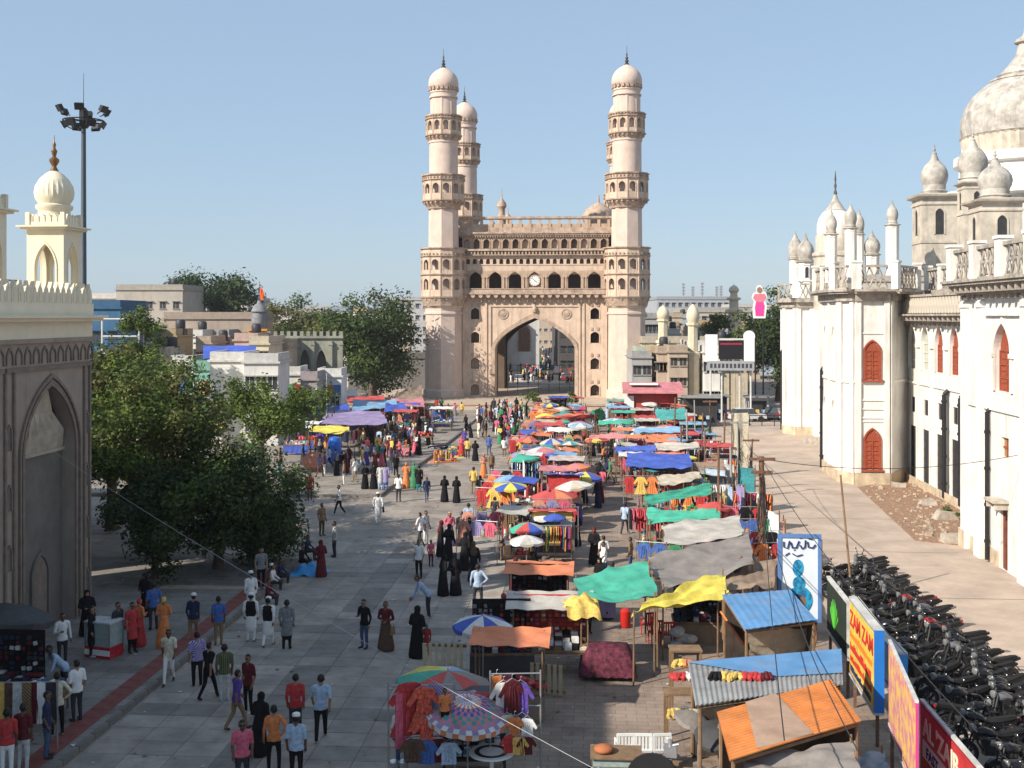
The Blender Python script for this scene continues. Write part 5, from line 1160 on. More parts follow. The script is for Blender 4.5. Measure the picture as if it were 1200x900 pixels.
for i, (a, b, yt, Y, col, lab) in enumerate(((200, 226, 428, 104, (.62, .6, .56), 'low white washed kiosk left of the white shop'), (226, 248, 434, 102, (.2, .4, .32), 'small green kiosk beside the white shop'), (328, 352, 440, 112, (.6, .58, .53), 'pale stall box in front of the arched wall'), (352, 372, 446, 110, (.35, .3, .3), 'brown stall box in front of the arched wall'), (372, 400, 442, 114, (.66, .64, .6), 'white stall box below the thin lamp post'), (165, 200, 418, 120, (.5, .45, .4), 'beige shed roof showing above the leafy tree'))):
    o = building(a, b, yt, Y, 4, col, lab, 1, 2, name='kiosk', ww=.8, wh=.9)
    for q in range(3):
        zt_ = CAMH + (HOR - yt) * Y / FPX; w_ = (b - a) * Y / FPX; k = MB(); k.box(-w_ / 2 + w_ * q / 3 + .05, -w_ / 2 + w_ * (q + 1) / 3 - .05, -2.12, -2.0, zt_ * .62, zt_ * .85); k.build('poster_panel', CM(['red', 'white', 'blue', 'yellow', 'green', 'maroon'][(i + q * 2) % 6]), o)
# blue roof sheet, stage frame, temple tower, arched wall
def sheet_roof(name, label, px0, px1, y0, y1, Y0, Y1, mat, cat='tarpaulin', dz=.0):
    a, b, c, d = P(px0, y1, Y0), P(px1, y1, Y0), P(px1, y0, Y1), P(px0, y0, Y1); k = MB(); n = 8; V = []
    for i in range(n + 1):
        for j in range(n + 1):
            u, v = i / n, j / n; p = a.lerp(b, u).lerp(d.lerp(c, u), v); p.z += .12 * sin(9 * u + 5 * v) * sin(6 * v); V.append(tuple(p))
    F = [(i * (n + 1) + j, (i + 1) * (n + 1) + j, (i + 1) * (n + 1) + j + 1, i * (n + 1) + j + 1) for i in range(n) for j in range(n)]
    k.add(V, F); k.add([(x, y, z - .03) for x, y, z in V], [tuple(reversed(f)) for f in F]); return tag(k.build(name, mat, None, 60), label, cat)
TARP = lambda n, c: M('tarp_' + n, [x * .82 + .03 for x in c], rough=.7, var=.28, scale=1.6, bump=.6, bscale=5, spec=.25, streak=.35, stain=[x * .45 + .1 for x in c])
sheet_roof('tarpaulin', 'bright blue sheet roof on top of the white shop', 238, 300, 405, 420, 101, 108, TARP('blue', (.03, .09, .5)))
fr = empty('scaffold', P(140, 370, 104) * 1, 0, 'white steel scaffold frame before the blue clad shop', 'frame'); fr.location.z = 0
m_fr = M('pale_steel', (.55, .54, .5), var=.15)
zt = CAMH
k = MB()
for x in (-1.6, 1.8): k.tube([(x, 0, 0), (x, 0, 11.2)], .09, 6)
for z_ in (8.0, 9.6, 11.2): k.tube([(-1.6, 0, z_), (1.8, 0, z_)], .08, 6)
k.build('frame_pipes', m_fr, fr)
te = empty('temple_tower', P(304, 370, 134), 0, 'small grey temple tower with an orange flag on an orange base', 'temple'); te.location.z = 0
m_or = M('orange_paint', (.62, .27, .05), var=.15)
k = MB(); k.box(-1.0, 1.0, -1, 1, 0, 9.9); k.box(-1.15, 1.15, -1.15, 1.15, 7.6, 7.9); k.box(-1.15, 1.15, -1.15, 1.15, 9.7, 9.95); k.build('base', m_or, te)
k = MB(); k.lathe([(.85, 9.9), (.9, 10.6), (1.0, 11.2), (.8, 11.8), (1.0, 12.0), (.75, 12.6), (.35, 12.9), (.2, 13.3)], 12); k.build('spire', M('temple_grey', (.2, .2, .21), var=.3), te, 40)
k = MB(); k.tube([(0, 0, 13), (0, 0, 15.6)], .03); k.build('flag_pole', m_blk, te)
k = MB(); V = []
for i in range(5):
    for j in range(4): V.append((.05 + j * .16, .06 * sin(j * 2 + i), 13.4 + i * .4 - j * .05 * i))
k.add(V, [(i * 4 + j, i * 4 + j + 1, (i + 1) * 4 + j + 1, (i + 1) * 4 + j) for i in range(4) for j in range(3)]); k.build('flag', M('flag_orange', (.75, .12, .02)), te)
aw = P(356, 370, 130); arc = empty('arched_wall', (aw.x, aw.y, 0), .05, 'weathered grey green stone wall with tall pointed arches', 'wall')
m_gw = M('lichen_stone', (.27, .27, .22), var=.25, scale=.8, bump=.3, streak=.7, stain=(.12, .12, .1))
k = MB(); k.archwall(-4.4, 4.4, 0, 8.9, [(-3.3, .9, 4.6, 7.0, 7.9), (-1.55, .95, 3.2, 6.6, 7.7), (.1, 1.0, 2.4, 6.4, 7.6), (2.0, 1.15, .2, 6.0, 7.6)], depth=.8, n=6); k.box(-4.4, 4.4, .8, 1.2, 0, 8.9, 1); k.box(-4.5, 4.5, -.25, 1.3, 8.9, 9.15); k.build('wall_face', [m_gw, m_gdk], arc)
for x in (-4.35, -2.45, -.75, 1.05, 3.1, 4.3):
    k = MB(); k.box(x - .2, x + .2, -.35, 0, 0, 8.6); k.box(x - .26, x + .26, -.42, 0, 8.1, 8.3); k.build('buttress', m_gw, arc)
for i in range(12): k = MB(); k.box(-4.2 + i * .75, -3.8 + i * .75, 0, .4, 9.15, 9.7); k.build('battlement', m_gw, arc)
# mosque finials and the cream minar
m_cre = M('mosque_cream', (.60, .52, .38), var=.15, scale=1, streak=.4)
for (px, yb, yt, Y, lab) in ((777, 402, 357, 143, 'white bulb topped finial pillar on the mosque wall'), (812, 416, 355, 136, 'taller bulb topped pillar at the corner of the mosque wall')):
    g = P(px, 370, Y); kk = Y / FPX; zb = CAMH + (HOR - yb) * kk; zt = CAMH + (HOR - yt) * kk; H = zt - zb
    t = empty('finial_pillar', (g.x, g.y, 0), 0, lab, 'pillar'); k = MB(); k.lathe([(.8, 0), (.8, zb), (.95, zb), (.95, zb + .3), (.62, zb + .4), (.6, zb + H * .55), (.8, zb + H * .57), (.8, zb + H * .62)], 8); k.build('shaft', m_cre, t)
    k = MB(); k.lathe(bulb(.78, H * .36, zb + H * .62), 16); k.build('bulb', m_cre, t, 45)
g = P(860, 370, 190); kk = 190 / FPX; t = empty('minar', (g.x, g.y, 0), 0, 'slender cream minar with two ringed balconies behind the screen', 'minar'); zz = lambda y: CAMH + (HOR - y) * kk
k = MB(); k.lathe([(1.1, 0), (1.0, zz(395)), (.9, zz(368)), (1.5, zz(366)), (1.5, zz(363)), (.8, zz(362)), (.75, zz(352)), (1.2, zz(351)), (1.2, zz(349)), (.65, zz(348)), (.6, zz(343))], 12); k.build('shaft', m_cre, t, 35)
k = MB(); k.lathe(bulb(.85, 1.3, zz(343)), 16); k.lathe([(.06, zz(343) + 1.2), (.02, zz(332))], 6); k.build('dome', m_cre, t, 45)
# screen gantry
g = P(857, 370, 122); kk = 122 / FPX; zz = lambda y: CAMH + (HOR - y) * kk
t = empty('screen_gantry', (g.x, g.y, 0), -.1, 'black display screen between two white posts on a grey stand', 'screen')
k = MB(); k.box(-1.35, 1.3, -.1, .1, zz(421), zz(399)); k.build('screen', M('screen_black', (.015, .015, .018), rough=.2, var=.05), t)
k = MB(); k.box(-1.2, 1.15, -.13, -.1, zz(404), zz(402)); k.build('screen_banner', M('screen_red', (.3, .02, .05)), t)
k = MB(); k.box(-1.55, 1.5, -.06, .16, zz(398.5), zz(396.5)); k.build('top_rail', m_fr, t)
for (x0, x1) in ((-2.75, -1.5), (1.35, 2.45)):
    k = MB(); k.box(x0, x1, -.2, .3, zz(424), zz(392) if x0 < 0 else zz(396)); k.build('white_post', M('white_board', (.75, .75, .74), var=.06), t)
k = MB(); k.lathe([(.62, -.06), (.62, .06)], 20); k.v = [(x + 1.9, z_, y + zz(394)) for x, y, z_ in k.v]; k.build('round_sign', MATS['white_board'], t)
k = MB(); k.box(-2.6, 2.4, -.45, -.3, zz(434), zz(423)); k.build('sign_board', M('grey_board', (.3, .31, .32), var=.15), t)
k = MB()
for i in range(11): k.box(-2.3 + i * .42, -2.05 + i * .42, -.47, -.45, zz(431), zz(426))
k.build('sign_letters', M('letter_dark', (.05, .05, .06)), t)['kind'] = 'stuff'
k = MB()
for x in (-2.2, -1.0, .9, 2.1): k.tube([(x, .2, 0), (x, .2, zz(432))], .1, 6)
k.build('stand_legs', m_fr, t)
# corrugated door below it
g = G(860, 483); t = empty('corrugated_gate', g, -ST, 'tall beige corrugated sheet gate at the end of the stall row', 'gate')
for i in range(9):
    k = MB(); k.box(-1.6 + i * .36, -1.6 + i * .36 + .345, 0 + .03 * (i % 2), .05 + .03 * (i % 2), .3, 4.6); k.build('panel', M('beige_sheet', (.42, .36, .26), var=.2, streak=.4), t)
for x in (-1.65, -.5, .6, 1.7):
    k = MB(); k.tube([(x, -.03, 0), (x, -.03, 5)], .05, 6); k.build('post', m_blk, t)
# pink dressed cut-out hoarding
g = P(890, 370, 144); kk = 144 / FPX; zz = lambda y: CAMH + (HOR - y) * kk
t = empty('cutout_sign', (g.x, g.y, 0), 0, 'tall cut-out sign of a figure in pink dress in front of the shady tree', 'sign')
k = MB(); zc = zz(373)
oul = [(-.8, 0), (.75, 0), (.95, 1.6), (.7, 2.2), (1.0, 2.7), (.8, 3.3), (.45, 3.5), (.35, 4.0), (.1, 4.25), (-.25, 4.2), (-.45, 3.8), (-.4, 3.4), (-.8, 3.2), (-1.0, 2.6), (-.7, 2.1), (-.9, 1.2)]
k.vprism([(x, z_ + zc) for x, z_ in oul], -.06, .06); k.build('board', MATS['white_board'], t)
k = MB(); k.vprism([(-.5, zc + .3), (.5, zc + .3), (.62, zc + 1.6), (.45, zc + 2.1), (-.45, zc + 2.1), (-.6, zc + 1.4)], -.1, -.06); k.build('skirt', M('sign_pink', (.8, .06, .3)), t)
k = MB(); k.vprism([(-.45, zc + 2.1), (.45, zc + 2.1), (.85, zc + 2.7), (.62, zc + 3.15), (-.62, zc + 3.1), (-.85, zc + 2.6)], -.1, -.06); k.build('blouse', M('sign_rose', (.7, .2, .25)), t)
k = MB(); k.lathe([(.33, -.03), (.33, .03)], 14); k.v = [(x - .02, z_ - .09, y * 1.15 + zc + 3.62) for x, y, z_ in k.v]; k.build('face', SKIN[1], t)
k = MB(); k.tube([(-.5, .1, 0), (-.5, .1, zc + 2)], .1, 6); k.tube([(.5, .1, 0), (.5, .1, zc + 2)], .1, 6); k.build('support_poles', m_blk, t)
# barrier, parked cars at the far end of the palace road
t = empty('road_barrier', S(19.5, 119), -ST, 'steel pipe barrier across the far end of the palace road', 'barrier')
for z_ in (.5, 1.1): k = MB(); k.tube([(-3.4, 0, z_), (3.0, 0, z_)], .045, 6); k.build('rail', m_blk, t)
for i in range(6): k = MB(); k.tube([(-3.4 + i * 1.28, 0, 0), (-3.4 + i * 1.28, 0, 1.15)], .045, 6); k.build('post', m_blk, t)
def car(loc, rz, col, label, group=None, van=False):
    c = empty('parked_car', loc, rz, label, 'car', group); m = M('car_' + '_'.join(f'{int(x*100)}' for x in col), col, rough=.3, var=.04, spec=.6); h1 = 1.0 if van else .85; h2 = 1.8 if van else 1.42
    k = MB(); k.vprism([(-1.95, .35), (-1.95, .8), (-1.8, h1), (1.7, h1), (1.95, .75), (1.98, .35)], -.8, .8); k.build('body', m, c)
    k = MB(); k.add([(-1.75, -.76, h1), (1.0 if not van else 1.5, -.76, h1), (1.0 if not van else 1.5, .76, h1), (-1.75, .76, h1), (-1.35, -.62, h2), (.45 if not van else .9, -.62, h2), (.45 if not van else .9, .62, h2), (-1.35, .62, h2)], [(4, 5, 6, 7), (0, 1, 5, 4), (1, 2, 6, 5), (2, 3, 7, 6), (3, 0, 4, 7)]); cb = k.build('cabin', m_glass, c)
    k = MB(); k.box(-1.37, .47 if not van else .92, -.64, .64, h2, h2 + .04); k.build('roof', m, c)
    for x in (-1.2, 1.25):
        for y in (-.8, .8):
            k = MB(Matrix.Translation((x, y, .32)) @ Matrix.Rotation(pi / 2, 4, 'X')); k.lathe([(.2, -.1), (.32, -.09), (.32, .09), (.2, .1)], 14); w_ = k.build('wheel', m_blk, c, 40)
    for y in (-.55, .55): k = MB(); k.box(1.93, 2.0, y - .16, y + .16, .6, .74); k.build('headlight', m_wht, c)
    for y in (-.6, .6): k = MB(); k.box(-1.99, -1.94, y - .14, y + .14, .6, .8); k.build('tail_light', M('tail_red', (.4, .01, .01), rough=.3), c)
    return c
for (sx, sy, rz, col, lab, van) in ((16.5, 124, .2, (.6, .6, .6), 'white car parked behind the road barrier', False), (19.5, 127, 1.4, (.05, .05, .06), 'dark car parked under the shady tree', False), (22.2, 125, .4, (.3, .32, .35), 'grey van parked by the far palace pavilion', True)):
    car(S(sx, sy), rz, col, lab, None, van)
for i, (dx, dy, col, lab) in enumerate(((-4.2, 30, (.65, .65, .63), 'white car in the street beyond the great arch'), (3.8, 34, (.3, .03, .03), 'red car in the street beyond the great arch'), (-1.5, 52, (.5, .5, .5), 'silver car far down the street beyond the arch'), (2.2, 60, (.1, .1, .12), 'black car far down the street beyond the arch'))):
    car(Vector((cmC.x + dx + dy * .05, cmC.y + dy, 0)), 1.5, col, lab)
mbk = MB(); mbk.add([(cmC.x - 14, cmC.y + 27, .004), (cmC.x + 18, cmC.y + 27, .004), (cmC.x + 34, cmC.y + 240, .004), (cmC.x - 8, cmC.y + 240, .004)], [(0, 1, 2, 3)]); struct(mbk.build('street', M('asphalt', (.055, .053, .05), var=.3)))
# railing inside the arch
t = empty('arch_railing', cmC + Vector((0, -11, -.02)), -ST, 'thin steel railing across the foot of the great archway', 'railing')
for z_ in (1.2, 2.6, 3.9): k = MB(); k.tube([(-5.2, 8, z_), (5.2, 8, z_)], .035, 5); k.build('rail', m_blk, t)
for i in range(8): k = MB(); k.tube([(-5.2 + i * 1.485, 8, 0), (-5.2 + i * 1.485, 8, 3.9)], .035, 5); k.build('post', m_blk, t)
# ------------------------------------------------------------------ market pieces
m_wood = M('stall_wood', (.2, .125, .07), var=.35, scale=3, bump=.2); m_steel = M('stall_steel', (.32, .32, .33), rough=.45, metal=.5, var=.2); m_rust = M('rusty_pole', (.17, .09, .055), var=.4, scale=4, bump=.3)
TC = dict(green=(.012, .42, .27), yellow=(.78, .62, .02), grey=(.26, .22, .19), pale=(.52, .47, .4), blue=(.02, .08, .48), white=(.72, .7, .66), orange=(.78, .2, .05), red=(.6, .04, .03), purple=(.3, .22, .42), pink=(.62, .18, .2), sky=(.2, .4, .62), brown=(.28, .18, .11), cream=(.6, .5, .36), black=(.03, .03, .035), teal=(.01, .3, .28))
def TM(n): return TARP('m_' + n, desat(TC[n], .1))
def umbrella(loc, h, r, cols, label, tilt=(0, 0), n=8, group=None, stripes=False, rise=.32, rot=None):
    e = empty('market_umbrella', loc, random.uniform(0, .6) if rot is None else rot, label, 'umbrella', group)
    mats = []
    for c in cols:
        if c not in mats: mats.append(c)
    k = MB(Matrix.Translation((0, 0, h)) @ Euler((tilt[0], tilt[1], 0)).to_matrix().to_4x4()); R_ = 9 if stripes else 6; sub = 4 if stripes else 3
    nn = n * sub; V = [(0, 0, 0)]; F = []; Mi = []
    for i in range(1, R_ + 1):
        f = i / R_
        for j in range(nn):
            a = 2 * pi * j / nn; s = abs(sin(pi * j / sub)) if False else (1 if j % sub else 0)
            rr = r * f * (1 - .035 * f * s); V.append((rr * cos(a), rr * sin(a), -r * rise * f ** 1.6 - (.03 * r * f * s)))
    for j in range(nn):                                  # short valance
        x, y, z = V[1 + (R_ - 1) * nn + j]; V.append((x * 1.005, y * 1.005, z - .1 * r - (.03 if j % sub else 0)))
    for i in range(R_ + 1):
        for j in range(nn):
            j2 = (j + 1) % nn; p = j // sub
            ci = mats.index(cols[(i + (j % 2)) % len(cols)]) if stripes else mats.index(cols[p % len(cols)])
            if i == 0: F.append((0, 1 + j, 1 + j2))
            else: F.append((1 + (i - 1) * nn + j, 1 + i * nn + j, 1 + i * nn + j2, 1 + (i - 1) * nn + j2))
            Mi.append(ci)
    o0 = len(V); V2 = V + [(x * .99, y * .99, z - .012) for x, y, z in V]
    F2 = F + [tuple(o0 + i for i in reversed(f)) for f in F]
    for (f, m) in zip(F2, Mi + Mi): k.m.append(m)
    k.v = [tuple(k.T @ Vector(v)) for v in V2]; k.f = F2
    can = k.build('canopy', [TM(c) for c in mats], e, 25)
    k2 = MB(k.T); 
    for p in range(n):
        a = 2 * pi * p / n; k2.tube([(0, 0, -.05), (r * .5 * cos(a), r * .5 * sin(a), -r * rise * .33 - .03), (r * cos(a), r * sin(a), -r * rise - .02)], .008, 4)
    k2.build('ribs', m_steel, can)['kind'] = 'stuff'
    k = MB(); k.tube([(0, 0, 0), (tilt[1] * h * .0, 0, h - .05)], .022, 7); k.lathe([(.03, h - .05), (.02, h + .02), (.012, h + .09)], 8); k.build('pole', m_steel, e)
    k = MB(); k.lathe([(.2, 0), (.2, .1), (.05, .14)], 12); k.build('base', m_kerb, e)
    return e
def tarp(label, c4, mat, sag=.25, wr=.05, poles=True, seed=0, name='tarpaulin_shelter', n=22, group=None, thick=.012):
    r = random.Random(seed); c4 = [Vector(p) for p in c4]; cen = sum(c4, Vector()) / 4; base = Vector((cen.x, cen.y, 0))
    e = empty(name, base, 0, label, 'tarpaulin', group); V = []; ph = [r.uniform(0, 6) for _ in range(8)]
    for i in range(n + 1):
        for j in range(n + 1):
            u, v = i / n, j / n; p = c4[0].lerp(c4[1], u).lerp(c4[3].lerp(c4[2], u), v) - base
            s = 4 * (u * (1 - u) + v * (1 - v)) / 2
            p.z += -sag * s * s * .5 + wr * 1.25 * (.7 * abs(sin(4.3 * u + 7.7 * v + ph[6])) - .5 * abs(sin(6.1 * v - 3.2 * u + ph[7])) + sin(7 * u + 4 * v + ph[0]) * .6 + sin(13 * u - 9 * v + ph[1]) * .35 + sin(23 * v + 5 * u + ph[2]) * .3 + sin(31 * u + 17 * v + ph[3]) * .18)
            if i in (0, n) or j in (0, n): p.z += wr * .5 * sin(20 * (u + v) + ph[4]); p.x += .04 * sin(9 * (u + v) + ph[5])
            V.append(tuple(p))
    F = [(i * (n + 1) + j, (i + 1) * (n + 1) + j, (i + 1) * (n + 1) + j + 1, i * (n + 1) + j + 1) for i in range(n) for j in range(n)]
    k = MB(); k.add(V, F); k.add([(x, y, z - thick) for x, y, z in V], [tuple(reversed(f)) for f in F]); k.build('sheet', mat, e, 70)
    if poles:
        for p in c4:
            q = p - base; d = Vector((-q.x, -q.y, 0)).normalized() * .05; k = MB(); k.tube([(q.x + d.x, q.y + d.y, 0), (q.x + d.x * 1.5, q.y + d.y * 1.5, q.z + .15)], .028, 6); k.build('pole', m_wood, e)
    return e
# goods ------------------------------------------------
GC = ['red', 'maroon', 'pink', 'orange', 'yellow', 'green', 'blue', 'purple', 'white', 'black', 'teal', 'brown', 'silver', 'cream', 'navy', 'lilac', 'turquoise', 'peach']
def goods_mesh(style, pal_, seed, L=1.9, W=1.05):
    r = random.Random(seed); k = MB(); np_ = len(pal_)
    if style == 'boxes':
        for i in range(9):
            for j in range(4):
                h = r.uniform(.05, .28) + .06 * j; k.cbox((-L / 2 + L * (i + .5) / 9 + r.uniform(-.02, .02), -W / 2 + W * (j + .5) / 4, h / 2), (L / 9 * .85, W / 4 * .85, h), r.randrange(np_), r.uniform(-.15, .15))
    elif style == 'heap':
        for i in range(46):
            a, b = r.gauss(0, L * .22), r.gauss(0, W * .2); a = max(-L / 2, min(L / 2, a)); b = max(-W / 2, min(W / 2, b)); z = .34 * math.exp(-(a * a / (L * L * .12) + b * b / (W * W * .12)))
            k.ell((a, b, z), (r.uniform(.09, .2), r.uniform(.08, .16), r.uniform(.04, .09)), 7, 4, r.randrange(np_))
    elif style == 'bolts':
        for i in range(16):
            x = -L / 2 + L * (i + .5) / 16; h = r.uniform(.5, .95); k.lathe([(.05, 0), (.056, .02), (.056, h), (.02, h + .01)], 8, c=(x, r.uniform(-.15, .35), 0), mi=r.randrange(np_))
        for i in range(10): k.cbox((r.uniform(-L / 2, L / 2) * .9, -W * .35, .06 + .07 * (i % 3)), (.32, .22, .07), r.randrange(np_), r.uniform(-.3, .3))
    elif style == 'stacks':
        for i in range(7):
            for j in range(3):
                hh = r.randrange(3, 8)
                for q in range(hh): k.cbox((-L / 2 + L * (i + .5) / 7 + r.uniform(-.015, .015), -W / 2 + W * (j + .5) / 3, .025 + q * .05), (L / 7 * .82, W / 3 * .82, .046), r.randrange(np_), r.uniform(-.08, .08))
    elif style == 'bags':
        for i in range(14):
            k.ell((-L / 2 + L * (i % 7 + .5) / 7, -W / 4 + W / 2 * (i // 7), .18), (.12, .1, .2), 8, 5, r.randrange(np_))
            k.tube([(-L / 2 + L * (i % 7 + .5) / 7 - .06, -W / 4 + W / 2 * (i // 7), .33), (-L / 2 + L * (i % 7 + .5) / 7, -W / 4 + W / 2 * (i // 7), .48), (-L / 2 + L * (i % 7 + .5) / 7 + .06, -W / 4 + W / 2 * (i // 7), .33)], .012, 4, r.randrange(np_))
    elif style == 'board':                         # upright display panel of small things, standing at y=0
        k.box(-L / 2, L / 2, .02, .06, 0, 1.5, 0)
        for i in range(11):
            for j in range(9):
                if r.random() < .9: k.cbox((-L / 2 + L * (i + .5) / 11, -.02, .12 + 1.3 * j / 9), (L / 11 * r.uniform(.4, .8), r.uniform(.04, .1), r.uniform(.06, .12)), r.randrange(np_), 0, 0, r.uniform(-.2, .2))
    return k
def garment_poly(kind, r):
    if kind == 'dress': return [(-.42, 0), (-.2, .55), (-.17, .85), (-.36, .62), (-.45, .7), (-.22, 1.08), (-.07, 1.1), (.07, 1.1), (.22, 1.08), (.45, .7), (.36, .62), (.17, .85), (.2, .55), (.42, 0)]
    if kind == 'kurta': return [(-.27, 0), (-.24, .7), (-.38, .5), (-.47, .56), (-.23, 1.0), (-.06, 1.04), (.06, 1.04), (.23, 1.0), (.47, .56), (.38, .5), (.24, .7), (.27, 0)]
    if kind == 'shirt': return [(-.24, 0), (-.23, .4), (-.36, .3), (-.42, .38), (-.22, .68), (-.06, .7), (.06, .7), (.22, .68), (.42, .38), (.36, .3), (.23, .4), (.24, 0)]
    return [(-.16, 0), (-.15, 1.2), (.15, 1.2), (.16, 0)]       # scarf
def garment_add(k, kind, x, y, ztop, mi, r, rz=0.0, s=1.0):
    po = [(px * s, pz * s) for px, pz in garment_poly(kind, r)]; h = max(z for _, z in po); T0 = k.T; k.T = T0 @ Matrix.Translation((x, y, ztop - h)) @ RZ(rz)
    n = len(po); t = .025 * s
    k.vprism(po, -t, t, mi)
    for q in range(3): xx = (-.12 + .12 * q) * s; k.tube([(xx, -t, .02), (xx * .8, -t - .012, h * .5), (xx * .5, -t, h * .85)], .02 * s, 4, mi)
    k.T = T0
def rack_goods(pal_, seed, L=2.0, kinds=('dress', 'kurta', 'shirt'), face=False, ztop=1.95):
    r = random.Random(seed); k = MB()
    if face:
        n = max(2, int(L / .52))
        for i in range(n): garment_add(k, r.choice(kinds), -L / 2 + L * (i + .5) / n, r.uniform(-.03, .03), ztop, r.randrange(len(pal_)), r, r.uniform(-.15, .15), .95)
    else:
        n = int(L / .09)
        for i in range(n): garment_add(k, r.choice(kinds), -L / 2 + L * (i + .5) / n, 0, ztop, r.randrange(len(pal_)), r, pi / 2 + r.uniform(-.2, .2), .95)
    return k
PALS = [['red', 'maroon', 'pink', 'orange', 'white'], ['blue', 'navy', 'silver', 'white', 'teal'], ['black', 'maroon', 'brown', 'grey', 'red'], ['yellow', 'orange', 'green', 'red', 'purple'], ['pink', 'lilac', 'white', 'peach', 'turquoise'],
        ['white', 'cream', 'khaki', 'brown', 'black'], ['green', 'teal', 'yellow', 'blue', 'red'], ['red', 'red', 'orange', 'pink', 'black'], ['black', 'charcoal', 'navy', 'silver', 'maroon']]
PNAME = ['red and pink', 'blue and white', 'dark maroon', 'many coloured', 'pastel', 'cream and brown', 'green and yellow', 'bright red', 'black and grey']
GM = {}
def gmesh(style, pi_, face=False):
    key = (style, pi_, face)
    if key not in GM:
        mats = [CM(c) for c in PALS[pi_]]
        if style == 'rack': GM[key] = rack_goods(PALS[pi_], len(style) + pi_, face=face).mesh('hanging_clothes', mats)
        else: GM[key] = goods_mesh(style, PALS[pi_], pi_ * 7 + len(style)).mesh('goods', mats)
    return GM[key]
dk = MB(); dk.box(-1.0, 1.0, -.58, .58, .72, .78); dk.box(-1.0, 1.0, -.6, -.56, .78, .84); dk.box(-1.0, 1.0, .56, .6, .78, .84); dk.box(-1.02, -.98, -.6, .6, .72, .84); dk.box(.98, 1.02, -.6, .6, .72, .84); deck_me = dk.mesh('deck', m_wood)
lg = MB(); lg.box(-.03, .03, -.03, .03, 0, .72); leg_me = lg.mesh('leg', m_wood)
wk = MB(Matrix.Rotation(pi / 2, 4, 'X'))
wk.lathe([(.27, -.02), (.3, -.025), (.3, .025), (.27, .02)], 18)
for q in range(8): wk.T = Matrix.Rotation(pi / 2, 4, 'X') @ RZ(q * pi / 4); wk.box(-.006, .006, 0, .28, -.006, .006)
wk.T = Matrix.Rotation(pi / 2, 4, 'X'); wk.lathe([(.04, -.06), (.04, .06)], 8); wheel_me = wk.mesh('wheel', m_blk)
sk_ = MB()
for i in range(10):
    x0, x1 = -1.02 + i * .204, -1.02 + (i + 1) * .204; sk_.quad((x0, -.62 - .02 * (i % 2), .12), (x1, -.62 - .02 * ((i + 1) % 2), .12), (x1, -.61, .76), (x0, -.61, .76))
rk = MB(); 
for x in (-1.02, 1.02): rk.tube([(x, 0, 0), (x, 0, 2.05)], .022, 6)
rk.tube([(-1.05, 0, 2.0), (1.05, 0, 2.0)], .02, 6)
for x in (-1.02, 1.02): rk.tube([(x, -.3, .02), (x, .3, .02)], .02, 6)
rack_me = rk.mesh('rack_frame', m_steel)
def place(name, me, parent, loc=(0, 0, 0), rz=0.0, kind=None, s=None):
    o = link(name, me, parent, loc, rz)
    if kind: o['kind'] = kind
    if s: o.scale = s
    return o
SKM = {}
SEEN = {}
def uniq(lab):
    SEEN[lab] = SEEN.get(lab, 0) + 1; return lab
def stall(loc, rz, style, pi_, label, skirt=None, wheels=True, roof=None, board=None, rack=None, group=None, sc=1.0):
    e = empty('market_stall', loc, rz, uniq(label), 'stall', group); e.scale = (sc, sc, 1)
    place('deck', deck_me, e)
    for x in (-.92, .92):
        for y in (-.5, .5):
            if wheels and y: place('wheel', wheel_me, e, (x * .75, y * 1.15, .3))
            place('leg', leg_me, e, (x, y, 0))
    place('goods', gmesh(style, pi_), e, (0, 0, .79), 0, 'stuff')
    if skirt:
        if skirt not in SKM: SKM[skirt] = sk_.mesh('skirt_cloth', TM(skirt))
        place('skirt_cloth', SKM[skirt], e)
    if board is not None: place('display_board', gmesh('board', board), e, (0, .45, .8), 0, 'stuff')
    if rack is not None:
        place('rack_frame', rack_me, e, (0, .62, 0)); place('hanging_clothes', gmesh('rack', rack, True), e, (0, .58, 0), 0, 'stuff')
    if roof:
        for x in (-.95, .95):
            for y in (-.55, .55): k = MB(); k.tube([(x, y, .75), (x, y, 2.2 + .12 * (y > 0))], .02, 6); k.build('roof_pole', m_wood, e)
        n = 8; V = []
        for i in range(n + 1):
            for j in range(n + 1):
                u, v = i / n, j / n; V.append((-1.15 + 2.3 * u, -.75 + 1.5 * v, 2.2 + .14 * v - .1 * sin(pi * u) * sin(pi * v) + .03 * sin(17 * u + 9 * v)))
        F = [(i * (n + 1) + j, (i + 1) * (n + 1) + j, (i + 1) * (n + 1) + j + 1, i * (n + 1) + j + 1) for i in range(n) for j in range(n)]
        k = MB(); k.add(V, F); k.add([(x, y, z - .015) for x, y, z in V], [tuple(reversed(f)) for f in F]); k.build('roof_cloth', TM(roof), e, 60)
    return e
def clothes_rack(loc, rz, pi_, label, face=False, group=None):
    e = empty('clothes_rack', loc, rz, uniq(label), 'clothes rack', group); place('rack_frame', rack_me, e); place('hanging_clothes', gmesh('rack', pi_, face), e, (0, 0, 0), 0, 'stuff'); return e
GKM = {}
def garment(kind, p, col, rz, label, s=1.0, group=None, mat=None):
    key = (kind, col, s)
    if key not in GKM:
        k = MB(); garment_add(k, kind, 0, 0, 0, 0, random, 0, s); k.tube([(-.2 * s, 0, -.02), (0, 0, .07), (.2 * s, 0, -.02)], .01, 4, 1); k.tube([(0, 0, .07), (0, 0, .14), (.03, 0, .16)], .008, 4, 1)
        GKM[key] = k.mesh('garment', [mat or CM(col), m_steel])
    o = link('hanging_garment', GKM[key], None, p, rz); return tag(o, label, 'garment', group)

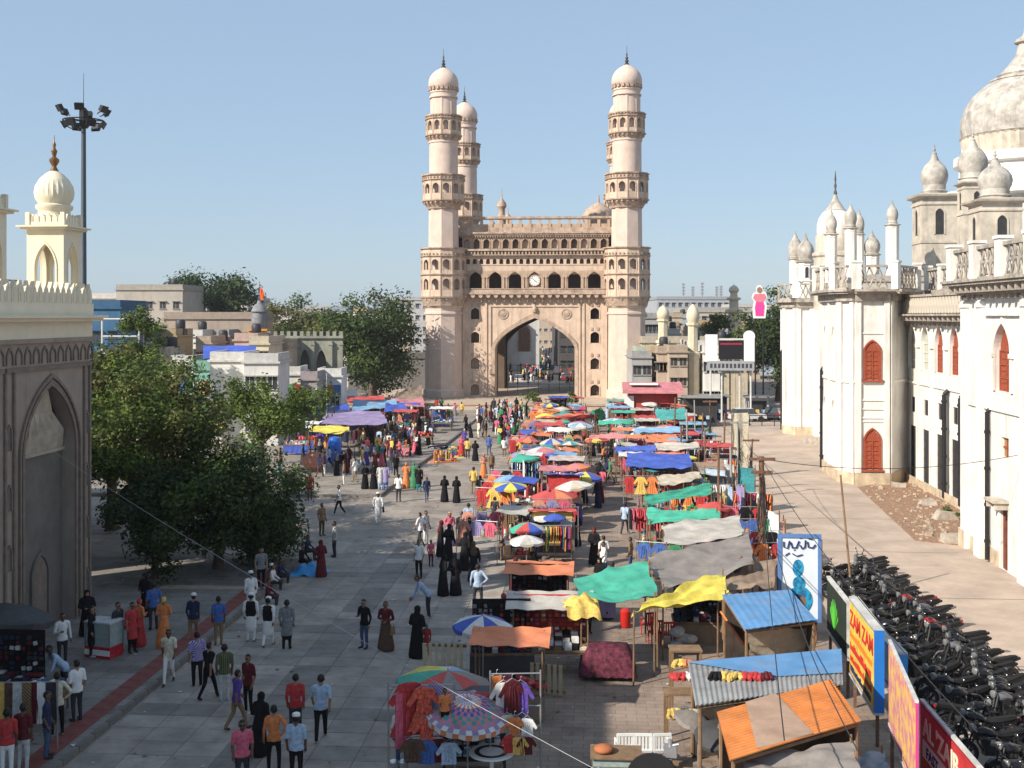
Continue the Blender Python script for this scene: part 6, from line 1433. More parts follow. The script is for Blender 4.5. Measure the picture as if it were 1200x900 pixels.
# near stalls, left row ---------------------------------------------------------------
Rw = -ST + pi / 2                                        # a stall whose long side runs along the street
m_flor = M('floral_print', (.62, .1, .06), var=.75, scale=16)
st1 = G(556, 905); e = empty('market_stall', st1, -ST + .1, 'black framed clothes stall below the patterned umbrellas', 'stall')
k = MB()
for x in (-.75, .75):
    for y in (-.5, .5): k.box(x - .03, x + .03, y - .03, y + .03, 0, 2.0)
for z_ in (.5, 1.2, 1.97): k.box(-.78, .78, -.53, .53, z_, z_ + .04)
k.build('frame', m_blk, e); k = MB(); k.box(-.72, .72, .42, .5, .1, 1.9); k.build('back_panel', M('dark_panel', (.03, .03, .035)), e)
place('goods', gmesh('stacks', 8), e, (0, 0, 1.25), 0, 'stuff', (.7, .8, 1)); place('goods', gmesh('stacks', 1), e, (0, 0, .55), 0, 'stuff', (.7, .8, 1))
k = MB(); 
for i in range(14): k.ell((-.7 + i * .11, -.45 + .05 * (i % 3), 2.05 + .04 * (i % 2)), (.12, .14, .06), 7, 4)
k.build('folded_cloth', CM('red'), e)['kind'] = 'stuff'
umbrella(G(525, 890), 2.3, 1.3, ['yellow', 'green', 'red', 'grey', 'red', 'grey', 'sky', 'white'], 'large tilted umbrella with yellow, green and red striped panels', tilt=(.05, -.14), n=8, rot=2.2)
umbrella(G(548, 925), 2.2, 1.05, ['pink', 'purple', 'white', 'orange', 'blue', 'pink', 'teal'], 'round umbrella printed with purple and pink zigzag rings', tilt=(.2, .05), stripes=True, n=10)
for (px, yt, Y, kd, col, lab, rz, s, mt) in ((497, 806, 27.1, 'dress', 'orange', 'orange and red floral dress hanging highest on the dress stand', .1, .95, m_flor), (500, 842, 27.0, 'dress', 'orange', 'second floral dress hanging below the first on the dress stand', -.05, .8, m_flor), (480, 800, 27.2, 'dress', 'red', 'long red dress hanging at the left of the dress stand', .25, 1.15, None), (471, 812, 27.15, 'scarf', 'pink', 'pink scarf hanging at the outer end of the dress stand', .5, 1.1, None), (510, 802, 27.25, 'kurta', 'lilac', 'lilac tunic hanging behind the floral dress', -.2, .9, None),
        (484, 866, 26.9, 'shirt', 'brown', 'brown patterned shirt hanging low on the dress stand', .1, .8, None), (500, 868, 26.95, 'shirt', 'blue', 'blue denim shirt hanging low on the dress stand', -.1, .8, None), (514, 866, 27.0, 'shirt', 'maroon', 'maroon shirt hanging low on the dress stand', .1, .8, None), (526, 870, 26.9, 'shirt', 'sky', 'pale blue shirt hanging low beside the black stall', .15, .75, None),
        (594, 838, 27.2, 'shirt', 'cream', 'cream child shirt on the right garment stand', .3, .6, None), (603, 841, 27.1, 'shirt', 'orange', 'orange child shirt on the right garment stand', .1, .6, None), (612, 838, 27.2, 'shirt', 'navy', 'navy child shirt on the right garment stand', -.2, .6, None), (618, 842, 27.1, 'shirt', 'white', 'white child shirt on the right garment stand', -.3, .6, None), (597, 862, 27.0, 'shirt', 'red', 'red child shirt low on the right garment stand', .2, .6, None), (608, 864, 27.0, 'shirt', 'yellow', 'yellow child shirt low on the right garment stand', -.1, .6, None), (617, 864, 27.0, 'shirt', 'maroon', 'maroon child shirt low on the right garment stand', .1, .6, None),
        (590, 800, 27.6, 'kurta', 'white', 'white tunic hanging high on the right garment stand', .1, .75, None), (600, 798, 27.5, 'kurta', 'maroon', 'maroon tunic hanging high on the right garment stand', .3, .75, None), (610, 800, 27.6, 'kurta', 'purple', 'purple tunic hanging high on the right garment stand', -.1, .75, None), (582, 792, 28.0, 'scarf', 'orange', 'orange scarf hanging below the orange awning', .1, .8, None)):
    garment(kd, P(px, yt, Y), col if mt is None else 'floral', rz, lab, s, 'garments on the near stall', mt)
for (px, Y, w_, lab, zs) in ((494, 27.3, .8, 'steel stand carrying the floral dresses and scarves', (2.55, 1.3)), (604, 27.7, .62, 'steel stand carrying child shirts right of the black stall', (2.7, 1.9, 1.4))):
    g = P(px, 900, Y); e = empty('garment_stand', (g.x, g.y, 0), .05, lab, 'clothes rack'); k = MB()
    for x in (-w_, w_): k.tube([(x, 0, 0), (x, 0, zs[0] + .08)], .022)
    for z_ in zs: k.tube([(-w_, 0, z_), (w_, 0, z_)], .018)
    k.build('stand_frame', m_steel, e)
mq = person(Vector((-1.6, 26.9, 1.55)), 'stand', 'orange', 'black', rz=.2, h=.62, label='small mannequin in orange top and black skirt on the near stall'); mq['category'] = 'mannequin'; mq.name = 'mannequin'
e = empty('round_table', G(576, 925), 0, 'round white topped table with dark ring pattern at the stall front', 'table'); k = MB(); k.lathe([(.05, .0), (.3, .02), (.05, .05), (.05, .85), (.55, .88), (.55, .92)], 24); k.build('table_top', CM('white'), e, 40); k = MB(); k.lathe([(.3, .925), (.36, .935), (.42, .925)], 24, cap=False); k.build('ring_pattern', m_blk, e)
for (px, py) in ((462, 912), (473, 912)):
    k = MB(); k.lathe([(.1, 0), (.12, .3), (.13, .42), (.11, .44)], 14); tag(k.build('steel_pot', M('polished_steel', (.6, .6, .62), rough=.25, metal=.8), None, 40, G(px, py)), 'small steel pot on the paving by the near stall', 'pot', 'steel pots on the paving')
PP(471, 905, 'stand', 'white', 'denim', rz=AW, where='behind the hanging dresses')

stall(G(598, 838), -ST, 'heap', 7, 'stall with a flat orange cloth roof behind the patterned umbrellas', 'brown', False, 'orange', sc=1.0)
e = empty('wooden_crate_rack', G(640, 815), -.3, 'cream slatted wooden rack beside the orange roofed stall', 'rack')
for i in range(6): k = MB(); k.box(-.5 + i * .18, -.4 + i * .18, -.02, .02, .05, .95); k.build('slat', M('cream_wood', (.5, .42, .26), var=.2), e)
for z_ in (.1, .85): k = MB(); k.box(-.52, .6, .02, .06, z_, z_ + .08); k.build('crossbar', m_wood, e)
e = empty('slatted_screen', G(518, 812), -.1, 'striped slatted screen left of the orange roofed stall', 'rack')
for i in range(7): k = MB(); k.box(-.6 + i * .19, -.5 + i * .19, -.02, .02, .05, 1.5); k.build('slat', M('cream_wood', (.5, .42, .26)), e)
for z_ in (.1, 1.4): k = MB(); k.box(-.62, .75, .02, .06, z_, z_ + .08); k.build('crossbar', m_wood, e)
umbrella(G(566, 812), 2.35, .92, ['blue', 'white', 'blue', 'white', 'blue', 'white', 'blue', 'white'], 'blue and white panelled umbrella over the near stalls', tilt=(.05, .03))
stall(G(645, 785), -ST + .05, 'boxes', 5, 'glass fronted cosmetics stall with a flat beige cloth roof', None, False, 'pale', board=0, sc=1.25)
stall(G(588, 790), -ST + .1, 'boxes', 8, 'dark counter stall between the blue umbrella and the beige roof', 'black', False, None, board=2)
k = MB(); 
rr = random.Random(8)
V = []; n = 12
for i in range(n + 1):
    for j in range(n + 1):
        u, v = i / n * 2 - 1, j / n * 2 - 1; V.append((u * .55 + .06 * sin(5 * v), v * .42 + .05 * sin(6 * u), max(-.35 if (u > .85 or v < -.85) else .0, .34 * (1 - u * u) * (1 - v * v) + .06 * sin(8 * u + 3 * v) + .05 * sin(10 * v - 4 * u) - (.3 if (u > .85 or v < -.85) else 0))))
k.add(V, [(i * (n + 1) + j, (i + 1) * (n + 1) + j, (i + 1) * (n + 1) + j + 1, i * (n + 1) + j + 1) for i in range(n) for j in range(n)])
tag(k.build('yellow_bundle', CM('yellow'), None, 60, G(682, 795) + Vector((0, 0, 2.3))), 'bright yellow cloth bundle on the beige stall roof', 'bundle')
e = empty('covered_cart', G(712, 792), -ST, 'cart covered with a maroon patterned cloth on the sunny lane', 'cart')
k = MB(); V = []; n = 16
for i in range(n + 1):
    for j in range(n + 1):
        u, v = i / n * 2 - 1, j / n * 2 - 1; x, y = u * .85, v * .6; d = max(abs(u), abs(v)); z_ = .95 + .12 * cos(u * 2) * cos(v * 2) if d < .8 else .95 - (d - .8) / .2 * .8 + .02 * sin(20 * (u + v)); V.append((x * (1 + .08 * (d > .85)), y * (1 + .1 * (d > .85)), z_))
k.add(V, [(i * (n + 1) + j, (i + 1) * (n + 1) + j, (i + 1) * (n + 1) + j + 1, i * (n + 1) + j + 1) for i in range(n) for j in range(n)])
k.build('cover_cloth', M('maroon_print', (.1, .02, .035), var=.9, scale=7), e, 60)
for x in (-.6, .6):
    for y in (-.4, .4): place('wheel', wheel_me, e, (x, y, .3))
k = MB(); k.box(-.75, .75, -.5, .5, .5, .62); k.build('deck', m_wood, e)
stall(G(632, 738), -ST, 'bags', 2, 'bag and belt stall with dark hanging panels and orange cloth edge', 'black', False, 'orange', board=8, sc=1.1)
stall(G(690, 722), -ST, 'heap', 4, 'stall with a white bundle and maroon bags under the aisle', 'purple', True, None)
PP(652, 726, 'stand', 'grey', 'black', rz=.4, where='behind the belt stall'); PP(590, 752, 'dress', 'red', 'maroon', head='red', rz=1.4, where='shopping at the dark counter stall'); PP(608, 745, 'dress', 'red', 'red', head='maroon', rz=1.2, where='between the dark counter stalls'); PP(580, 762, 'stand', 'white', 'charcoal', rz=AW, where='by the dark counter stall')
for (px, py, t, b_) in ((583, 790, 'maroon', 'black'), (660, 702, 'black', 'black'), (703, 700, 'black', 'charcoal'), (717, 705, 'charcoal', 'black'), (604, 700, 'maroon', 'maroon')): PP(px, py, 'abaya_stand', t, head=t, rz=prg.uniform(0, 6), where='squeezed between the near stalls', group='robed shoppers among the near stalls')
umbrella(G(617, 688), 2.2, .75, ['white', 'pale'], 'pale grey umbrella at the edge of the stall row'); umbrella(G(619, 668), 2.15, .85, ['green', 'red', 'blue', 'pale'], 'umbrella with green, red and blue panels near the grey one')
umbrella(G(650, 660), 2.3, .55, ['blue'], 'small bright blue umbrella over the stall row', n=6); umbrella(G(637, 655), 2.2, .7, ['white'], 'plain white umbrella next to the small blue one')
umbrella(G(650, 622), 2.2, 1.25, ['red', 'red', 'orange', 'red'], 'large red umbrella over the hat stalls', rise=.26); umbrella(G(686, 596), 2.2, 1.05, ['yellow', 'blue', 'red', 'white', 'purple'], 'rainbow panelled umbrella in the middle of the stalls')
umbrella(G(653, 567), 2.2, .85, ['blue'], 'royal blue umbrella in the far stall row'); umbrella(G(636, 560), 2.2, 1.3, ['pink', 'white', 'pink'], 'pink and white umbrella in the far stall row', rise=.24); umbrella(G(790, 550), 2.4, .95, ['sky'], 'light blue umbrella near the end posts', rise=.2)
umbrella(G(668, 552), 2.2, 1.1, ['teal', 'white'], 'teal and white umbrella in the far stall row', rise=.24); umbrella(G(700, 545), 2.2, 1.0, ['red', 'yellow'], 'red and yellow umbrella in the far stall row', rise=.24); umbrella(G(720, 520), 2.3, 1.2, ['sky', 'white'], 'pale blue and white umbrella by the pink shed', rise=.22); umbrella(G(640, 515), 2.2, 1.2, ['orange', 'red'], 'orange and red umbrella at the far corner of stalls', rise=.22)
# fill of both rows ---------------------------------------------------------------------
fr_ = random.Random(21); styles = ['boxes', 'heap', 'bolts', 'stacks', 'bags']; roofs = [None, None, None, None, None, None, None, 'white', 'pale', 'orange', 'blue', 'red', 'sky', 'pink', 'cream']
GRP = 'stalls of the crowded market rows'
sy = 51.0; idx = 0
while sy < 128:
    for sx in (-4.2, -2.0):
        st = styles[idx % 5]; p_ = fr_.randrange(9); rf = fr_.choice(roofs); u = fr_.random()
        x = sx + fr_.uniform(-.25, .25) + (.6 if sy < 60 and sx < -3 else 0); a = fr_.choice((-ST, -ST + pi, Rw, Rw)) + fr_.uniform(-.12, .12)
        if u < .34: clothes_rack(S(x, sy), fr_.choice((-ST, -ST + .2)) + fr_.uniform(-.1, .1), p_, f'rack of {PNAME[p_]} clothes in the left stall row', fr_.random() < .6, 'clothes racks in the market rows')
        else: stall(S(x, sy), a, st, p_, f'stall of {PNAME[p_]} {dict(boxes="boxed wares", heap="cloth heaps", bolts="fabric rolls", stacks="folded clothes", bags="bags")[st]}' + (f' under a {rf} cloth roof' if rf else ' in the left stall row'), fr_.choice((None, 'red', 'blue', 'brown', 'pink')), fr_.random() < .6, rf, fr_.randrange(9) if fr_.random() < .35 else None, fr_.randrange(9) if fr_.random() < .3 else None, GRP)
        idx += 1
    if fr_.random() < .5: (lambda q_: clothes_rack(S(-5.5 + fr_.uniform(-.15, .15), sy + 1), -ST + fr_.uniform(-.3, .3), q_, f'rack of {PNAME[q_]} clothes facing the open plaza', True, 'clothes racks in the market rows'))(fr_.choice((0, 3, 7, 4)))
    sy += 2.45 if sy < 90 else 2.9
ucol = ['red', 'blue', 'white', 'sky', 'orange', 'pink', 'green', 'yellow', 'purple', 'teal', 'cream']
for i in range(26):
    a_, b_ = ucol[i % 11], ucol[(i * 3 + 4) % 11]; sx_ = fr_.choice((-5.0, -4.6, -3.2, -1.2, 2.2, 3.8, 6.0)); sy_ = 58 + i * 2.6 + fr_.uniform(-1, 1)
    umbrella(S(sx_, sy_), fr_.uniform(2.1, 2.5), fr_.uniform(.75, 1.15), [a_, b_] if i % 3 else [a_], f'{a_} {"and " + b_ if i % 3 and a_ != b_ else "plain"} sun umbrella among the crowded stalls', tilt=(fr_.uniform(-.12, .12), fr_.uniform(-.12, .12)), group='sun umbrellas among the stalls', rise=fr_.uniform(.22, .34))
# right row: sheets over stalls -----------------------------------------------------------
def tq(pts, z): return [G(px, py, zz) for (px, py), zz in zip(pts, z if isinstance(z, (list, tuple)) else [z] * 4)]
tarp('bright green tarpaulin stretched over the aisle by the yellow one', tq([(680, 707), (772, 699), (757, 655), (673, 677)], [2.3, 2.4, 2.9, 2.5]), TM('green'), .3, .05, seed=1)
tarp('bright yellow wrinkled tarpaulin above the red chairs', tq([(741, 721), (853, 697), (848, 671), (765, 700)], [2.2, 2.5, 2.7, 2.5]), TM('yellow'), .12, .09, seed=2)
tarp('large grey brown sagging tarpaulin behind the yellow one', tq([(776, 690), (884, 662), (878, 624), (759, 652)], [2.4, 2.7, 3.0, 2.7]), TM('grey'), .5, .06, seed=3)
tarp('pale dusty sheet roof behind the grey brown tarpaulin', tq([(780, 640), (872, 628), (866, 603), (776, 615)], [2.5, 2.7, 2.8, 2.6]), TM('pale'), .15, .05, seed=4)
tarp('green strip tarpaulin with a dark end behind the pale sheet', tq([(760, 612), (846, 609), (842, 598), (757, 596)], [2.2, 2.3, 2.7, 2.6]), TM('green'), .1, .05, seed=5)
tarp('sloping green strip tarpaulin above hanging red clothes', tq([(757, 592), (835, 578), (832, 566), (755, 581)], [2.2, 2.5, 2.9, 2.6]), TM('green'), .1, .05, seed=6)
tarp('cream cloth roof next to the sloping green strip', tq([(772, 570), (822, 562), (820, 552), (770, 558)], [2.3, 2.4, 2.6, 2.5]), TM('cream'), .1, .05, seed=7)
tarp('deep blue tarpaulin drooping over a dark stall', tq([(733, 548), (812, 548), (808, 532), (735, 530)], [2.2, 2.6, 2.9, 2.7]), TM('blue'), .25, .06, seed=8)
tarp('thin teal sheet hanging below the blue tarpaulin', tq([(752, 552), (814, 552), (813, 547), (755, 547)], 2.2), TM('teal'), .05, .04, seed=9)
far_t = [(720, 770, 522, 530, 'blue', 'long blue sheet in the far right row'), (765, 820, 518, 528, 'pale', 'dusty pale sheet in the far right row'), (690, 735, 508, 515, 'pink', 'pink sheet in the far right row'), (742, 800, 500, 508, 'sky', 'sky blue sheet near the pink shed'), (700, 745, 492, 498, 'green', 'green sheet below the right minaret'), (640, 690, 500, 506, 'white', 'white sheet over cloth rolls at the far corner'), (650, 700, 486, 491, 'red', 'red sheet at the head of the stall row'), (800, 850, 540, 552, 'brown', 'brown sheet roof beside the end posts')]
for i, (a, b, y0, y1, c, lab) in enumerate(far_t): tarp(lab, tq([(a, y1), (b, y1 - 2), (b - 2, y0), (a + 2, y0 + 1)], [2.2, 2.4, 2.7, 2.5]), TM(c), .15, .05, seed=20 + i)
sy = 47.5; 
while sy < 126:
    for sx in (2.6, 4.9, 7.2, 8.6):
        if fr_.random() < (.85 if sx < 8 else (.75 if sy > 56 else 0)):
            st = fr_.choice(styles); p_ = fr_.randrange(9); u = fr_.random(); rf = fr_.choice([None, None, None, 'white', 'red', 'pale', 'sky', 'orange', 'green']) if sy > 62 else None
            q = S(sx + fr_.uniform(-.3, .3), sy + fr_.uniform(-.3, .3))
            if u < .4: clothes_rack(q, -ST + fr_.uniform(-.3, .3), p_, f'rack of {PNAME[p_]} clothes in the right stall row', fr_.random() < .6, 'clothes racks in the market rows')
            else: stall(q, fr_.choice((-ST, Rw)) + fr_.uniform(-.1, .1), st, p_, f'stall of {PNAME[p_]} {dict(boxes="boxed wares", heap="cloth heaps", bolts="fabric rolls", stacks="folded clothes", bags="bags")[st]}' + (f' below a {rf} cloth roof' if rf else ' in the right stall row'), fr_.choice((None, 'red', 'blue', 'brown')), False, rf, fr_.randrange(9) if fr_.random() < .3 else None, fr_.randrange(9) if fr_.random() < .4 else None, GRP)
    sy += 2.8
stall(G(822, 752), -ST, 'boxes', 8, 'dark snack counter below the yellow tarpaulin', 'brown', False, None, board=8); stall(G(790, 700), -ST, 'heap', 8, 'dark stall in the shade below the grey brown tarpaulin', 'black', False, None)
PP(688, 742, 'stand', 'charcoal', 'black', rz=.2, where='in shade below the green tarpaulin'); PP(806, 735, 'stand', 'maroon', 'black', rz=-.3, where='behind the snack counter')
# plastic chairs
def chair_mesh(m):
    a = MB(); a.box(-.22, .22, -.22, .22, .42, .45, taper=.01); b = MB()
    for i in range(5): x = -.19 + i * .085; b.box(x, x + .05, .2, .225, .5, .83)
    b.box(-.23, .23, .195, .235, .83, .9); b.box(-.23, .23, .195, .235, .45, .5); b.box(-.24, -.19, .19, .23, .45, .88); b.box(.19, .24, .19, .23, .45, .88)
    c = MB(); c.tube([(0, 0, .43), (0, 0, 0)], [.028, .02], 6); d = MB(); d.tube([(0, .2, .66), (0, -.2, .64), (0, -.2, .44)], .02, 6)
    return [x.mesh(n, m) for x, n in ((a, 'seat'), (b, 'backrest'), (c, 'leg'), (d, 'armrest'))]
m_pr, m_pwh = M('red_plastic', (.5, .02, .015), rough=.4, var=.05), M('white_plastic', (.75, .75, .73), rough=.4, var=.05)
CH = {'red': chair_mesh(m_pr), 'white': chair_mesh(m_pwh)}
def chair(loc, rz, c, label, group):
    e = empty('plastic_chair', loc, rz, label, 'chair', group); s, b, l, a = CH[c]; link('seat', s, e); link('backrest', b, e)
    for x in (-.19, .19):
        link('armrest', a, e, (x * 1.15, 0, 0))
        for y in (-.19, .19): link('leg', l, e, (x, y, 0))
for (px, py, rz) in ((768, 755, .2), (782, 757, .1), (760, 745, .3)): chair(G(px, py), rz + pi, 'red', 'red plastic chair in the shade below the yellow tarpaulin', 'red plastic chairs')
for (px, rz) in ((732, .05), (753, -.05), (774, .1)): chair(G(px, 897) + Vector((0, 0, .0)), rz + pi, 'white', 'white plastic chair with slotted back by the corrugated shacks', 'white plastic chairs')
k = MB(); k.lathe([(.16, 0), (.19, .05), (.2, .6), (.14, .66), (.1, .68)], 16); tag(k.build('red_drum', m_pr, None, 40, G(733, 735)), 'red plastic water drum beside the yellow tarpaulin', 'drum')
k = MB(); 
for i in range(9): k.ell((rr.uniform(-.25, .25), rr.uniform(-.2, .2), .14 + .22 * (i // 3)), (.26, .2, .16), 8, 5)
tag(k.build('white_sacks', CM('silver'), None, 60, G(800, 760)), 'pile of pale sacks beside the red chairs', 'sacks')

# left terrace market ---------------------------------------------------------------------
TR = .18
def terr_t(lab, pts, c, z, seed): tarp(lab, [G(px, py, zz) for (px, py), zz in zip(pts, z)], TM(c), .25, .06, seed=seed)
terr_t('large purple tent sheet on the market terrace', [(374, 498), (456, 497), (446, 481), (384, 481)], 'purple', [2.3, 2.3, 2.9, 2.9], 31)
terr_t('yellow flat awning beside the purple tent', [(361, 507), (411, 507), (408, 499), (364, 499)], 'yellow', [2.3, 2.3, 2.5, 2.5], 32)
terr_t('blue tarpaulin left behind the purple tent', [(366, 484), (412, 484), (408, 474), (368, 474)], 'blue', [2.4, 2.4, 2.7, 2.7], 33)
terr_t('blue tarpaulin right behind the purple tent', [(412, 480), (468, 478), (464, 469), (414, 469)], 'sky', [2.4, 2.4, 2.7, 2.7], 34)
terr_t('deep blue tarpaulin right of the purple tent', [(450, 482), (478, 481), (474, 473), (452, 473)], 'blue', [2.4, 2.4, 2.7, 2.7], 38)
terr_t('pink red awning near the monument minaret', [(456, 476), (498, 477), (496, 467), (458, 467)], 'pink', [2.4, 2.4, 2.7, 2.7], 35)
terr_t('red awning at the back of the terrace market', [(392, 472), (452, 471), (450, 464), (396, 464)], 'red', [2.4, 2.4, 2.7, 2.7], 36)
terr_t('pale white awning at the back of the terrace', [(385, 465), (420, 465), (418, 457), (387, 457)], 'white', [2.5, 2.5, 2.8, 2.8], 37)
terr_t('brown canvas slope below the monument tree', [(458, 471), (496, 473), (494, 450), (470, 458)], 'brown', [2.2, 2.2, 3.6, 3.2], 39)
terr_t('sky blue flat awning beside the bright green tree', [(226, 487), (268, 486), (264, 474), (228, 474)], 'sky', [2.8, 2.8, 3.1, 3.1], 40)
terr_t('ochre awning below the sky blue one', [(228, 503), (262, 502), (260, 488), (230, 488)], 'yellow', [2.0, 2.0, 2.4, 2.4], 41)
i = 0
for sy in range(90, 122, 4):
    for sx in (-15.5, -18.5, -21.5, -24.5):
        if fr_.random() < .7:
            p_ = fr_.randrange(9); st = styles[i % 5]; i += 1
            stall(S(sx + fr_.uniform(-.6, .6), sy + fr_.uniform(-1, 1), TR), fr_.choice((-ST, Rw)), st, p_, f'terrace stall of {PNAME[p_]} {dict(boxes="boxed wares", heap="cloth heaps", bolts="fabric rolls", stacks="folded clothes", bags="bags")[st]}', fr_.choice((None, 'blue', 'pink')), False, fr_.choice((None, None, None, None, 'red', 'blue', 'white', 'sky')), None, fr_.randrange(9) if fr_.random() < .3 else None, 'stalls on the market terrace')
# blue barrels, pink bag, floor vendors, blue bundle
k = MB(); k.lathe([(.5, 0), (.55, .3), (.55, 1.5), (.4, 1.9), (.15, 2.0)], 16); tag(k.build('blue_tank', M('blue_plastic', (.02, .13, .55), rough=.4), None, 40, G(392, 542, TR)), 'tall blue plastic water tank on the market terrace', 'tank')
k = MB(); k.ell((0, 0, .7), (.95, .6, .72), 14, 8); tag(k.build('pink_bundle', CM('peach'), None, 60, G(369, 552, TR)), 'big round salmon pink bundle beside the blue tank', 'bundle')
for i, (px, py) in enumerate(((528, 535), (534, 528), (520, 541), (512, 527))):
    e = empty('floor_display', G(px, py), .3 * i, f'{["yellow", "mixed", "orange", "dark"][i]} goods spread on a low mat on the open plaza', 'display'); k = MB(); k.box(-1.1, 1.1, -.7, .7, 0, .04); k.build('mat', TM(['yellow', 'grey', 'orange', 'black'][i]), e); place('goods', gmesh(styles[i], [3, 6, 3, 8][i]), e, (0, 0, .04), 0, 'stuff')
k = MB(); V = []; n = 14
for i in range(n + 1):
    for j in range(n + 1):
        u, v = i / n * 2 - 1, j / n * 2 - 1; V.append((u * .8, v * .7, max(.02, .42 * (1 - u * u) * (1 - v * v) + .07 * sin(9 * u + 3 * v) + .06 * sin(11 * v - 4 * u))))
k.add(V, [(i * (n + 1) + j, (i + 1) * (n + 1) + j, (i + 1) * (n + 1) + j + 1, i * (n + 1) + j + 1) for i in range(n) for j in range(n)])
tag(k.build('blue_bundle', TARP('bundle_blue', (.05, .35, .75)), None, 60, G(363, 672)), 'crumpled bright blue plastic bundle by the tree', 'bundle')

# bottom left stall: dark umbrella, mannequin, hats, scarf rack, glass counter
umbrella(G(12, 812, .16), 2.7, 1.35, ['black'], 'dark grey umbrella over the hat and scarf stall', tilt=(-.1, .12), rise=.28)
mq = person(G(37, 800, .16) + Vector((0, 0, .02)), 'kurta_stand', 'white', 'green', rz=.2, label='headless height mannequin in white tunic and green trousers by dark umbrella', h=.95); mq['category'] = 'mannequin'; mq.name = 'mannequin'; mq['label'] = 'mannequin in white tunic and green trousers by the dark umbrella'
e = empty('hat_table', G(50, 838, .16), -ST + .3, 'low table piled with blue and white caps', 'table'); place('deck', deck_me, e, (0, 0, -.15), 0, None, (.75, 1, 1)); k = MB()
for i in range(40): k.lathe([(.11, 0), (.12, .05), (.1, .1), (.03, .12)], 8, c=(rr.gauss(0, .36), rr.gauss(0, .26), .65 + rr.random() * .25), mi=rr.randrange(3))
k.build('caps', [CM('sky'), CM('white'), CM('denim')], e, 40)['kind'] = 'stuff'
for x in (-.6, .6):
    for y in (-.45, .45): place('leg', leg_me, e, (x, y, 0), 0, None, (1, 1, .8))
e = empty('scarf_rack', G(22, 878, .16), -ST + .1, 'steel rack hung with striped scarves in brown and white', 'clothes rack'); k = MB(); k.tube([(-1, 0, 1.75), (1, 0, 1.75)], .02); k.tube([(-1, 0, 0), (-1, 0, 1.8)], .022); k.tube([(1, 0, 0), (1, 0, 1.8)], .022); k.build('rack_frame', m_steel, e)
for i in range(9): k = MB(); garment_add(k, 'scarf', -.85 + i * .21, 0, 1.75, 0, rr, rr.uniform(-.3, .3), .9); k.build('scarf', CM(['navy', 'white', 'yellow', 'brown', 'silver', 'khaki', 'maroon', 'white', 'charcoal'][i]), e)
e = empty('glass_counter', G(122, 768, .16), -ST - .25, 'glass display counter with red and white base on the pavement', 'counter')
k = MB(); k.box(-.5, .5, -.35, .35, 0, .38); k.build('base', M('counter_red', (.42, .02, .03), rough=.4, var=.4, scale=5), e); k = MB(); k.box(-.5, .5, -.36, -.35, .1, .28); k.build('base_stripe', CM('white'), e)
k = MB(); k.box(-.47, .47, -.32, .32, .38, 1.15); k.build('glass_case', M('case_glass', (.3, .36, .34), rough=.1, spec=.7, var=.2, scale=6), e)
for x in (-.49, .49):
    for y in (-.34, .34): k = MB(); k.box(x - .02, x + .02, y - .02, y + .02, .38, 1.2); k.build('post', m_steel, e)
k = MB(); k.box(-.52, .52, -.37, .37, 1.15, 1.2); k.build('top', CM('silver'), e)
stall(G(5, 838, .16), -ST, 'stacks', 8, 'dark stall of folded clothes below the dark grey umbrella', 'black', False, None, board=8)
# ------------------------------------------------------------------ shacks at the near right
def corr(label, c4, mat, ridges=22, amp=.035, name='shack', over=None, posts=True, along=0, extra=None):
    c4 = [Vector(p) for p in c4]; cen = sum(c4, Vector()) / 4; base = Vector((cen.x, cen.y, 0)); e = empty(name, base, 0, label, 'shack')
    n = ridges * 6; m = 6; V = []
    for i in range(n + 1):
        for j in range(m + 1):
            u, v = i / n, j / m
            if along: p = c4[0].lerp(c4[1], v).lerp(c4[3].lerp(c4[2], v), u) - base
            else: p = c4[0].lerp(c4[1], u).lerp(c4[3].lerp(c4[2], u), v) - base
            p.z += amp * sin(2 * pi * ridges * u) + .02 * sin(3 * v + 2 * u); V.append(tuple(p))
    F = [(i * (m + 1) + j, (i + 1) * (m + 1) + j, (i + 1) * (m + 1) + j + 1, i * (m + 1) + j + 1) for i in range(n) for j in range(m)]
    k = MB(); k.add(V, F); k.add([(x, y, z - .02) for x, y, z in V], [tuple(reversed(f)) for f in F]); rf = k.build('roof_sheet', mat, e, 80)
    if posts:
        for p in c4:
            q = (p - base) * .94; k = MB(); k.tube([(q.x, q.y, 0), (q.x, q.y, p.z - .04)], .045, 6); k.build('post', m_wood, e)
        k = MB()
        for a, b in ((0, 1), (1, 2), (2, 3), (3, 0)):
            qa, qb = (c4[a] - base) * .95, (c4[b] - base) * .95; k.tube([(qa.x, qa.y, c4[a].z - .09), (qb.x, qb.y, c4[b].z - .09)], .04, 5)
        k.build('roof_frame', m_wood, e)
    return e, base
m_orr = M('orange_corrugated', (.62, .22, .06), rough=.6, var=.3, scale=1.2, streak=.45, stain=(.35, .2, .12)); m_blr = M('blue_sheet_roof', (.10, .24, .44), rough=.6, var=.2, scale=1.5, streak=.5, stain=(.3, .25, .2)); m_gyr = M('grey_sheet_roof', (.24, .24, .235), rough=.6, var=.3, scale=1.4, streak=.6, stain=(.2, .13, .08)); m_dust = M('dusty_brown_sheet', (.36, .24, .17), var=.25, scale=1.5)
Z3 = lambda pts, zs: [G(px, py, z) for (px, py), z in zip(pts, zs)]
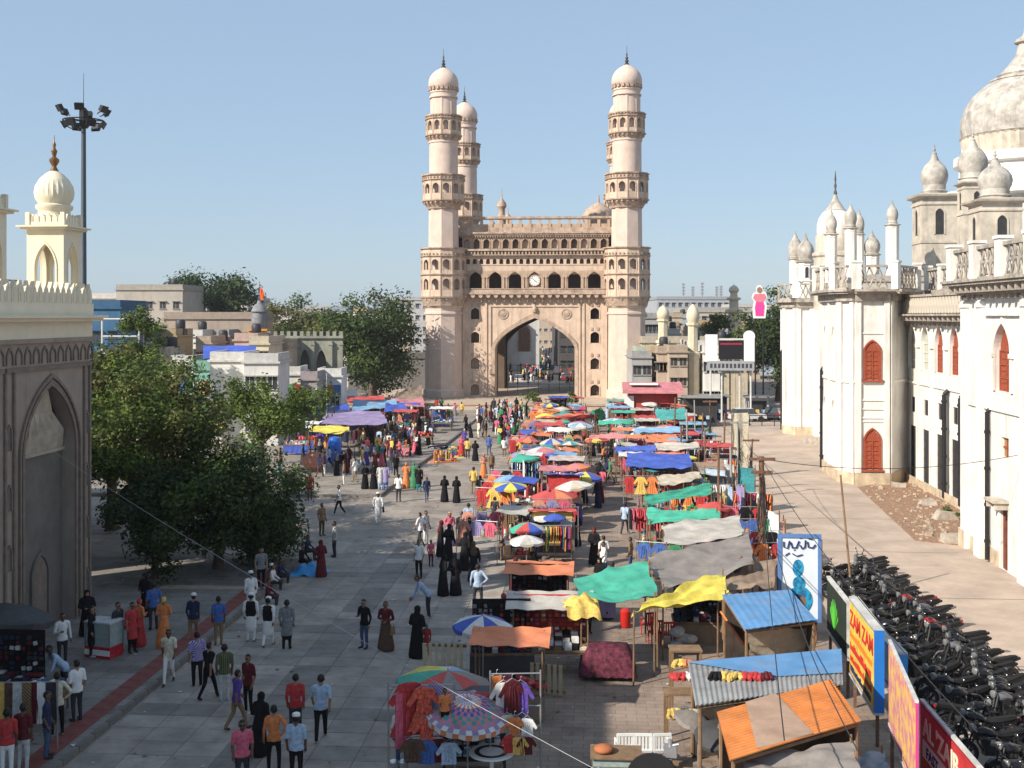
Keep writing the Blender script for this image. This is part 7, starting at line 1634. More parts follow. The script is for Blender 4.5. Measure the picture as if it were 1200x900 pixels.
def walls(e, base, c4, mat, idxs, z0=0.0):
    for (a, b) in idxs:
        p, q = Vector(c4[a]) - base, Vector(c4[b]) - base; p *= .93; q *= .93; d = q - p; k = MB(FR((p.x, p.y, 0), atan2(d.y, d.x))); L = Vector((d.x, d.y)).length
        nb = max(2, int(L / .3))
        for i in range(nb): k = MB(FR((p.x, p.y, 0), atan2(d.y, d.x))); k.box(L * i / nb, L * (i + 1) / nb - .015, -.015, .015, z0, min(c4[a].z, c4[b].z) - .12); k.build('wall_board', mat, e)
c4 = Z3([(855, 891), (1009, 845), (973, 795), (840, 835)], [2.35, 2.5, 2.55, 2.35]); c4[0] = c4[0]
e, bs = corr('shack with a rusty orange corrugated roof beside the yellow sign', c4, m_orr, 19, .034, along=1)
pc = [c4[0].lerp(c4[1], .2).lerp(c4[3].lerp(c4[2], .2), 0.02), c4[0].lerp(c4[1], .62).lerp(c4[3].lerp(c4[2], .62), .0), c4[0].lerp(c4[1], .5).lerp(c4[3].lerp(c4[2], .5), 1), c4[0].lerp(c4[1], .24).lerp(c4[3].lerp(c4[2], .24), 1)]
k = MB(); pp = [p - bs + Vector((0, 0, .05)) for p in pc]; k.add([tuple(p) for p in pp] + [tuple(p - Vector((0, 0, .012))) for p in pp], [(0, 1, 2, 3), (7, 6, 5, 4), (0, 4, 5, 1), (1, 5, 6, 2), (2, 6, 7, 3), (3, 7, 4, 0)]); k.build('patch_sheet', m_dust, e)
walls(e, bs, c4, M('dark_board', (.07, .055, .045), var=.4), [(3, 2), (1, 2)], 0)
c4 = Z3([(815, 827), (988, 803), (986, 762), (806, 776)], [2.3, 2.4, 2.5, 2.45]); e, bs = corr('long shack with a grey sheet roof and blue end', c4, m_gyr, 30, .014, along=0)
pc = [c4[0].lerp(c4[1], .55).lerp(c4[3].lerp(c4[2], .55), .4), c4[0].lerp(c4[1], 1.0).lerp(c4[3].lerp(c4[2], 1.0), .3), c4[2], c4[0].lerp(c4[1], .0).lerp(c4[3].lerp(c4[2], .0), .97)]
k = MB(); pp = [p - bs + Vector((0, 0, .045)) for p in pc]; k.add([tuple(p) for p in pp] + [tuple(p - Vector((0, 0, .012))) for p in pp], [(0, 1, 2, 3), (7, 6, 5, 4), (0, 4, 5, 1), (1, 5, 6, 2), (2, 6, 7, 3), (3, 7, 4, 0)]); k.build('patch_sheet', m_blr, e)
walls(e, bs, c4, M('dark_board', (.07, .055, .045)), [(3, 2), (1, 2)])
c4 = Z3([(873, 738), (957, 727), (926, 690), (846, 697)], [2.45, 2.6, 2.7, 2.6]); e, bs = corr('shack with a flat blue painted roof below the framed poster', c4, m_blr, 10, .006)
walls(e, bs, c4, M('dark_board', (.07, .055, .045)), [(3, 2), (1, 2)])
k = MB(); q0, q1 = G(851, 728, 2.3) - bs, G(884, 775, .1) - bs; k.add([tuple(q0), tuple(q0 + Vector((0, 1.1, 0))), tuple(q1 + Vector((0, 1.1, 0))), tuple(q1), tuple(q0 + Vector((.05, 0, .03))), tuple(q0 + Vector((.05, 1.1, .03))), tuple(q1 + Vector((.05, 1.1, .03))), tuple(q1 + Vector((.05, 0, .03)))], [(0, 1, 2, 3), (7, 6, 5, 4), (0, 4, 5, 1), (1, 5, 6, 2), (2, 6, 7, 3), (3, 7, 4, 0)]); k.build('leaning_board', M('orange_board', (.5, .17, .05), var=.25), e)
tarp('cream cloth curtain sagging below the blue roof', Z3([(880, 775), (955, 762), (955, 733), (875, 740)], [1.2, 1.4, 2.2, 2.2]), TM('cream'), .35, .07, poles=False, seed=51)
tarp('dusty grey tarpaulin below the orange corrugated roof', Z3([(860, 925), (1010, 920), (1000, 868), (875, 885)], [2.0, 2.1, 2.3, 2.1]), TM('grey'), .2, .05, seed=52)
tarp('brown dirt covered tarpaulin behind the framed poster', Z3([(840, 690), (905, 688), (912, 655), (868, 655)], [2.3, 2.4, 2.6, 2.6]), TM('brown'), .25, .07, seed=53)
tarp('pale blue cracked sheet at the foot of the pink sign', Z3([(985, 925), (1050, 920), (1035, 880), (985, 888)], [.9, .9, 1.1, 1.1]), TM('sky'), .1, .05, seed=54)
def cloth_pile(label, p, cols, L, W, seed, n=14):
    r = random.Random(seed); k = MB()
    for i in range(n): a = -L / 2 + L * i / n; k.tube([(a + r.uniform(-.1, .1), -W / 2 + r.uniform(0, .1), .03), (a + .05, 0, .07 + r.uniform(0, .05)), (a + r.uniform(0, .25), W / 2 - r.uniform(0, .1), .03)], [.05, .08, .05], 6, mi=int(i / n * len(cols)))
    return tag(k.build('cloth_pile', [CM(c) for c in cols], None, 60, p), label, 'cloth')
cloth_pile('row of black, yellow and red cloths on the grey roof', G(868, 795, 2.42), ['black', 'yellow', 'yellow', 'red', 'red', 'maroon'], 1.5, .45, 1, 18)
cloth_pile('red cloth pile at the end of the grey roof', G(803, 795, 2.0), ['red', 'red', 'white', 'red'], .8, .5, 2); cloth_pile('yellow cloth pile above the red one', G(800, 780, 2.05), ['yellow', 'orange'], .5, .4, 3, 8)
cloth_pile('pale yellow and green rags by the shack corner', G(800, 838, 1.4), ['yellow', 'olive', 'cream'], .7, .5, 4)
e = empty('side_table', G(800, 868), 0, 'narrow wooden stand holding rags by the shack corner', 'table'); k = MB(); k.box(-.5, .5, -.3, .3, 1.3, 1.36); k.build('top', m_wood, e)
for x in (-.45, .45):
    for y in (-.25, .25): place('leg', leg_me, e, (x, y, 0), 0, None, (1, 1, 1.8))
e = empty('side_table', G(803, 840), 0, 'tall wooden stand carrying the red cloth pile', 'table'); k = MB(); k.box(-.45, .45, -.3, .3, 1.93, 1.98); k.build('top', m_wood, e)
for x in (-.4, .4):
    for y in (-.25, .25): place('leg', leg_me, e, (x, y, 0), 0, None, (1, 1, 2.68))
umbrella(G(818, 905), 1.5, .6, ['grey'], 'folded down dark grey umbrella beside the orange roof', tilt=(.3, .3)); umbrella(G(842, 925), 1.5, .6, ['black'], 'black umbrella leaning by the orange roof', tilt=(.25, -.2))
e = empty('food_cart', G(722, 922), -ST, 'food cart with glass front and white lettered panel by the chairs', 'cart'); e.scale = (.85, 1, .66)
k = MB(); k.box(-.7, .7, -.4, .4, .3, .95); k.build('body', M('cart_green', (.12, .13, .1), var=.3), e); k = MB(); k.box(-.66, .66, -.36, .36, .95, 1.25); k.build('glass_case', MATS['case_glass'], e); k = MB(); k.box(-.74, .74, -.44, .44, 1.25, 1.3); k.build('top', m_wood, e)
k = MB(); k.box(.02, .62, -.43, -.4, .45, .85); k.build('panel', CM('white'), e)
k = MB(); k.ell((-.35, -.05, 1.42), (.3, .25, .16), 12, 6); k.build('clay_pot', M('clay', (.35, .12, .05), var=.2), e, 60)
for x in (-.55, .55):
    for y in (-.38, .38): place('wheel', wheel_me, e, (x, y, .3))
e = empty('handcart', G(776, 938), -.2, 'handcart with a large dark spoked wheel by the white chairs', 'cart')
k = MB(Matrix.Translation((-.2, -.35, .62)) @ Matrix.Rotation(pi / 2, 4, 'X')); k.lathe([(.55, -.03), (.62, -.035), (.62, .035), (.55, .03)], 28); k.lathe([(.07, -.08), (.07, .08)], 10); T0 = k.T
for q in range(12): k.T = T0 @ RZ(q * pi / 6); k.box(-.009, .009, .05, .57, -.009, .009)
k.build('wheel', m_blk, e, 40); k = MB(); k.box(-.7, .7, -.25, .5, .7, .78); k.build('deck', m_wood, e); k = MB(); k.tube([(.2, -.1, 0), (.2, -.1, 1.5)], .05, 8); k.build('post', m_steel, e)
k = MB(); k.tube([(.2, -.1, 1.35), (.4, -.1, 1.4)], .03); k.box(.05, .35, -.2, .05, 1.1, 1.35); k.build('meter_box', m_steel, e)

# ------------------------------------------------------------------ signs
def text_mesh(txt, size, mat, font_x=1.0):
    cu = bpy.data.curves.new('lettering', 'FONT'); cu.body = txt; cu.size = size; cu.extrude = .006; cu.offset = size * .022; cu.align_x = 'LEFT'; cu.resolution_u = 3
    o = bpy.data.objects.new('tmp', cu); COL.objects.link(o); dg = bpy.context.evaluated_depsgraph_get(); me = bpy.data.meshes.new_from_object(o.evaluated_get(dg)); bpy.data.objects.remove(o)
    me.transform(Matrix.Rotation(pi / 2, 4, 'X') @ Matrix.Diagonal((font_x, 1, 1, 1))); me.materials.clear(); me.materials.append(mat); return me
def sign(label, A, B, z0, z1, thick, face, side, name='signboard', legs=True):
    """A far end, B near end (ground points), the face looks to the left of the walk from A to B"""
    A, B = Vector((A[0], A[1], 0)), Vector((B[0], B[1], 0)); d = B - A; L = d.length; e = empty(name, A, atan2(d.y, d.x), label, 'sign')
    k = MB(); k.box(0, L, 0, thick, z0, z1); k.build('box', side, e)
    k = MB(); k.box(.06, L - .06, -.012, 0, z0 + .06, z1 - .06); k.build('face', face, e)
    for (x0, x1, za, zb) in ((0, L, z1, z1 + .06), (0, L, z0 - .06, z0)): k = MB(); k.box(x0, x1, -.02, thick, za, zb); k.build('frame_rail', M('sign_white', (.5, .49, .46), var=.3), e)
    if legs:
        for x in (.2, L - .2): k = MB(); k.box(x - .04, x + .04, thick * .3, thick * .3 + .08, 0, z0 - .06); k.build('leg', m_rust, e)
    return e, L
m_ytx = M('sign_red_letter', (.5, .03, .02)); m_wtx = M('sign_cream_letter', (.8, .74, .55)); m_btx = M('sign_navy_letter', (.02, .03, .12))
def smear(name, base, other, scale, sx=1.0):
    m = M(name, base, var=0); nt = m.node_tree; tc = nt.nodes.new('ShaderNodeTexCoord'); mp = nt.nodes.new('ShaderNodeMapping'); mp.inputs['Scale'].default_value = (sx, 1, 1)
    n = nt.nodes.new('ShaderNodeTexNoise'); n.inputs['Scale'].default_value = scale; n.inputs['Detail'].default_value = 3; r = nt.nodes.new('ShaderNodeValToRGB'); r.color_ramp.elements[0].position = .42; r.color_ramp.elements[1].position = .58
    r.color_ramp.elements[0].color = (*base, 1); r.color_ramp.elements[1].color = (*other, 1); nt.links.new(tc.outputs['Object'], mp.inputs[0]); nt.links.new(mp.outputs[0], n.inputs['Vector']); nt.links.new(n.outputs['Fac'], r.inputs[0]); nt.links.new(r.outputs[0], nt.nodes['Principled BSDF'].inputs['Base Color']); return m
e, L = sign('large yellow box sign with red lettering and blue edge', (9.98, 33.3), (9.62, 29.9), .95, 3.15, .26, M('sign_yellow', (.72, .5, .08), rough=.5, var=.3, scale=3, streak=.5, stain=(.4, .3, .15)), M('sign_blue_edge', (.02, .16, .5), rough=.4, var=.08))
place('lettering', text_mesh('ZAM ZAM', .62, m_ytx, 1.15), e, (.18, -.02, 2.45)); 
rg_ = random.Random(9)
for row, (z, h_, mt) in enumerate(((2.1, .22, M('sign_orange_letter', (.7, .2, .02))), (1.72, .26, m_ytx), (1.4, .2, m_ytx), (1.1, .2, m_btx))):
    k = MB(); x = .2
    while x < L - .4: w = rg_.uniform(.08, .2); k.box(x, x + w, -.022, -.012, z, z + h_ * rg_.uniform(.6, 1)); x += w + rg_.uniform(.03, .07)
    k.build('small_print', mt, e)['kind'] = 'stuff'
e, L = sign('weathered pink sign with yellow blotches behind the red sign', (9.5, 28.4), (8.57, 23.9), 1.25, 3.28, .06, smear('sign_pink_print', (.55, .2, .25), (.7, .45, .12), 3.2), M('sign_magenta', (.5, .05, .2)))
e, L = sign('red sign with cream letters beside the parked motorbikes', (9.75, 26.9), (9.45, 22.6), .7, 2.3, .08, M('sign_red', (.48, .045, .045), rough=.5, var=.3, streak=.4), M('sign_dark_red', (.25, .02, .03)))
place('lettering', text_mesh("AL 'ZAIB", .62, m_wtx, 1.1), e, (.3, -.02, 1.62)); k = MB(); k.box(.25, 2.6, -.02, -.012, 1.1, 1.5); k.build('white_strip', CM('white'), e); place('lettering', text_mesh('FAST', .34, m_btx, 1.2), e, (.55, -.024, 1.17))
e, L = sign('black sign with a green leaf picture behind the yellow sign', (10.35, 37.0), (10.05, 33.8), 1.2, 2.9, .1, M('sign_black', (.02, .03, .02), var=.3), M('sign_white', (.7, .7, .68)))
k = MB()
for i in range(7): a = -.9 + i * .3; k.vprism([(1.3, 1.5), (1.3 + .7 * sin(a) - .06, 1.5 + .75 * cos(a)), (1.3 + .8 * sin(a), 1.5 + 1.0 * cos(a)), (1.3 + .7 * sin(a) + .06, 1.5 + .75 * cos(a))], -.025, -.013)
k.build('leaf_picture', M('sign_green', (.1, .5, .05)), e)
g = G(1076, 800, 1.6); e, L = sign('slim pale blue box sign standing among the motorbikes', (10.95, 35.0), (10.8, 31.6), .9, 2.0, .3, M('sign_pale', (.5, .58, .6), var=.1), M('sign_sky_edge', (.05, .3, .62), rough=.4, var=.1))
# framed poster facing the camera
Yp = 39.5; a, b = P(914, 690, Yp), P(960, 690, Yp); e = empty('framed_poster', ((a.x + b.x) / 2, Yp, 0), -.08, 'tall blue framed poster with a teal figure and script lettering', 'sign'); w2 = (b.x - a.x) / 2; zb, zt = CAMH - (727 - HOR) * Yp / FPX, CAMH - (628 - HOR) * Yp / FPX
k = MB(); k.box(-w2, w2, 0, .06, zb, zt); k.build('board', M('poster_white', (.66, .7, .74), var=.06), e); m_pf = M('poster_frame_blue', (.1, .2, .42), var=.15)
for (x0, x1, z0, z1) in ((-w2 - .06, -w2 + .06, zb - .06, zt + .06), (w2 - .06, w2 + .06, zb - .06, zt + .06), (-w2 + .06, w2 - .06, zt - .06, zt + .06), (-w2 + .06, w2 - .06, zb - .06, zb + .06)): k = MB(); k.box(x0, x1, -.04, .08, z0, z1); k.build('frame_rail', m_pf, e)
for x in (-w2 + .1, w2 - .1): k = MB(); k.tube([(x, .12, 0), (x, .12, zt)], .04, 6); k.build('leg', m_rust, e)
H = zt - zb; m_tl = smear('poster_teal', (.02, .3, .5), (.02, .12, .25), 5)
k = MB(); 
def disc(k, x, z, rx, rz_, y=-.012, mi=0, n=20): k.vprism([(x + rx * cos(2 * pi * i / n), z + rz_ * sin(2 * pi * i / n)) for i in range(n)], y, -.001, mi)
disc(k, -.05, zb + H * .62, .19, .3, -.012); disc(k, -.02, zb + H * .44, .22, .25, -.014); disc(k, .0, zb + H * .24, .45, .5, -.016); disc(k, -.1, zb + H * .2, .24, .34, -.02, 1); disc(k, .1, zb + H * .22, .12, .2, -.022, 2)
k.build('figure_picture', [m_tl, M('poster_dark', (.03, .03, .035)), M('poster_brown', (.2, .12, .07))], e)
k = MB()
for (pts, r_) in (([(.55, .9), (.45, .86), (.3, .87), (.28, .93)], .028), ([(.2, .95), (.18, .87), (.08, .85), (.02, .89)], .028), ([(-.02, .94), (-.12, .86), (-.25, .86), (-.3, .92)], .03), ([(-.35, .94), (-.42, .85), (-.55, .87), (-.55, .93)], .028), ([(.3, .97), (.45, .96)], .02), ([(0, .975), (.1, .98)], .02), ([(.1, .78), (-.1, .76), (-.25, .79)], .022), ([(-.35, .8), (-.5, .765)], .022), ([(-.2, .83), (-.15, .835)], .018)):
    k.tube([(x * w2 * 1.45, -.02, zb + H * z) for x, z in pts], r_, 5)
k.build('script_lettering', m_btx, e)['kind'] = 'stuff'
# hoarding panels along the fence between market and road
HP = [((905, 660), (905, 628), .9, 'white', 'blue'), ((919, 668), 0, .55, 'peach', 'red'), ((950, 690), 0, .7, 'white', 'white'), ((856, 628), 0, .6, 'sky', 'blue'), ((868, 622), 0, .5, 'lilac', 'pink'), ((846, 640), 0, .6, 'red', 'red'), ((838, 600), 0, .7, 'sky', 'sky'), ((867, 560), 0, .65, 'cream', 'cream'), ((884, 640), 0, .5, 'black', 'black'), ((875, 600), 0, .6, 'teal', 'sky'), ((850, 585), 0, .6, 'silver', 'white')]
for i, (bp, _, w_, c, cn) in enumerate(HP):
    g = G(*bp); h_ = [2.4, 2.2, 2.0, 2.6, 2.4, 2.2, 2.5, 4.6, 2.3, 2.6, 2.2][i]; e = empty('cloth_banner', g, Rw + [.2, -.1, .5, .1, .3, -.2, .9, -1.2, .2, .8, 1.1][i], f'{["white and blue", "orange peach oval", "bright white", "sky blue", "lilac striped", "red", "pale sky", "tall cream", "black", "teal", "silver"][i]} banner panel on the fence by the road', 'banner')
    k = MB(); k.tube([(-w_, 0, 0), (-w_, 0, h_ + .2)], .03, 6); k.build('post', m_rust, e); k = MB(); k.tube([(w_, 0, 0), (w_, 0, h_ + .2)], .03, 6); k.build('post', m_rust, e)
    k = MB(); n = 8; V = [(-w_ + 2 * w_ * a / n, .05 * sin(a * 1.3 + i) + .04 * sin(b * 1.7), .35 + (h_ - .35) * b / n) for a in range(n + 1) for b in range(n + 1)]; F = [(a * (n + 1) + b, (a + 1) * (n + 1) + b, (a + 1) * (n + 1) + b + 1, a * (n + 1) + b + 1) for a in range(n) for b in range(n)]
    k.add(V, F); k.add([(x, y + .01, z) for x, y, z in V], [tuple(reversed(f)) for f in F]); k.build('cloth', CM(c), e, 60)
# poles and wires
def pole(label, p, h, r, mat, lean=(0, 0), arms=0, seed=0):
    e = empty('utility_pole', p, 0, label, 'pole'); k = MB(); t = Vector((lean[0], lean[1], h)); k.tube([(0, 0, -.1), tuple(t * .5), tuple(t)], [r, r * .9, r * .8], 8); k.build('shaft', mat, e, 50)
    r_ = random.Random(seed)
    for i in range(arms):
        z = h - .1 - i * .55; k = MB(); k.box(-.55 + .1 * i, .55 - .1 * i, -.05, .05, z - .06, z + .06); k.build('cross_arm', mat, e)
    if arms:
        k = MB()
        for i in range(16):
            z0 = r_.uniform(.6, h * .6); k.tube([(r * .8 * cos(i), r * .8 * sin(i), h - .3 - r_.random()), (r * 1.5 * cos(i * 2), r * 1.6 * sin(i * 2), h * .5), (r_.uniform(-.5, .5), r_.uniform(-.4, .4), z0), (r_.uniform(-.3, .3), r_.uniform(-.2, .2), z0 + .5)], .014, 4)
        k.build('loose_cables', m_blk, e)['kind'] = 'stuff'
    return e
pole('thick rusty pole wound with loose cables among the tarpaulins', G(893, 692), 5.6, .14, m_rust, (0, .1), 2, 1); pole('thin leaning bamboo pole rising by the motorbikes', G(999, 702), 5.0, .05, M('bamboo', (.22, .14, .08), var=.3), (-.4, .3))
for i, (px, py, h_) in enumerate(((866, 585, 4.9), (842, 612, 4.2), (822, 560, 4.6), (806, 545, 4.3), (832, 540, 4.8), (848, 545, 4.0), (815, 530, 4.4), (798, 560, 3.6), (880, 575, 3.4), (858, 600, 3.8), (826, 575, 4.0), (790, 525, 4.4))):
    pole(['grey timber post in front of the tall cream banner', 'dark post next to the red banner panel', 'bent timber post below the brown sheet roof', 'short post near the light blue umbrella', 'pale post behind the brown sheet roof', 'thin post right of the brown sheet roof', 'dark post close to the dusty pale sheet', 'low post by the cream cloth roof', 'low dark post at the road edge of the stalls', 'stout post beside the silver banner', 'thin post by the sloping green strip', 'far post before the navy kiosk'][i], G(px, py), h_, .06 + .02 * (i % 2), m_rust if i % 3 else M('grey_post', (.3, .29, .27), var=.2), (.1 * (i % 3 - 1), 0), 1 if i % 4 == 0 else 0, i)
pole('thin lamp post with dark boxes on the market terrace', G(383, 522, .18), 6.3, .07, M('grey_post', (.3, .29, .27)), (0, 0))
def wire(label, a, b, sag=.4, r=.012, mat=None, n=24):
    a, b = Vector(a), Vector(b); k = MB(); pts = [a.lerp(b, i / n) - Vector((0, 0, sag * 4 * (i / n) * (1 - i / n))) for i in range(n + 1)]; k.tube(pts, r, 5); return tag(k.build('cable', mat or m_blk), label, 'cable')
m_wirew = M('white_cable', (.4, .4, .39)); wire('pale cable running from the gateway down across the plaza', S(GX + .02, 38.5, 6.9), (1.7, 22, 2.6), .25, .006, m_wirew); pole('steel post at the lane end holding the pale cable', (1.7, 22, 0), 2.7, .05, m_steel)
pt = G(893, 692); pt.z = 5.5; pt.y += .1
wire('black cable from the rusty pole to the palace wing', pt, S(18.2, 50, 5.5), .5, .014); wire('black cable from the rusty pole along the stall row', pt, G(866, 585) + Vector((-.1, 0, 4.8)), .4, .014); wire('black cable from the rusty pole towards the red sign', pt, (9.5, 23, 3.0), .5, .014)
wire('thin cable strung across the market to the cream banner', G(822, 560) + Vector((.1, 0, 4.5)), G(798, 560) + Vector((.1, 0, 3.5)), .2, .012)
wire('dark cable sagging over the orange corrugated roof', G(893, 692) + Vector((0, .1, 4.6)), (5.2, 21.5, 3.4), .6, .014); wire('dark cable sagging over the grey sheet roof', G(893, 692) + Vector((0, .1, 4.2)), (6.6, 21.5, 3.2), .9, .014)
# pink shed right of the monument foot
g = G(765, 497); e = empty('pink_shed', g, -ST, 'pink roofed kiosk with red shelves and white blue panel', 'shed')
k = MB(); k.box(-2.6, 2.6, 0, 2.6, 0, 3.2); k.build('wall', M('shed_red', (.35, .06, .05), var=.3), e); k = MB(); k.add([(-3.2, -1.0, 3.4), (3.2, -1.0, 3.4), (3.2, 2.8, 4.3), (-3.2, 2.8, 4.3), (-3.2, -1.0, 3.3), (3.2, -1.0, 3.3), (3.2, 2.8, 4.2), (-3.2, 2.8, 4.2)], [(0, 1, 2, 3), (7, 6, 5, 4), (0, 4, 5, 1), (1, 5, 6, 2), (2, 6, 7, 3), (3, 7, 4, 0)]); k.build('roof', TM('pink'), e); k = MB(); k.box(-2.4, .6, .6, 1.8, 4.1, 4.25); k.build('roof_panel', CM('white'), e)
k = MB(); k.box(-3.0, -2.0, -.2, -.05, .6, 3.0); k.build('white_panel', CM('white'), e); k = MB(); k.box(-3.0, -2.0, -.21, -.06, .1, .6); k.build('blue_panel', CM('blue'), e)
for i in range(5): k = MB(); k.box(-1.8 + i * .85, -1.1 + i * .85, -.3, 0, .5 + .5 * (i % 3), .9 + .5 * (i % 3)); k.build('shelf_goods', CM(['red', 'orange', 'pink', 'white', 'maroon'][i]), e)
tarp('green canopy hanging before the pink shed', tq([(770, 492), (805, 492), (802, 478), (768, 480)], [2.2, 2.4, 3.2, 3.0]), TM('teal'), .2, .06, seed=61); tarp('green cloth hung upright before the right minaret', tq([(692, 497), (712, 495), (706, 478), (692, 481)], [.8, .8, 2.6, 2.2]), TM('green'), .1, .08, poles=False, seed=62)
for i, (px, py, w_, h_, c, lab) in enumerate(((822, 500, 1.6, 3.0, 'charcoal', 'dark kiosk behind the far posts'), (805, 480, 1.8, 3.2, 'grey', 'grey kiosk beside the pink shed'), (838, 492, 1.3, 2.6, 'navy', 'navy kiosk with a sheet roof by the corrugated gate'), (888, 492, 1.2, 2.5, 'silver', 'pale kiosk at the head of the palace road'))):
    e = empty('kiosk', G(px, py), -ST, lab, 'kiosk'); k = MB(); k.box(-w_, w_, 0, 2, 0, h_); k.build('wall', CM(c), e); k = MB(); k.box(-w_ - .3, w_ + .3, -.8, 2.2, h_, h_ + .12); k.build('roof', m_gyr, e); k = MB(); k.box(-w_ * .8, w_ * .8, -.04, .02, 1, 2.1); k.build('hatch', m_door, e)
    for q in range(3): k = MB(); k.box(-w_ * .7 + q * w_ * .5, -w_ * .4 + q * w_ * .5, -.35, -.05, .8, 1.15); k.build('goods_box', CM(['red', 'yellow', 'sky'][q]), e)

# ------------------------------------------------------------------ motorbikes
m_bb = M('bike_black_paint', (.01, .01, .012), rough=.25, var=.05, spec=.35); m_seat = M('bike_seat_vinyl', (.012, .011, .011), rough=.6, var=.1, spec=.15); m_eng = M('bike_engine_metal', (.07, .07, .072), rough=.4, metal=.7, var=.3, scale=8); m_chr = M('bike_chrome', (.3, .3, .3), rough=.15, metal=.95, var=0); m_tyre = M('bike_tyre', (.018, .018, .018), rough=.85); m_br = M('bike_red_paint', (.35, .01, .012), rough=.25, var=.05, spec=.6); m_bblue = M('bike_blue_paint', (.015, .06, .3), rough=.25, var=.05, spec=.6); m_bg = M('bike_grey_paint', (.12, .12, .13), rough=.3, var=.05, spec=.6); m_lens = M('lamp_lens', (.16, .16, .16), rough=.12, var=0)
def bike_parts():
    X90 = Matrix.Rotation(pi / 2, 4, 'X'); out = {}
    t = MB(X90); t.lathe([(.23, -.04), (.27, -.05), (.3, -.025), (.305, 0), (.3, .025), (.27, .05), (.23, .04), (.23, -.04)], 22, cap=False); out['tyre'] = t.mesh('tyre', m_tyre, 50)
    r = MB(X90); r.lathe([(.19, -.03), (.235, -.035), (.235, .035), (.19, .03), (.19, -.03)], 22, cap=False); r.lathe([(.06, -.06), (.06, .06)], 10); T0 = r.T
    for q in range(6): r.T = T0 @ RZ(q * pi / 3); r.box(-.018, .018, .04, .21, -.02, .02)
    out['rim'] = r.mesh('rim', m_eng)
    f = MB(); f.tube([(-.62, 0, .32), (-.2, 0, .36), (.2, 0, .3), (.36, 0, .55), (.42, 0, .86)], .028, 6); f.tube([(-.62, 0, .78), (-.25, 0, .66), (.42, 0, .82)], .026, 6)
    for y in (-.09, .09): f.tube([(-.62, y, .3), (-.5, y, .74)], .024, 6); f.tube([(.42, y, .9), (.64, y, .3)], .027, 6)
    f.tube([(.05, .12, .35), (.0, .36, .02)], .014, 5); out['frame'] = f.mesh('frame', m_blk)
    en = MB(); en.cbox((.06, 0, .38), (.36, .24, .24)); en.cbox((.16, 0, .56), (.16, .18, .2), ry=-.3)
    for q in range(4): en.cbox((.16 + .03 * q * .3, 0, .5 + .045 * q), (.21, .23, .012), ry=-.3)
    out['engine'] = en.mesh('engine', m_eng)
    ex = MB(); ex.tube([(.2, -.12, .42), (.18, -.15, .24), (-.2, -.16, .24), (-.8, -.17, .36)], [.025, .028, .04, .05], 8); out['exhaust'] = ex.mesh('exhaust', m_chr, 50)
    tk = MB(); pr = []; 
    for (x, w, z0, z1) in ((-.12, .09, .68, .8), (.0, .14, .68, .9), (.18, .16, .7, .96), (.32, .14, .72, .94), (.42, .07, .76, .86)): pr.append((x, w, z0, z1))
    V = []; F = []; n = 8
    for (x, w, z0, z1) in pr:
        for q in range(n): a = 2 * pi * q / n; V.append((x, w * cos(a), (z0 + z1) / 2 + (z1 - z0) / 2 * sin(a)))
    for i in range(len(pr) - 1):
        for q in range(n): F.append((i * n + q, (i + 1) * n + q, (i + 1) * n + (q + 1) % n, i * n + (q + 1) % n))
    F += [tuple(range(n)), tuple(reversed(range((len(pr) - 1) * n, len(pr) * n)))]; tk.add(V, F); out['fuel_tank'] = tk
    st = MB(); V = []; sec = ((-.86, .09, .86, .92), (-.7, .13, .82, .91), (-.45, .14, .76, .86), (-.2, .13, .74, .82), (-.08, .09, .74, .8))
    for (x, w, z0, z1) in sec: V += [(x, -w, z0), (x, w, z0), (x, w * .8, z1), (x, -w * .8, z1)]
    st.add(V, [(i * 4 + q, i * 4 + (q + 1) % 4, (i + 1) * 4 + (q + 1) % 4, (i + 1) * 4 + q) for i in range(4) for q in range(4)] + [(3, 2, 1, 0), (16, 17, 18, 19)]); out['seat'] = st.mesh('seat', m_seat, 60)
    tl = MB(); tl.add([(-.2, -.12, .55), (-.2, .12, .55), (-.95, .07, .8), (-.95, -.07, .8), (-.2, -.13, .75), (-.2, .13, .75), (-.95, .08, .88), (-.95, -.08, .88)], [(0, 1, 2, 3), (7, 6, 5, 4), (0, 4, 5, 1), (1, 5, 6, 2), (2, 6, 7, 3), (3, 7, 4, 0)]); out['tail_panel'] = tl
    mg = MB()
    for (cx, a0, a1) in ((.65, .35, 2.3), (-.63, 1.0, 2.7)):
        pts = [(cx + .35 * cos(a0 + (a1 - a0) * q / 8), .31 + .35 * sin(a0 + (a1 - a0) * q / 8)) for q in range(9)]
        for q in range(8): (xa, za), (xb, zb) = pts[q], pts[q + 1]; mg.add([(xa, -.07, za), (xa, .07, za), (xb, .07, zb), (xb, -.07, zb), (xa, -.06, za + .012), (xa, .06, za + .012), (xb, .06, zb + .012), (xb, -.06, zb + .012)], [(0, 1, 2, 3), (7, 6, 5, 4), (0, 4, 5, 1), (2, 6, 7, 3)])
    out['mudguards'] = mg
    hb = MB(); hb.tube([(.26, -.36, 1.0), (.34, -.2, 1.04), (.4, 0, 1.0), (.34, .2, 1.04), (.26, .36, 1.0)], .015, 6); hb.tube([(.2, -.4, .99), (.29, -.3, 1.01)], .024, 6); hb.tube([(.2, .4, .99), (.29, .3, 1.01)], .024, 6)
    for s in (-1, 1): hb.tube([(.3, s * .26, 1.03), (.3, s * .36, 1.22)], .008, 5)
    out['handlebar'] = hb.mesh('handlebar', m_blk)
    mi = MB(); mi.ell((0, 0, 0), (.02, .07, .05), 10, 6); out['mirror'] = mi.mesh('mirror', m_chr, 60)
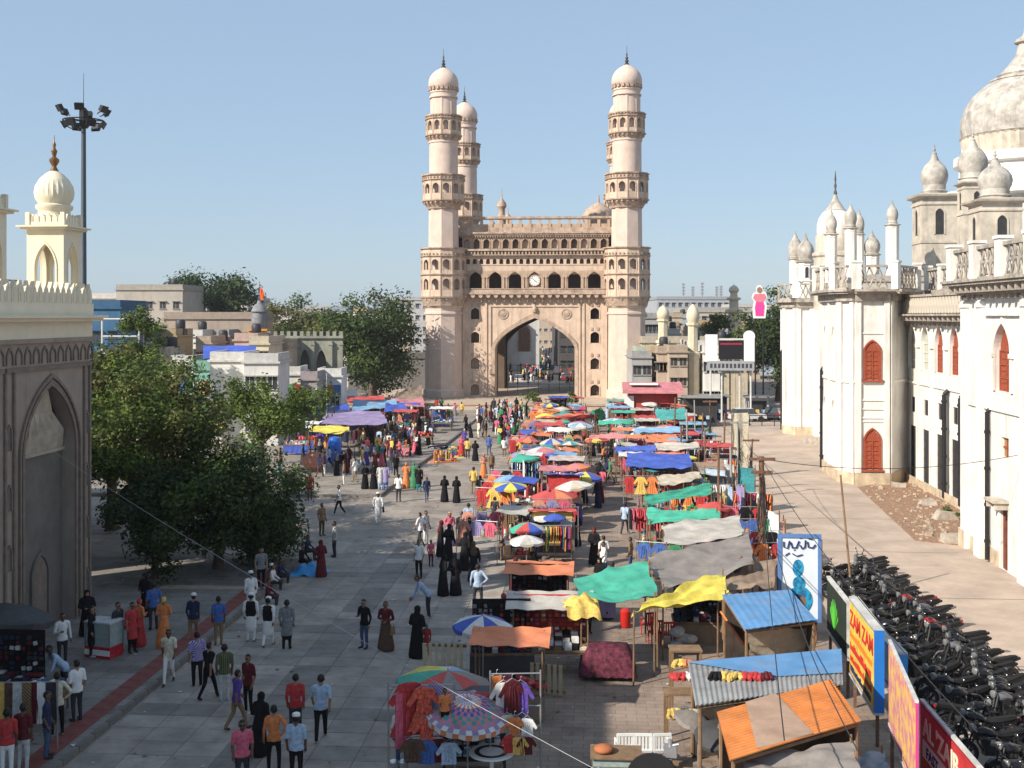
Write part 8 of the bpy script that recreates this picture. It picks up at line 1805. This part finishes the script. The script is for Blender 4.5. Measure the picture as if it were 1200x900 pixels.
    hl = MB(Matrix.Translation((.5, 0, .93)) @ Matrix.Rotation(pi / 2, 4, 'Y')); hl.lathe([(.05, -.1), (.1, -.04), (.11, .03), (.09, .05), (.02, .06)], 14); out['headlight'] = hl.mesh('headlight', m_lens, 50)
    tl2 = MB(); tl2.cbox((-.96, 0, .83), (.03, .12, .06)); out['tail_light'] = tl2.mesh('tail_light', M('tail_red', (.4, .01, .01)))
    return out
BPT = bike_parts(); BCOL = {}
for c, m in (('black', m_bb), ('red', m_br), ('blue', m_bblue), ('grey', m_bg)): BCOL[c] = {n: BPT[n].mesh(n, m, 50) for n in ('fuel_tank', 'tail_panel', 'mudguards')}
def motorbike(loc, rz, c, label, group, lean=.12):
    e = empty('motorbike', loc, rz, label, 'motorbike', group); e.rotation_euler = (lean, 0, rz)
    for x in (.65, -.63): w = place('rim', BPT['rim'], e, (x, 0, .305)); w.name = 'wheel'; link('tyre', BPT['tyre'], w)
    for n in ('frame', 'engine', 'exhaust', 'seat', 'handlebar', 'headlight', 'tail_light'): link(n, BPT[n], e)
    for n, me in BCOL[c].items(): link(n, me, e)
    for s in (-1, 1): link('mirror', BPT['mirror'], e, (.3, s * .38, 1.24))
    return e
br = random.Random(17); cols = ['black'] * 6 + ['grey', 'black', 'black', 'red', 'black', 'blue']
i = 0; sy = 25.5
while sy < 51:
    c = 'red' if i in (21, 26) else ('blue' if i == 4 else ('grey' if i % 7 == 3 else 'black'))
    sx = 11.95 + (.0 if sy < 40 else -.02 * (sy - 40)) + br.uniform(-.38, .38)
    motorbike(S(sx, sy), pi - ST + .25 + br.uniform(-.3, .3), c, {'black': 'black motorbike parked in the row behind the signboards', 'red': 'red motorbike parked in the row behind the signboards', 'blue': 'blue motorbike parked in the row behind the signboards', 'grey': 'grey motorbike parked in the row behind the signboards'}[c], 'motorbikes parked behind the signboards', br.uniform(.06, .16))
    sy += .66 + br.uniform(-.05, .1); i += 1
for q in range(22):                                      # second row closer to the signs
    motorbike(S(10.25 + br.uniform(-.25, .25), 26.5 + q * 1.05), pi - ST + br.choice((.2, .3, pi, .5)) + br.uniform(-.3, .3), 'black', 'black motorbike squeezed between the row and the hoardings', 'motorbikes by the hoardings', .1)
k = MB()
for i in range(3): k.lathe([(.3, i * .17), (.38, i * .17 + .04), (.38, i * .17 + .13), (.3, i * .17 + .16)], 18)
tag(k.build('tyre_stack', m_tyre, None, 40, S(9.6, 25.9)), 'stack of three old black tyres by the red sign', 'tyres')
# litter on the paving
lr = random.Random(31); lm = MB(); lm.add([(-.06, -.05, .004), (.06, -.04, .03), (.05, .06, .012), (-.05, .05, .035)], [(0, 1, 2, 3)]); lms = [lm.mesh('litter', m_litter[1]), lm.mesh('litter', m_litter[0])]
k = MB()
for i in range(420):
    p = S(lr.uniform(-24, 8), 28 + 70 * lr.random() ** 1.6, .02 if True else 0); a = lr.uniform(0, 6); s = lr.uniform(.3, 1.1); T = FR(p + Vector((0, 0, .16 if inv_S(p)[0] < KERB and 0 < inv_S(p)[1] < 51 else 0)), a); k.T = T
    k.add([(-.06 * s, -.05 * s, .004), (.06 * s, -.04 * s, .03 * s), (.05 * s, .06 * s, .012), (-.05 * s, .05 * s, .035 * s)], [(0, 1, 2, 3)], 0 if lr.random() < .5 else 1)
tag(k.build('litter', [m_litter[1], m_litter[0]]), 'scattered paper scraps and dry leaves on the paving', 'litter', None, 'stuff')
# ------------------------------------------------------------------ city haze
hz = MB(); hz.box(-420, 420, -30, 520, -1.2, 62)
hm = bpy.data.materials.new('haze_air'); hm.use_nodes = True; nt = hm.node_tree; nt.nodes.clear()
pv = nt.nodes.new('ShaderNodeVolumePrincipled'); pv.inputs['Color'].default_value = (.86, .88, .93, 1); pv.inputs['Density'].default_value = .0002; pv.inputs['Anisotropy'].default_value = .2
ho = nt.nodes.new('ShaderNodeOutputMaterial'); nt.links.new(pv.outputs[0], ho.inputs['Volume'])
ho_ = hz.build('haze', hm); tag(ho_, 'thin pale city haze over the whole square', 'haze', None, 'stuff')
